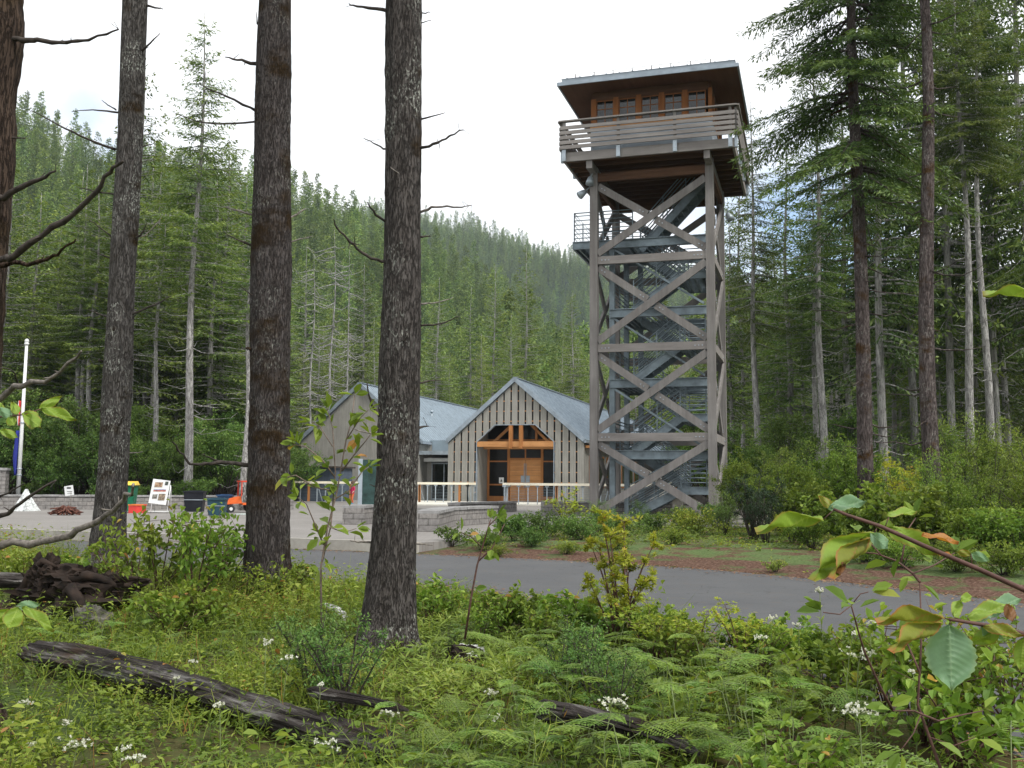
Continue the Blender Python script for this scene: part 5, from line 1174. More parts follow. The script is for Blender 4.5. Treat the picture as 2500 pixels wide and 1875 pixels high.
# ---- fallen logs, stump, chunks
m, nt = newmat('rotten_log_wood'); n1 = noise(nt, 9, 8, (.12, 1, 1), rough=.75); n2 = noise(nt, 2.2, 5); n3 = noise(nt, 26, 4, (.3, 1, 1))
c = ramp(nt, n1, [(.36, (.014, .012, .011)), (.52, (.045, .038, .034)), (.62, (.16, .15, .14)), (.74, (.42, .41, .39))]); c = mixc(nt, maprange(nt, n2, .56, .70, 0, .5), c, (.06, .032, .016))
pbr(nt, c, .9, bump(nt, n1, 1.0, .05), spec=.15); M['log'] = m
def log_mesh(L, r0, r1, seed, ridges=9, flat=.8, bend=.1, n=90, nA=48):
    """along local x"""
    X = np.linspace(0, L, n); A = np.arange(nA) / nA * 2 * np.pi; XX, AA = np.meshgrid(X, A, indexing='ij'); R0 = r0 + (r1 - r0) * XX / L
    k = np.minimum(1, (2 * np.pi - AA) / .4)
    Rm = R0 * (1 + k * (.20 * vnoise(AA * ridges / 6.28, XX * .7, seed) + .16 * vnoise(AA * 3.2, XX * 1.6, seed + 1) + .12 * vnoise(AA * 7, XX * 3, seed + 2) + .05 * vnoise(AA * 16, XX * 9, seed + 5)) - .30 * np.exp(-((AA - 1.25 - .25 * np.sin(XX * 1.7)) / .13) ** 2) - .22 * np.exp(-((AA - 2.1 - .2 * np.sin(XX * 2.3 + 1)) / .10) ** 2))
    end = np.minimum(1, (XX / .10) + .35) * np.minimum(1, (L - XX) / .14 + .25 + .3 * vnoise(AA * 3, XX * 0, seed + 4) * 0)
    Rm = Rm * np.clip(end, .2, 1); v = np.stack([XX + .05 * vnoise(AA * 4, XX * 0 + seed, 3) * (XX < .2), np.cos(AA) * Rm + bend * np.sin(XX / L * 3.1) , np.sin(AA) * Rm * flat + .03 * np.sin(XX * 1.3)], -1).reshape(-1, 3)
    i = np.arange(n * nA).reshape(n, nA); j = np.roll(i, -1, 1); q = np.stack([i[:-1], i[1:], j[1:], j[:-1]], -1).reshape(-1, 4).tolist() + [list(range(nA)), list(range((n - 1) * nA, n * nA))[::-1]]
    me = bpy.data.meshes.new('log'); me.from_pydata(v.tolist(), [], q); me.update(); return me
def put_log(p, q, r0, r1, z0, z1, label, seed, name='fallen_log', **k):
    P, Q = Vector((*p, z0)), Vector((*q, z1)); o = link(name, log_mesh((Q - P).length, r0, r1, seed, **k), M['log']); o.location = P
    o.rotation_euler = (Q - P).to_track_quat('X', 'Z').to_euler(); return tag(o, label, 'log')
put_log((-3.95, 8.4), (-.66, 5.75), .125, .12, -.28, -.33, 'long rotten grey black log lying diagonally through the undergrowth at bottom left', 3)
put_log((-1.25, 6.45), (-.60, 6.08), .04, .03, -.17, -.22, 'thin dark split pole lying against the right half of the long rotten log', 12, bend=.03)
put_log((.15, 5.9), (.95, 5.15), .07, .05, -.14, -.22, 'dark rotten log end poking out at the bottom centre', 5)
put_log((-8.0, 11.2), (-5.05, 11.4), .13, .10, -.03, .02, 'grey log lying behind the ferns, its right end under the black stump', 7)
def lump(name, r, seed, mat, label, cat, loc, sq=(1, 1, 1), det=3, amp=.5):
    import bmesh
    bm = bmesh.new(); bmesh.ops.create_icosphere(bm, subdivisions=det + 1, radius=1)
    for v in bm.verts:
        p = v.co; s = 1 + amp * (vnoise(p.x * 1.7 + 5, p.y * 1.7 + p.z * 2.3, seed) * .5 + vnoise(p.x * 4 + 9, p.y * 4 + p.z * 5.1, seed + 1) * .3 + vnoise(p.x * 11, p.y * 11 + p.z * 3, seed + 2) * .28 + vnoise(p.x * 24, p.y * 22 + p.z * 6, seed + 3) * .16)
        v.co = Vector((p.x * s * r * sq[0], p.y * s * r * sq[1], p.z * s * r * sq[2]))
    me = bpy.data.meshes.new(name); bm.to_mesh(me); bm.free(); o = link(name, me, mat); o.location = loc
    if label: tag(o, label, cat)
    return o
st_ = empty('rotten_stump', (-4.75, 10.9, -.28), 0, 'black rotten stump with twisted roots among ferns, below the leaning trunk', 'stump')
M['charred'] = plain('black_rotten_wood', (.022, .014, .010), .9, var=.45, scale=7, b=.8)
for i, (dx, dy, dz, r, sq) in enumerate(((-.28, 0, .40, .17, (.8, .7, 1.0)), (.05, 0, .34, .22, (1.5, .8, .7)), (.42, .05, .30, .18, (1.6, .8, .6)), (0, .1, .1, .35, (1.7, .8, .8)))):
    b = lump('root_mass', r, 20 + i, M['charred'], None, None, (dx, dy, dz), sq, 3, .9); b.parent = st_
for i, P_ in enumerate(([(-.5, 0, .2), (-.42, 0, .42), (-.28, -.05, .56), (-.12, -.08, .50)], [(0, -.1, .35), (.25, -.15, .42), (.45, -.1, .36), (.6, 0, .22)], [(-.6, 0, .1), (-.8, -.1, .05), (-1.0, -.1, -.05)], [(.1, -.2, .3), (.25, -.3, .15), (.3, -.35, -.02)])):
    mb = MB(); mb.tube(P_, [.07, .055, .04, .015][:len(P_)], 8); mb.build('root', M['charred'], st_)
lump('wood_slab', .17, 31, plain('bleached_wood', (.10, .092, .082), .9, var=.4, scale=9, b=.6), 'weathered grey slab of wood leaning below the black stump', 'wood chunk', (-4.35, 10.5, -.30), (1.2, .4, .9), 3, .6)
ck = empty('wood_chunk', (-.36, 8.45, -.36), 0, 'short black log chunk with white lichen crust, right of the big plain trunk', 'wood chunk')
b = lump('chunk', .13, 41, M['charred'], None, None, (0, 0, .06), (1.15, .8, .85), 3, .5); b.parent = ck
b = lump('lichen_crust', .125, 42, plain('white_lichen', (.52, .52, .49), .95, var=.3, scale=20), None, None, (.02, .02, .105), (1.1, .75, .58), 3, .6); b.parent = ck
pb = put_log((-1.98, 10.9), (-1.74, 10.5), .035, .03, -.16, -.32, 'short whitish piece of broken branch lying left of the big plain trunk', 15, 'broken_branch', n=20, nA=16); pb.data.materials.clear(); pb.data.materials.append(plain('white_wood', (.52, .51, .50), .8, var=.25, scale=14))

# ================================================================ PLANTS
rp = np.random.RandomState(21)
def frond(org, az, L, npair, maxp, rise, droop, pin, kind, R):
    """one fern frond as quads + tint"""
    d = np.array((math.cos(az), math.sin(az), 0)); side = np.array((-d[1], d[0], 0)); Q, T = [], []
    f = lambda t: np.asarray(org) + d * L * t * (1 - .12 * t) + np.array((0, 0, 1)) * L * (rise * t - droop * t * t)
    tg = lambda t: unit(f(t + .02) - f(t - .02))
    ts = np.linspace(.16 if kind == 'sword' else .30, 1.0, npair)
    for t in ts:
        p = f(t); a = tg(t)
        env = math.sin(min(1, (t - ts[0]) / .18 + .35) * math.pi / 2) * (1.04 - (t - ts[0]) / (1 - ts[0])) ** (.85 if kind == 'bracken' else .6)
        ln = maxp * env * R.uniform(.88, 1.08)
        for sg in (-1, 1):
            dd = unit(side * sg + a * .38 + np.array((0, 0, -.16)) + R.normal(0, .05, 3))
            if kind == 'sword':
                q = diamond(p[None], dd[None], (np.array((0, 0, 1.)) + R.normal(0, .2, 3))[None], [ln], [pin]); Q.append(q); T.append(np.array([.35 + .4 * t + R.normal(0, .08)]))
            else:
                m_ = max(3, int(ln / .017)); u = (np.arange(m_) + .4) / m_; base = p + dd * (u * ln)[:, None] + np.array((0, 0, -1.)) * (u ** 2 * ln * .12)[:, None]; nn = np.cross(dd, a); nn = nn if nn[2] > 0 else -nn
                for s2 in (-1, 1):
                    ps = unit(np.cross(nn, dd)) * s2; pd = unit(ps + dd * .45 + R.normal(0, .08, (m_, 3)))
                    Q.append(diamond(base, pd, np.repeat(nn[None], m_, 0) + R.normal(0, .15, (m_, 3)), (pin * (1.05 - u) + .008) * R.uniform(.85, 1.15, m_), np.full(m_, .013))); T.append(np.clip(.35 + .35 * t + R.normal(0, .10, m_), 0, 1))
    st = np.array([f(x) for x in np.linspace(0, 1, 9)])
    return np.concatenate(Q), np.concatenate(T), st
def fern(seed, kind, nf, L, maxp, npair, up, pin):
    R = np.random.RandomState(seed); Q, T, mb = [], [], MB()
    for k in range(nf):
        az = k * 6.283 / nf + R.uniform(-.9, .9); l = L * R.uniform(.5, 1.25)
        if kind == 'bracken':
            h = up * R.uniform(.35, 1.25); o = np.array((math.cos(az) * .08 + R.normal(0, .05), math.sin(az) * .08 + R.normal(0, .05), h)); mb.tube([(0, 0, -.05), o * .6, o], .003, 4, sm=False); q, t, s = frond(o, az, l, npair, maxp * l / L, R.uniform(.05, .5), R.uniform(.2, .5), pin, kind, R)
        else: q, t, s = frond((0, 0, 0), az, l, npair, maxp, R.uniform(.9, 1.25), R.uniform(.75, .95), pin, kind, R)
        Q.append(q); T.append(t); mb.tube(s, [.0022] * 8 + [.001], 4, sm=False)
    return mb.mesh('stalks'), mesh_quads(np.concatenate(Q), np.concatenate(T), 'fronds')
def bushes(seed, R_, H, nst, nleaf, leaf, kind='oval', spread=.55, lift=.25, hollow=.45):
    """stems from one foot and leaves gathered round the twig ends"""
    R = np.random.RandomState(seed); mb = MB(); tips = []
    for k in range(nst):
        az = R.uniform(0, 6.283); r = R_ * R.uniform(.15, 1) ** .7; h = H * R.uniform(.55, 1) * (1 - .35 * (r / R_) ** 2)
        p0 = np.array((R.normal(0, .04), R.normal(0, .04), -.05)); p3 = np.array((math.cos(az) * r, math.sin(az) * r, h)); p1 = p0 + (p3 - p0) * .35 + np.array((0, 0, h * .14)); p2 = p0 + (p3 - p0) * .7 + np.array((0, 0, h * .10))
        th = .006 + .006 * H; mb.tube([p0, p1, p2, p3], [th, th * .7, th * .5, th * .2], 5)
        for t, (a, b) in ((.35, (p1, p2)), (.6, (p2, p3)), (1, (p3, p3))):
            for _ in range(3):
                c = a + (b - a) * R.rand(); e = c + R.normal(0, 1, 3) * np.array((1, 1, .6)) * R_ * .20 + np.array((0, 0, H * .03)); mb.tube([c, e], [th * .3, th * .12], 3, False); tips.append((c, e))
    n = nleaf; ti = R.randint(0, len(tips), n); C0 = np.array([tips[i][0] for i in ti]); E_ = np.array([tips[i][1] for i in ti]); u = R.rand(n)[:, None] ** .7
    pos = C0 + (E_ - C0) * u + R.normal(0, 1, (n, 3)) * R_ * .045; out = unit(E_ - C0); d = unit(out * .6 + R.normal(0, .55, (n, 3)) + np.array((0, 0, -.05))); nr = unit(R.normal(0, .38, (n, 3)) + np.array((0, 0, 1.)))
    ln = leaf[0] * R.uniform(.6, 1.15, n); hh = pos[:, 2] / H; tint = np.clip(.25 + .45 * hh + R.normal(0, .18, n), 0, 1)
    if kind == 'oval': q = leaf_quads(pos, d, nr, ln, ln * leaf[1]); t = np.concatenate([tint, tint])
    elif kind == 'star':
        sd = unit(np.cross(d, nr)); q = np.concatenate([diamond(pos, unit(d * c_ + sd * s_), nr, ln * l_, ln * .34) for c_, s_, l_ in ((1, 0, 1), (.75, .66, .92), (.75, -.66, .92), (.05, 1, .68), (.05, -1, .68))]); t = np.tile(tint, 5)
    else: q = diamond(pos, d, nr, ln, ln * leaf[1]); t = tint
    return mb.mesh('stems'), mesh_quads(q, t, 'foliage')
PP = {
    'bracken_a': (fern(1, 'bracken', 3, .40, .16, 11, .26, .034), 'stalks', 'fronds'), 'bracken_b': (fern(2, 'bracken', 4, .34, .14, 10, .20, .030), 'stalks', 'fronds'), 'bracken_c': (fern(3, 'bracken', 2, .48, .19, 12, .32, .038), 'stalks', 'fronds'),
    'sword': (fern(4, 'sword', 13, .72, .085, 30, 0, .014), 'stalks', 'fronds'),
    'bush_a': (bushes(11, .8, 1.3, 16, 2600, (.085, .55)), 'stems', 'foliage'), 'bush_b': (bushes(12, 1.5, 3.2, 26, 7200, (.11, .5)), 'stems', 'foliage'), 'bush_c': (bushes(13, 1.0, .8, 18, 2400, (.07, .6)), 'stems', 'foliage'),
    'willow': (bushes(14, 1.3, 2.6, 24, 7000, (.10, .22), 'dia'), 'stems', 'foliage'), 'maple': (bushes(15, .62, 1.5, 9, 520, (.062, 1), 'star'), 'stems', 'foliage'), 'maple_up': (bushes(24, .30, 1.35, 12, 1300, (.050, 1), 'star'), 'stems', 'foliage'), 'maple_big': (bushes(16, 1.4, 2.6, 20, 2600, (.10, 1), 'star'), 'stems', 'foliage'),
    'bigleaf': (bushes(17, 1.1, 1.6, 16, 1500, (.15, .85)), 'stems', 'foliage'), 'salal': (bushes(18, .55, 1.05, 10, 420, (.095, .55)), 'stems', 'foliage'), 'salal_low': (bushes(19, .5, .55, 12, 420, (.085, .6)), 'stems', 'foliage'),
    'fine': (bushes(20, .30, .75, 12, 2400, (.028, .45), 'dia'), 'stems', 'foliage'), 'alder': (bushes(22, 2.2, 5.0, 34, 9500, (.14, .6)), 'stems', 'foliage'), 'heather': (bushes(23, .5, 1.5, 16, 4200, (.06, .25), 'dia'), 'stems', 'foliage'),
}
PM = {}
def plant(kind, x, y, s, label, cat, group=None, leaf='bush', stem='twig_dark', z=None, rz=None, sz=1, name='shrub'):
    (a, b), na, nb = PP[kind]; a2 = PM.setdefault((kind, 0, stem), a.copy()); b2 = PM.setdefault((kind, 1, leaf), b.copy())
    if not a2.materials: a2.materials.append(M[stem])
    if not b2.materials: b2.materials.append(M[leaf])
    r = empty(name, (x, y, G1(x, y) if z is None else z), rp.uniform(0, 6.28) if rz is None else rz, label, cat, group); r.scale = (s, s, s * sz)
    for nm, me in ((na, a2), (nb, b2)):
        o = bpy.data.objects.new(nm, me); COL.objects.link(o); o.parent = r
    return r
def px_x(px, D): return float(at(px, 1200, D)[0])
# bracken in the foreground
k = 0; tries = 0; FP = []
for (px0, px1, d0, d1, n) in ((1230, 1950, 5.2, 9.2, 84), (1500, 2200, 4.6, 6.8, 18), (1500, 2350, 5.6, 8.2, 40), (950, 1400, 5.0, 6.2, 9), (200, 560, 8.6, 11.0, 14), (1020, 1240, 8.5, 11, 6), (560, 900, 8.6, 11.6, 10)):
    c_ = 0
    for _ in range(4000):
        if c_ >= n: break
        D = rp.uniform(d0, d1); px = rp.uniform(px0, px1); x = px_x(px, D)
        if road_s(np.array([x]), np.array([D]))[0] > -3.1 or any((x - a) ** 2 + (D - b) ** 2 < .19 ** 2 for a, b in FP): continue
        # keep ferns off the log
        if abs((x + 3.95) * 2.65 + (D - 8.4) * 3.29) / 4.22 < .25 and -4.2 < x < -.5: continue
        FP.append((x, D)); c_ += 1
        left = px < 1000
        plant(['bracken_a', 'bracken_b', 'bracken_c'][rp.randint(3)], x, D, rp.uniform(.7, 1.05) * (.85 if D > 7.5 else 1), 'light green bracken fern in the undergrowth ' + ('left of the big plain trunk' if left else 'in front of the road'), 'fern', 'bracken ferns left of the big plain trunk' if left else 'bracken ferns in front of the road', 'fern', 'greenstem', name='fern')
for px, D, s, lab in ((2440, 4.0, .9, 'sword fern at the bottom right corner'), (1130, 5.3, .5, 'small sword fern beside the end of the long log'), (1560, 21.0, .9, 'sword fern standing in the mulch in front of the tower'), (1720, 19.6, .8, 'sword fern in the mulch right of the tower base'), (1690, 22.5, .9, 'sword fern close to the right tower leg'), (430, 5.2, .45, 'small yellowish sword fern at the bottom left')):
    plant('sword', px_x(px, D), D, s, lab, 'fern', None, 'fern', 'greenstem', name='fern')
# shrubs of the planting bed before the tower
BED = [(1105, 20.3, 'salal_low', 1.0, 'bush'), (1180, 19.6, 'bush_c', .62, 'bush'), (1255, 21.0, 'bigleaf', .46, 'bush'), (1330, 22.6, 'bush_c', .9, 'bush'), (1300, 20.0, 'bush_c', .6, 'bush'), (1420, 21.5, 'bush_c', .85, 'bush'), (1465, 24.5, 'willow', .38, 'bush'), (1530, 23.0, 'bush_c', .85, 'bush'), (1600, 24.0, 'bush_a', .62, 'bush'),
       (1655, 25.5, 'bush_a', .75, 'bush'), (1700, 23.0, 'bush_c', 1.0, 'herb'), (1770, 24.5, 'willow', .5, 'bush'), (1742, 27.5, 'bush_a', .8, 'bush'), (1640, 20.2, 'bush_c', .5, 'herb'), (1500, 19.2, 'bush_c', .45, 'herb'), (1380, 18.8, 'bush_c', .4, 'herb'), (1220, 18.6, 'bush_c', .35, 'herb'), (1560, 27.5, 'willow', .36, 'bush'), (1480, 27.0, 'bush_c', .8, 'bush'), (1890, 15.6, 'salal_low', .5, 'limeherb')]
names_ = ['small rounded shrub at the left tip of the mulch bed', 'low green shrub in the mulch just right of the plaza corner', 'broad leaved shrub in the mulch below the entrance slab', 'green shrub in the bed below the right end of the seat wall', 'little shrub at the front of the bed below the hall', 'shrub in the bed under the left tower leg', 'feathery shrub at the foot of the left tower leg', 'shrub in the bed behind the yellow green maple sapling', 'dark leaved shrub in front of the tower stair', 'leafy shrub before the middle of the tower base',
          'spreading low shrub in front of the right tower leg', 'feathery green shrub just right of the right tower leg', 'shrub touching the right tower leg', 'low patch plant in the mulch before the right leg', 'low plant at the mulch edge below the tower', 'tiny shrub at the mulch edge left of the tower', 'tiny shrub at the mulch edge below the hall', 'feathery shrub against the tower slab', 'shrub between the left tower leg and the stair', 'small bright lime shrub alone on the mulch']
for (px, D, kd, s, lf), nm in zip(BED, names_): plant(kd, px_x(px, D), D, s * .80, nm, 'shrub', 'shrubs of the planting bed', lf)
plant('maple', px_x(1397, 22.5), 22.5, .95, 'young yellow green maple in the planting bed left of the tower', 'sapling', None, 'maple', 'stem', name='sapling')
plant('heather', px_x(1838, 22.0), 22.0, 1.2, 'dark green conifer like shrub right of the tower', 'shrub', None, 'heather', sz=1.05)
plant('heather', px_x(1870, 21.0), 21.0, .9, 'second darker shrub low beside the dark conifer like one', 'shrub', None, 'heather')
# right verge thicket
RV = [(1830, 30, 'bush_b', .9, 'limebush'), (1900, 27, 'bush_b', .85, 'limebush'), (1960, 24, 'bush_a', 1.6, 'limebush'), (2010, 30, 'willow', 1.3, 'limebush'), (2080, 27, 'bush_b', 1.0, 'limebush'), (2190, 30, 'maple_big', 1.15, 'maple'), (2230, 27, 'maple_big', .9, 'maple'), (2060, 20, 'bigleaf', 1.1, 'limebush'), (2150, 18.5, 'bigleaf', 1.25, 'limebush'), (2250, 18.0, 'bigleaf', 1.2, 'limebush'), (2330, 19, 'bush_b', .75, 'limebush'),
      (2350, 26, 'willow', 1.5, 'limebush'), (2420, 22, 'willow', 1.3, 'limebush'), (2480, 25, 'bush_b', 1.1, 'limebush'), (2540, 20, 'willow', 1.4, 'limebush'), (2400, 17, 'bush_a', 1.3, 'limebush'), (2480, 16, 'bush_a', 1.3, 'limebush'), (2200, 21, 'bush_a', 1.3, 'limebush'), (2300, 23, 'willow', 1.2, 'limebush'), (1980, 19, 'bush_a', .9, 'limebush'), (1930, 21, 'bush_a', .9, 'maple'), (2600, 17, 'bush_b', .9, 'limebush'), (2100, 16.3, 'bush_c', 1.0, 'limebush'), (2200, 15.4, 'bush_c', .9, 'limebush'), (2330, 14.8, 'bush_c', .9, 'limebush'), (2440, 14.2, 'bush_c', .9, 'limebush'), (1885, 34, 'willow', 1.2, 'limebush'), (1780, 36, 'bush_b', .9, 'limebush')]
spots = ['behind the dark shrub', 'left of the first trunk', 'at the road bend', 'under the pale slim trunks', 'at the foot of the dark barked trunk', 'between the two large trunks, upper', 'between the two large trunks, lower', 'by the road below the dark barked trunk', 'by the road between the two large trunks', 'by the road below the stout trunk', 'right of the stout trunk', 'under the pale pair of trunks', 'right of the pale pair', 'near the right edge', 'crossing the right edge', 'by the road near the right edge', 'lowest at the right edge', 'behind the broad leaved shrubs', 'behind the stout trunk', 'low by the road bend', 'low beside the dark shrub', 'past the right edge', 'at the roadside left of the cherry twig', 'at the roadside behind the cherry twig', 'at the roadside under the cherry twig', 'at the roadside by the right edge', 'deep behind the dark shrub', 'behind the right tower leg']
kn = {'bush_b': 'tall bushy shrub', 'bush_a': 'mid height leafy shrub', 'willow': 'narrow leaved willowy shrub', 'maple_big': 'yellow green vine maple', 'bigleaf': 'broad leaved green shrub', 'bush_c': 'low spreading shrub'}
for (px, D, kd, s, lf), sp_ in zip(RV, spots): plant(kd, px_x(px, D), D, s * (.64 if D < 24 else .76), kn[kd] + ' ' + sp_, 'shrub', 'thicket across the road on the right', lf)
# bushes behind the plaza, left and centre
LV = [(20, 46, 'alder', .8), (110, 47, 'bush_b', 1.5), (190, 45, 'alder', .95), (150, 43.5, 'bush_b', .8), (235, 44, 'bush_b', 1.2), (290, 48, 'alder', .95), (350, 45, 'bush_b', 1.1), (410, 47, 'bush_b', 1.1), (455, 46, 'alder', .62), (500, 48, 'alder', .8), (545, 47, 'bush_b', 1.3), (590, 50, 'alder', .8), (640, 53, 'bush_b', 1.2), (690, 56, 'alder', .7), (90, 43, 'bush_a', 1.0), (260, 43, 'bush_a', 1.1), (330, 43.4, 'bush_a', .9), (480, 44, 'bush_a', 1.2), (720, 60, 'bush_b', 1.2), (-60, 46, 'alder', .9), (60, 50, 'alder', 1.1), (380, 52, 'alder', 1.0), (560, 54, 'alder', 1.1)]
lsp = ['at the left edge by the pillar', 'behind the flagpole', 'between the flagpole and the leaning trunk', 'low behind the small tilted sign', 'left of the leaning trunk', 'hidden behind the leaning trunk', 'behind the poster stand', 'behind the black bin', 'under the tallest pale trunk', 'under the mossy branch', 'left of the mossy trunk', 'behind the upright log', 'behind the mossy trunk', 'left of the gabled wing', 'low by the flagpole', 'low left of the leaning trunk', 'low behind the poster stand', 'low behind the tubs', 'against the wall of the gabled wing', 'past the left edge', 'deep behind the flagpole', 'deep behind the poster stand', 'deep left of the mossy trunk']
for (px, D, kd, s), sp_ in zip(LV, lsp): plant(kd, px_x(px, D), D, s, ('tall alder bush ' if kd == 'alder' else 'green bush ') + sp_, 'bush', 'bushes behind the plaza wall', 'bush', name='bush')
for i in range(24):
    px = rp.uniform(1560, 2500); D = rp.uniform(38, 62); x = px_x(px, D)
    if not free(x, D, .2): continue
    plant(['alder', 'bush_b', 'willow'][i % 3], x, D, rp.uniform(.7, 1.1), 'green bush in the shade under the trees behind the tower', 'bush', 'bushes in the shade of the wood', 'bush', name='bush')
# leafy shrubs and saplings, near side
for px, D, s, kd, lab in ((395, 12.2, .95, 'salal', 'tall oval leaved shrub hiding the tubs on the plaza'), (480, 11.6, .95, 'salal', 'oval leaved shrub in front of the teal tub'), (540, 12.8, .85, 'salal', 'oval leaved shrub left of the mossy trunk'), (330, 11.2, .8, 'salal', 'oval leaved shrub right of the black stump'), (430, 10.2, .9, 'salal_low', 'low oval leaved shrub below the taller ones'),
                          (500, 10.6, .8, 'salal_low', 'low oval leaved shrub near the foot of the mossy trunk'), (720, 12.4, .8, 'salal_low', 'low shrub between the mossy and the plain trunk'), (200, 13.0, .8, 'salal_low', 'low shrub behind the black stump'), (60, 12.5, .8, 'salal_low', 'low shrub at the left behind the grey log'), (1060, 10.8, .8, 'salal_low', 'low shrub by the road right of the plain trunk'),
                          (1240, 9.6, .8, 'salal_low', 'low shrub at the near road edge'), (1420, 9.0, .85, 'salal_low', 'low shrub at the near road edge by the maple sapling'), (2060, 6.2, .8, 'salal_low', 'low shrub at the right near the road'), (2320, 5.0, .9, 'salal_low', 'low oval leaved shrub at the lower right'), (1950, 4.6, .6, 'salal_low', 'low oval leaved shrub at the bottom right'), (600, 12.2, .5, 'salal', 'slim sprig against the mossy trunk')):
    plant(kd, px_x(px, D), D, s, lab, 'shrub', 'oval leaved shrubs of the foreground', 'salal', 'stem', sz=1.3 if kd == 'salal' and px < 560 else 1)
for px, D, s in ((1900, 7.4, .26), (1965, 7.2, .22), (1640, 8.0, .26), (1590, 8.4, .24), (1290, 9.6, .26), (1820, 7.9, .22), (2040, 7.0, .24), (1430, 8.9, .24)):
    plant('bigleaf', px_x(px, D), D, s, 'soft broad leaved plant at the near edge of the road', 'plant', 'broad leaved plants along the near road edge', 'limebush', 'greenstem', name='plant')
for px, D, s, kd in ((2150, 6.2, .55, 'salal'), (2290, 5.8, .6, 'salal'), (2400, 5.2, .65, 'salal'), (2450, 6.0, .65, 'salal'), (1850, 7.0, .42, 'salal'), (1330, 8.6, .45, 'salal'), (1180, 9.4, .4, 'salal'), (1640, 7.4, .45, 'salal'), (2230, 5.4, .75, 'salal')):
    plant(kd, px_x(px, D), D, s, 'oval leaved shrub crowding the near edge of the road', 'shrub', 'oval leaved shrubs along the near road edge', 'salal', 'stem')
for px, D, s in ((770, 7.4, 1.0), (845, 7.0, 1.05), (805, 7.9, .8), (1440, 6.6, .9), (1390, 7.2, .8), (1500, 6.1, .7)):
    plant('fine', px_x(px, D), D, s, 'upright dark green shrub with tiny leaves ' + ('left of the big plain trunk' if px < 1000 else 'before the maple sapling'), 'shrub', 'tiny leaved shrubs ' + ('left' if px < 1000 else 'right') + ' of the trunk', 'bush')
plant('maple_up', px_x(1512, 8.6), 8.6, .95, 'yellow green vine maple sapling in front of the road before the tower', 'sapling', None, 'maple', 'stem', sz=1.05, name='sapling')
plant('maple', px_x(1590, 7.8), 7.8, .55, 'small vine maple right of the taller maple sapling', 'sapling', None, 'maple', 'stem', sz=.8, name='sapling')
plant('maple', px_x(1800, 7.3), 7.3, .5, 'low vine maple leaning over the road edge', 'sapling', None, 'maple', 'stem', sz=.9, name='sapling')
plant('maple', px_x(1700, 7.6), 7.6, .45, 'small vine maple among the bracken', 'sapling', None, 'maple', 'stem', sz=.85, name='sapling')

# authored saplings: stems through photo points at a given depth, leaves along them
def sapling(name, D, stems, leaf_px, per, leafmat_, label, aspect=.52, base=None, seed=0, stemmat='stem', jit=.05, extra=()):
    R = np.random.RandomState(seed); s = D / FPX; P0 = at(*stems[0][0][0], D); org = np.array((P0[0], D, G1(P0[0], D)))
    r = empty(name, tuple(org), 0, label, 'sapling'); mb = MB(); pos, dr = [], []
    for pts, th, dy, leafy in stems:
        n = len(pts); W_ = [at(px, py, D + dy * k / max(1, n - 1)) - org for k, (px, py) in enumerate(pts)]
        mb.tube(W_, [max(.0018, th * s * .5 * (1 - .7 * k / n)) for k in range(n)], 6)
        L = sum(np.linalg.norm(W_[i + 1] - W_[i]) for i in range(n - 1)); m_ = int(L / s / leaf_px * per * leafy)
        for _ in range(m_):
            i = R.randint(n - 1); t = R.rand(); p = W_[i] + (W_[i + 1] - W_[i]) * t; d = unit(W_[i + 1] - W_[i]); o_ = unit(R.normal(0, 1, 3)); pos.append(p + o_ * .01); dr.append(unit(o_ * 1.0 + d * .5 + np.array((0, 0, .05))))
        e = W_[-1]
        for _ in range(3 if leafy else 0): pos.append(e); dr.append(unit(R.normal(0, .8, 3) + unit(W_[-1] - W_[-2])))
    mb.build('stem', M[stemmat], r)
    pos, dr = np.array(pos), np.array(dr); n = len(pos); nr = unit(R.normal(0, .5, (n, 3)) + np.array((0, -.35, 1.0))); ln = R.uniform(.65, 1.15, n) * leaf_px * s
    q = leaf_quads(pos + dr * .012, dr, nr, ln, ln * aspect, .12, .18); t = np.clip(R.normal(.55, .22, n), 0, 1)
    link('foliage', mesh_quads(q, np.tile(t, 2)), M[leafmat_], r); return r
sapling('sapling', 8.0, [([(786, 1560), (783, 1388), (801, 1283), (823, 1200), (845, 1074), (858, 1030), (866, 965)], 5.5, 0, .55), ([(787, 1370), (808, 1283), (819, 1153), (812, 1045), (800, 1000)], 4.5, .15, .9), ([(818, 1165), (785, 1120), (745, 1090), (715, 1085)], 4, -.1, 1.3), ([(835, 1150), (865, 1110), (890, 1080), (905, 1060)], 4, -.15, 1.5),
    ([(790, 1330), (765, 1270), (748, 1230), (728, 1215)], 4, -.2, 1.0), ([(815, 1220), (850, 1200), (885, 1150), (900, 1140)], 4, .2, 1.5), ([(812, 1090), (780, 1040), (760, 1030)], 3, .1, 1.4), ([(848, 1070), (880, 1020), (900, 1000)], 3, -.1, 1.4), ([(800, 1285), (840, 1300), (870, 1290)], 3, .2, .9), ([(822, 1200), (770, 1190), (722, 1160), (700, 1165)], 4, -.2, 1.4)],
    37, 2.3, 'salal', 'slender sapling with oval leaves standing before the gabled wing', seed=3, stemmat='sapstem')
sapling('sapling', 8.2, [([(1135, 1560), (1150, 1460), (1165, 1380), (1185, 1310), (1198, 1268)], 6, 0, .3), ([(1168, 1370), (1200, 1340), (1222, 1300), (1232, 1278)], 4, .1, 1.2), ([(1175, 1335), (1150, 1310), (1125, 1300)], 3, -.1, 1.3), ([(1192, 1285), (1215, 1262)], 3, 0, 1.4)], 34, 1.8, 'salal', 'thin sapling with few leaves standing before the plaza corner', seed=5)
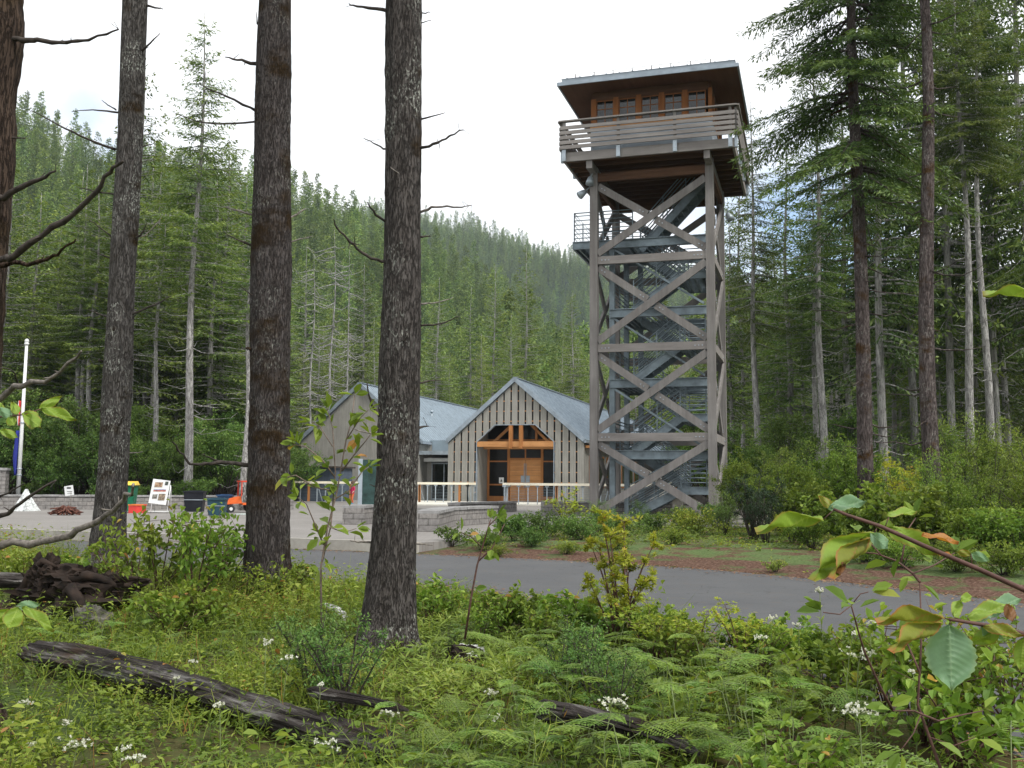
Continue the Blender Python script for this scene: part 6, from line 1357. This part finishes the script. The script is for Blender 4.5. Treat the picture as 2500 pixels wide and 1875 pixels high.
sapling('sapling', 3.2, [([(2305, 1900), (2290, 1860), (2240, 1720), (2245, 1640), (2210, 1560)], 9, 0, .25), ([(2180, 1735), (2150, 1680), (2110, 1590), (2095, 1540), (2078, 1478)], 7, -.2, .35), ([(2290, 1760), (2230, 1735), (2180, 1735)], 6, -.1, .4), ([(2245, 1420), (2228, 1400), (2190, 1370), (2140, 1352), (2080, 1345)], 7, .2, .9), ([(2245, 1650), (2250, 1540), (2245, 1420)], 6, .1, .2), ([(2200, 1372), (2210, 1320), (2218, 1290), (2235, 1265)], 5, .1, 1.2),
    ([(2228, 1400), (2280, 1380), (2330, 1350)], 5, .25, 1.2), ([(2150, 1355), (2120, 1320), (2095, 1300)], 4, .1, 1.2), ([(2078, 1478), (2050, 1500), (2010, 1495)], 3, -.1, 1.3), ([(2078, 1478), (2100, 1450), (2120, 1445)], 3, 0, 1.3), ([(2290, 1760), (2350, 1745), (2400, 1735)], 5, .1, .8), ([(2270, 1800), (2330, 1820), (2380, 1800)], 4, 0, .9), ([(2250, 1740), (2230, 1790), (2200, 1830)], 4, -.1, 1.0)],
    58, .72, 'salal', 'dark stemmed sapling with oval leaves close by at the lower right', .50, seed=9)
sapling('sapling', 5.6, [([(1600, 1900), (1610, 1800), (1640, 1740)], 4, 0, .8), ([(1640, 1850), (1660, 1790), (1690, 1745)], 3, 0, .8), ([(1945, 1880), (1930, 1800), (1960, 1750)], 5, 0, .8), ([(1930, 1800), (1900, 1760)], 3, 0, 1.0)], 40, .8, 'salal', 'low sapling with pale oval leaves at the bottom, right of centre', seed=12)

# white flowered everlasting plants
def flower_plant(px, py, D, size, R):
    hd = at(px, py, D); g = G1(hd[0], D); org = np.array((hd[0] + R.normal(0, .03), D + R.normal(0, .04), g)); h = hd - org
    r = empty('flowering_plant', tuple(org), 0, None, 'flower')
    P = [np.zeros(3), h * np.array((.2, .2, .5)) + R.normal(0, .012, 3), h * np.array((.6, .6, .85)), h]
    mb = MB(); mb.tube(P, [.004, .003, .0025, .002], 5)
    heads, n = [], max(6, int(size * 16))
    for _ in range(n):
        e = h + np.array((R.normal(0, .026), R.normal(0, .026), R.normal(0, .008))) * size; mb.tube([h * .96, e], .0012, 3, False); heads.append(e)
    mb.build('stem', M['greenstem'], r)
    m_ = 26; t = R.uniform(.1, .9, m_); pos = np.array([P[1] * (x / .5) if x < .5 else P[1] + (P[3] - P[1]) * ((x - .5) / .5) for x in t]); d = unit(R.normal(0, 1, (m_, 3)) * np.array((1, 1, .3)) + np.array((0, 0, .55)))
    link('leaves', mesh_quads(diamond(pos, d, R.normal(0, .4, (m_, 3)) + np.array((0, 0, 1.)), R.uniform(.05, .09, m_), np.full(m_, .010)), np.clip(R.normal(.55, .15, m_), 0, 1)), M['herb'], r)
    hs_ = np.repeat(np.array(heads), 7, 0); dd = unit(R.normal(0, 1, hs_.shape) + np.array((0, 0, .9)))
    link('flower_head', mesh_quads(diamond(hs_, dd, R.normal(0, 1, hs_.shape), np.full(len(hs_), .011 + .002 * size), np.full(len(hs_), .009)), R.rand(len(hs_))), M['petal'], r); return r
FL = [(652, 1567, 6.8, 1.1, 'tallest beyond the long log'), (708, 1605, 6.6, .8, 'just right of the tallest one by the log'), (470, 1615, 7.2, .5, 'alone behind the middle of the long log'), (780, 1672, 6.3, .5, 'curved, at the right end of the log'), (536, 1722, 5.6, .8, 'in front of the log by narrow stems'), (430, 1655, 6.6, .5, 'right on top of the long log'), (66, 1716, 6.2, .8, 'highest at the left edge'), (32, 1765, 6.0, .5, 'second down at the left edge'), (165, 1763, 6.0, .8, 'left of the log, between two others'), (192, 1815, 5.4, 1.5, 'largest cluster at the lower left'), (78, 1818, 5.6, .5, 'small, low at the left edge'), (300, 1826, 5.3, .7, 'small, right of the largest one'), (325, 1850, 5.2, 1.1, 'at the bottom edge left of centre'),
      (792, 1815, 5.3, 1.4, 'wide, by the log end'), (953, 1742, 5.9, 1.1, 'right of the log end'), (1204, 1690, 6.2, .9, 'upper of a pair below the lichen chunk'), (1206, 1752, 5.9, .7, 'lower of a pair below the lichen chunk'), (1495, 1712, 5.1, 1.6, 'widest cluster, low centre right'), (2001, 1440, 7.2, .9, 'tallest, seen against the road'), (1883, 1508, 7.0, .8, 'leaning, at the road edge'), (1948, 1525, 6.8, .6, 'small, at the road right of the leaning one'), (1860, 1556, 6.8, .9, 'below the leaning one at the road edge'), (2131, 1519, 6.0, .8, 'against the road behind the dark stemmed sapling'), (2100, 1597, 5.2, 1.5, 'broad cluster behind the dark stemmed sapling'), (2097, 1734, 4.4, 1.7, 'large loose cluster at the lower right'), (2170, 1590, 5.6, .8, 'right of the broad cluster by the sapling'), (2086, 1545, 5.6, .5, 'tiny, above the broad cluster'), (2453, 1590, 6.4, .8, 'single, against the road near the right edge'), (2230, 1640, 5.0, .4, 'tiny, right of the sapling stem')]
for px, py, D, s, lab in FL:
    tag(flower_plant(px, py, D, s, rp), 'white flower cluster on a thin stem, ' + lab)

# ---- ground cover nobody could count
def cover(name, region_n, d0, d1, p0, p1, sides, types, label, seed=1, hmax=.3, shape=None):
    R = np.random.RandomState(seed); D = np.sqrt(R.uniform(d0 * d0, d1 * d1, region_n)); x = (R.uniform(p0, p1, region_n) - 1250) / 2430 * D; s = road_s(x, D)
    ok = (s < -2.75 + .15 * fbm(x * 2, D * 2, 4, 2)) if sides < 0 else (s > 2.75 + .8 * np.abs(fbm(x * .8, D * .8, 7, 2)))
    if shape: ok &= shape(x, D)
    x, D = x[ok], D[ok]; z = ground(x, D); n = len(x); fld = fbm(x * .55, D * .55, 31, 3); fld2 = fbm(x * 1.1, D * 1.1, 47, 3); Q, T = [], []
    for (kind, frac, L, asp, h0, h1, per, cond) in types:
        m_ = R.rand(n) < frac * np.clip(cond(x, D, fld, fld2), 0, 1.5); X, Y, Z = x[m_], D[m_], z[m_]; k = len(X)
        if not k: continue
        hh = h0 + (h1 - h0) * R.rand(k) ** 1.6 * np.clip(.75 + .5 * fld[m_], .3, 1.3)
        X, Y, Z, H_ = (np.repeat(a, per) for a in (X, Y, Z, hh)); u = np.tile(np.linspace(.35, 1, per), k); lean = np.repeat(R.normal(0, .22, (k, 2)), per, 0)
        pos = np.stack([X + lean[:, 0] * H_ * u, Y + lean[:, 1] * H_ * u, Z + H_ * u], 1); N_ = len(pos)
        if kind == 'blade':
            pos[:, 2] = Z - .01; d = unit(np.stack([R.normal(0, .38, N_), R.normal(0, .38, N_), np.ones(N_)], 1)); ln = H_ * R.uniform(.8, 1.2, N_); nr = unit(R.normal(0, 1, (N_, 3)))
            sd = unit(np.cross(d, nr)) * (asp * .5); mid = pos + d * (ln * .6)[:, None]; tip = pos + (unit(d + np.stack([lean[:, 0] * 2, lean[:, 1] * 2, -.25 * np.ones(N_)], 1))) * ln[:, None]
            Q.append(np.stack([pos - sd, pos + sd, mid + sd * .8, mid - sd * .8], 1)); Q.append(np.stack([mid - sd * .8, mid + sd * .8, tip + sd * .1, tip - sd * .1], 1)); t = np.clip(R.normal(.62, .22, N_), 0, 1); T += [t, t]
        else:
            d = unit(R.normal(0, 1, (N_, 3)) * np.array((1, 1, .28)) + np.array((0, 0, .30 if kind == 'lance' else .12))); nr = unit(R.normal(0, .33, (N_, 3)) + np.array((0, 0, 1.))); ln = L * R.uniform(.55, 1.25, N_)
            t = np.clip(.26 + .22 * np.repeat(fld[m_], per) + .30 * u + .22 * np.repeat(fld2[m_], per) + R.normal(0, .14, N_) + (R.rand(N_) > .992) * .6, 0, 1)
            if kind == 'lance': Q.append(diamond(pos, d, nr, ln, ln * asp)); T.append(t)
            else: q = leaf_quads(pos, d, nr, ln, ln * asp, .15, .2); Q.append(q); T += [t, t]
    me = mesh_quads(np.concatenate(Q), np.concatenate(T), name); print(name, len(me.polygons)); return tag(link(name, me, M['herb']), label, name.replace('_', ' '), kind='stuff')
one = lambda x, y, a, b: np.ones_like(x)
notlime = lambda x, y, a, b: 1 - .75 * np.exp(-(((x - .0) / 1.0) ** 2 + ((y - 8.6) / 1.5) ** 2))
cover('undergrowth', 120000, 3.0, 22, -500, 3000, -1, [('oval', .50, .040, .62, .02, .20, 4, lambda x, y, a, b: notlime(x, y, a, b) * np.clip(1.0 + 1.6 * b, .15, 1.3)), ('oval', .12, .062, .55, .12, .48, 6, lambda x, y, a, b: .5 + 1.8 * a), ('lance', .30, .065, .18, .06, .40, 7, lambda x, y, a, b: .7 - 1.2 * b), ('lance', .14, .020, .5, .06, .48, 16, lambda x, y, a, b: .4 + 1.4 * b), ('blade', .24, 0, .006, .16, .55, 3, lambda x, y, a, b: .6 + .8 * a)], 'dense low leafy undergrowth covering the forest floor this side of the road', 3)
lime = lambda x, y: np.exp(-(((x - .15) / 1.15) ** 2 + ((y - 8.7) / 1.7) ** 2)) + .5 * np.exp(-(((x + 1.7) / .5) ** 2 + ((y - 9.3) / .8) ** 2))
cvl = cover('lance_leaved_herbs', 12000, 6.2, 12, 700, 1420, -1, [('lance', .34, .085, .20, .10, .26, 9, lambda x, y, a, b: lime(x, y) * (.7 + .9 * b))], 'yellow green herbs with lance shaped leaves around the foot of the big plain trunk', 8); cvl.data.materials.clear(); cvl.data.materials.append(M['limeherb'])
cover('verge_plants', 34000, 11, 46, 1050, 3000, 1, [('oval', .55, .06, .6, .02, .16, 4, lambda x, y, a, b: np.where(road_s(x, y) > 5.6, 1.1, .12 + .7 * (a + .1)) * np.where(road_s(x, y) < 4.0, .15, 1)), ('lance', .25, .08, .2, .04, .30, 5, lambda x, y, a, b: np.where(road_s(x, y) > 5.4, 1.0, .10))], 'low green plants spreading over the verge beyond the road', 5,
      shape=lambda x, y: ~(((x > 2.0) & (x < 9.6) & (y > 31.2)) | ((x < 1.9) & (y > 19.0 + np.maximum(0, (x + 1)) * 4.2))) & (y < 44))
cvn = cover('needle_litter', 30000, 3.0, 20, -400, 2900, -1, [('lance', .5, .07, .05, .0, .02, 2, one)], 'brown fallen needles and twigs strewn over the soil', 9); cvn.data.materials.clear(); cvn.data.materials.append(M['needle_litter'])

# fallen needles drifted along both road edges
R_ = np.random.RandomState(61); n = 9000; i_ = R_.randint(60, len(ROAD) - 6, n); sd_ = np.where(R_.rand(n) < .55, 1, -1); off = sd_ * (2.66 - np.abs(R_.normal(0, .28, n))); tj = R_.rand(n)[:, None]
p_ = (ROAD[i_] * (1 - tj) + ROAD[i_ + 1] * tj) + RN[i_] * off[:, None]; an = R_.uniform(0, 6.28, n)
tag(link('road_litter', mesh_quads(diamond(np.stack([p_[:, 0], p_[:, 1], np.full(n, -.190)], 1), np.stack([np.cos(an), np.sin(an), R_.normal(0, .1, n)], 1), np.stack([R_.normal(0, .2, n), R_.normal(0, .2, n), np.ones(n)], 1), R_.uniform(.02, .07, n), R_.uniform(.006, .03, n)), R_.rand(n)), M['needle_litter']), 'brown needles and leaf scraps drifted along the road edges', 'litter', kind='stuff')
# ================================================================ CLOSE LEAVES (individual twigs hanging into view)
def leafcolmat(name, base, vein, edge, back=None):
    m, nt = newmat(name); a = nt.nodes.new('ShaderNodeAttribute'); a.attribute_name = 'vein'; e = nt.nodes.new('ShaderNodeAttribute'); e.attribute_name = 'edge'
    n = noise(nt, 16, 5); c = mixc(nt, maprange(nt, n, .35, .7), base, tuple(x * .72 for x in base)); c = mixc(nt, maprange(nt, a.outputs['Fac'], .5, 1, 0, .7), c, vein); c = mixc(nt, maprange(nt, e.outputs['Fac'], .8, 1, 0, .85), c, edge)
    n2 = noise(nt, 60, 3); c = mixc(nt, maprange(nt, n2, .68, .74, 0, .8), c, (.18, .10, .03))
    df = nt.nodes.new('ShaderNodeBsdfPrincipled'); df.inputs['Roughness'].default_value = .48; df.inputs['Specular IOR Level'].default_value = .3; tr = nt.nodes.new('ShaderNodeBsdfTranslucent'); mx = nt.nodes.new('ShaderNodeMixShader'); mx.inputs[0].default_value = .4; o = nt.nodes.new('ShaderNodeOutputMaterial')
    nt.links.new(c, df.inputs['Base Color']); nt.links.new(mixc(nt, 1.0, c, (1, 1, .5), 'MULTIPLY'), tr.inputs[0]); nt.links.new(df.outputs[0], mx.inputs[1]); nt.links.new(tr.outputs[0], mx.inputs[2]); nt.links.new(mx.outputs[0], o.inputs[0]); return m
LM = {'g': leafcolmat('cherry_leaf_green', (.26, .39, .05), (.36, .46, .09), (.30, .22, .05)), 'p': leafcolmat('cherry_leaf_pale', (.20, .345, .185), (.29, .43, .25), (.25, .36, .17)), 'y': leafcolmat('cherry_leaf_yellowing', (.26, .29, .04), (.30, .16, .05), (.42, .14, .05)), 'o': leafcolmat('cherry_leaf_orange', (.50, .22, .04), (.35, .10, .03), (.35, .10, .03)), 'b': leafcolmat('cherry_leaf_brown', (.22, .10, .03), (.14, .05, .02), (.12, .05, .02))}
def big_leaf(b, t, wpx, D, dD, col, parent, org, real=.55, curl=.12, side=1):
    B, T = at(*b, D), at(*t, D + dD); ax = T - B; L = np.linalg.norm(ax); a = ax / L; view = unit((B + T) / 2 - np.array((0, 0, EYE))); s0 = unit(np.cross(a, view)); w_app = wpx * D / FPX; w = max(w_app, L * real * .62); cs = min(1, w_app / w); sn = math.sqrt(1 - cs * cs) * side
    sd = unit(s0 * cs + view * sn); up = np.cross(sd, a); up = up if up[2] > 0 or cs > .9 else -up
    nl, nw = 44, 14; V, ve, ed = [], [], []
    for i in range(nl + 1):
        t_ = i / nl; half = w * .5 * float(np.interp(t_, [0, .06, .2, .4, .6, .75, .87, .94, 1], [0, .36, .78, 1, .93, .70, .34, .13, 0])) + .0004
        for j in range(nw + 1):
            v = (j / nw) * 2 - 1; ser = 1 + .05 * math.sin(t_ * 60) * (abs(v) > .9); vein = abs(math.sin((t_ * 11 + abs(v) * -1.9) * math.pi)); z = abs(v) * half * .28 - curl * L * (t_ ** 2) + .0042 * vein * L / .1 * (1 - abs(v)) * abs(v) ** .3 + .006 * math.sin(t_ * 9 + v * 3) * L / .12
            V.append(B + a * L * t_ * (1 - .25 * curl * t_) + sd * v * half * ser + up * z - np.array(org)); ve.append(max(1 - vein * 1.6, 1 - abs(v) * 12, 0)); ed.append(max(abs(v), t_ ** 2 if t_ > .85 else 0))
    F = [(i * (nw + 1) + j, i * (nw + 1) + j + 1, (i + 1) * (nw + 1) + j + 1, (i + 1) * (nw + 1) + j) for i in range(nl) for j in range(nw)]
    me = bpy.data.meshes.new('leaf'); me.from_pydata([tuple(map(float, v)) for v in V], [], F); me.update(); me.polygons.foreach_set('use_smooth', [True] * len(F))
    for nm, vals in (('vein', ve), ('edge', ed)): at_ = me.attributes.new(nm, 'FLOAT', 'POINT'); at_.data.foreach_set('value', vals)
    return link('leaf', me, LM[col], parent)
def twig_tree(label, org, stems, leaves, pet):
    r = empty('cherry_sapling', tuple(org), 0, label, 'sapling')
    for pts, r0 in stems:
        n = len(pts); mb = MB(); mb.tube([np.array(p) - org for p in pts], [r0 * (1 - .55 * k / (n - 1)) for k in range(n)], 8); mb.build('stem', M['stem'], r)
    for (b, t, w, D, dD, c) in leaves:
        big_leaf(b, t, w, D, dD, c, r, org)
    mb = MB()
    for (p, q, D) in pet: mb.tube([at(*p, D) - org, at(*q, D) - org], .0011, 5)
    mb.build('petioles', M['stem'], r); return r
o_ = np.array((1.75, 2.3, G1(1.75, 2.3)))
twig_tree('cherry sapling leaning in from the right edge with big drooping serrated leaves', o_,
    [([o_ + (0, 0, -.1), o_ + (.02, 0, .9), np.array(at(2620, 1500, 2.25)), np.array(at(2560, 1000, 2.35))], .011),
     ([at(2620, 1500, 2.2), at(2500, 1440, 2.1), at(2390, 1390, 2.05), at(2250, 1330, 2.0), at(2150, 1285, 2.0), at(2070, 1258, 2.0), at(2035, 1243, 2.0)], .0062),
     ([at(2640, 1600, 2.1), at(2500, 1548, 1.9), at(2440, 1532, 1.85), at(2380, 1522, 1.82), at(2318, 1512, 1.8)], .0060), ([at(2560, 1000, 2.35), at(2600, 800, 2.1), at(2540, 722, 1.9)], .004)],
    [((2010, 1268), (1832, 1280), 30, 2.0, -.05, 'g'), ((2022, 1240), (2122, 1217), 34, 2.0, .05, 'p'), ((2032, 1240), (2000, 1212), 20, 2.0, .03, 'y'), ((2135, 1300), (1955, 1412), 62, 1.98, -.08, 'g'), ((2125, 1312), (2008, 1408), 34, 1.96, -.1, 'y'), ((2110, 1316), (2030, 1398), 22, 1.97, -.1, 'b'), ((2126, 1302), (2175, 1346), 34, 1.95, -.05, 'p'), ((2165, 1288), (2302, 1352), 46, 2.02, .05, 'g'), ((2250, 1306), (2346, 1318), 12, 2.03, .02, 'o'), ((2290, 1352), (2332, 1356), 10, 2.03, .02, 'o'),
     ((2165, 1257), (2243, 1243), 18, 2.02, .06, 'g'), ((2180, 1280), (2150, 1285), 30, 2.05, .06, 'g'), ((2370, 1352), (2415, 1368), 24, 2.08, .0, 'p'), ((2370, 1352), (2332, 1348), 16, 2.08, .0, 'y'), ((2380, 1362), (2425, 1355), 26, 2.1, .06, 'g'),
     ((2305, 1508), (2125, 1500), 34, 1.80, -.05, 'y'), ((2300, 1520), (2152, 1582), 40, 1.78, -.08, 'y'), ((2290, 1522), (2175, 1540), 34, 1.84, .08, 'g'), ((2318, 1524), (2324, 1694), 114, 1.80, -.03, 'p'), ((2360, 1510), (2470, 1466), 36, 1.84, .03, 'g'), ((2372, 1512), (2452, 1484), 30, 1.88, .08, 'p'), ((2458, 1474), (2474, 1524), 26, 1.84, -.03, 'b'), ((2400, 1530), (2505, 1548), 28, 1.82, -.02, 'y'), ((2440, 1540), (2372, 1568), 44, 1.86, .05, 'g'), ((2395, 1528), (2440, 1560), 30, 1.86, .05, 'p'), ((2500, 1555), (2490, 1640), 40, 1.9, .0, 'g'), ((2420, 1480), (2500, 1455), 30, 1.9, .08, 'p'), ((2330, 1508), (2345, 1455), 26, 1.85, .05, 'g'), ((2345, 1465), (2378, 1452), 22, 1.87, .05, 'g'), ((2540, 722), (2392, 703), 20, 1.9, -.05, 'g')],
    [((2035, 1245), (2010, 1268), 2.0), ((2140, 1290), (2135, 1300), 1.99), ((2160, 1288), (2170, 1262), 2.02), ((2320, 1512), (2318, 1526), 1.8), ((2318, 1512), (2303, 1508), 1.8), ((2372, 1522), (2362, 1508), 1.83), ((2380, 1522), (2330, 1508), 1.85), ((2374, 1388), (2370, 1352), 2.08)])
o_ = np.array((-1.95, 2.9, G1(-1.95, 2.9)))
twig_tree('leafy sapling with wide oval leaves reaching in from the left edge', o_,
    [([o_ + (0, 0, -.1), o_ + (-.02, 0, .6), np.array(at(-120, 1100, 2.8)), np.array(at(-60, 1030, 2.7))], .008), ([at(-60, 1030, 2.7), at(0, 1018, 2.65), at(60, 1012, 2.6), at(100, 998, 2.6)], .003), ([at(-130, 1500, 2.85), at(-40, 1490, 3.0), at(30, 1484, 3.2)], .003)],
    [((100, 998), (192, 1022), 26, 2.6, .05, 'g'), ((95, 1000), (148, 970), 24, 2.6, .06, 'g'), ((60, 1012), (108, 1050), 34, 2.58, -.05, 'g'), ((55, 1008), (105, 1030), 30, 2.6, -.03, 'g'), ((45, 1010), (30, 985), 22, 2.62, .03, 'g'), ((30, 1016), (-8, 998), 24, 2.62, .02, 'p'), ((20, 1018), (38, 1040), 24, 2.62, .0, 'g'), ((0, 1050), (50, 1070), 20, 2.6, .0, 'g'), ((10, 1012), (-10, 975), 20, 2.66, .04, 'g'), ((30, 1010), (-10, 1035), 18, 2.66, .04, 'p'),
     ((45, 1482), (18, 1540), 46, 3.2, -.05, 'g'), ((55, 1482), (140, 1538), 26, 3.2, .05, 'g'), ((40, 1480), (98, 1476), 24, 3.2, .05, 'p'), ((20, 1486), (-20, 1530), 30, 3.2, .0, 'g')],
    [((100, 998), (60, 1012), 2.6), ((30, 1484), (50, 1480), 3.2)])
# ================================================================ HAZE
m = bpy.data.materials.new('haze_air'); m.use_nodes = True; m.node_tree.nodes.clear(); nt = m.node_tree
pv = nt.nodes.new('ShaderNodeVolumePrincipled'); pv.inputs['Color'].default_value = (.80, .90, 1.0, 1); pv.inputs['Density'].default_value = HAZE_D; pv.inputs['Anisotropy'].default_value = .2
o = nt.nodes.new('ShaderNodeOutputMaterial'); nt.links.new(pv.outputs[0], o.inputs['Volume'])
mb = MB(); mb.box(-1250, 1250, -320, 1250, -3, 330); tag(mb.build('haze', m), 'thin blue air over the valley', 'haze', kind='stuff')
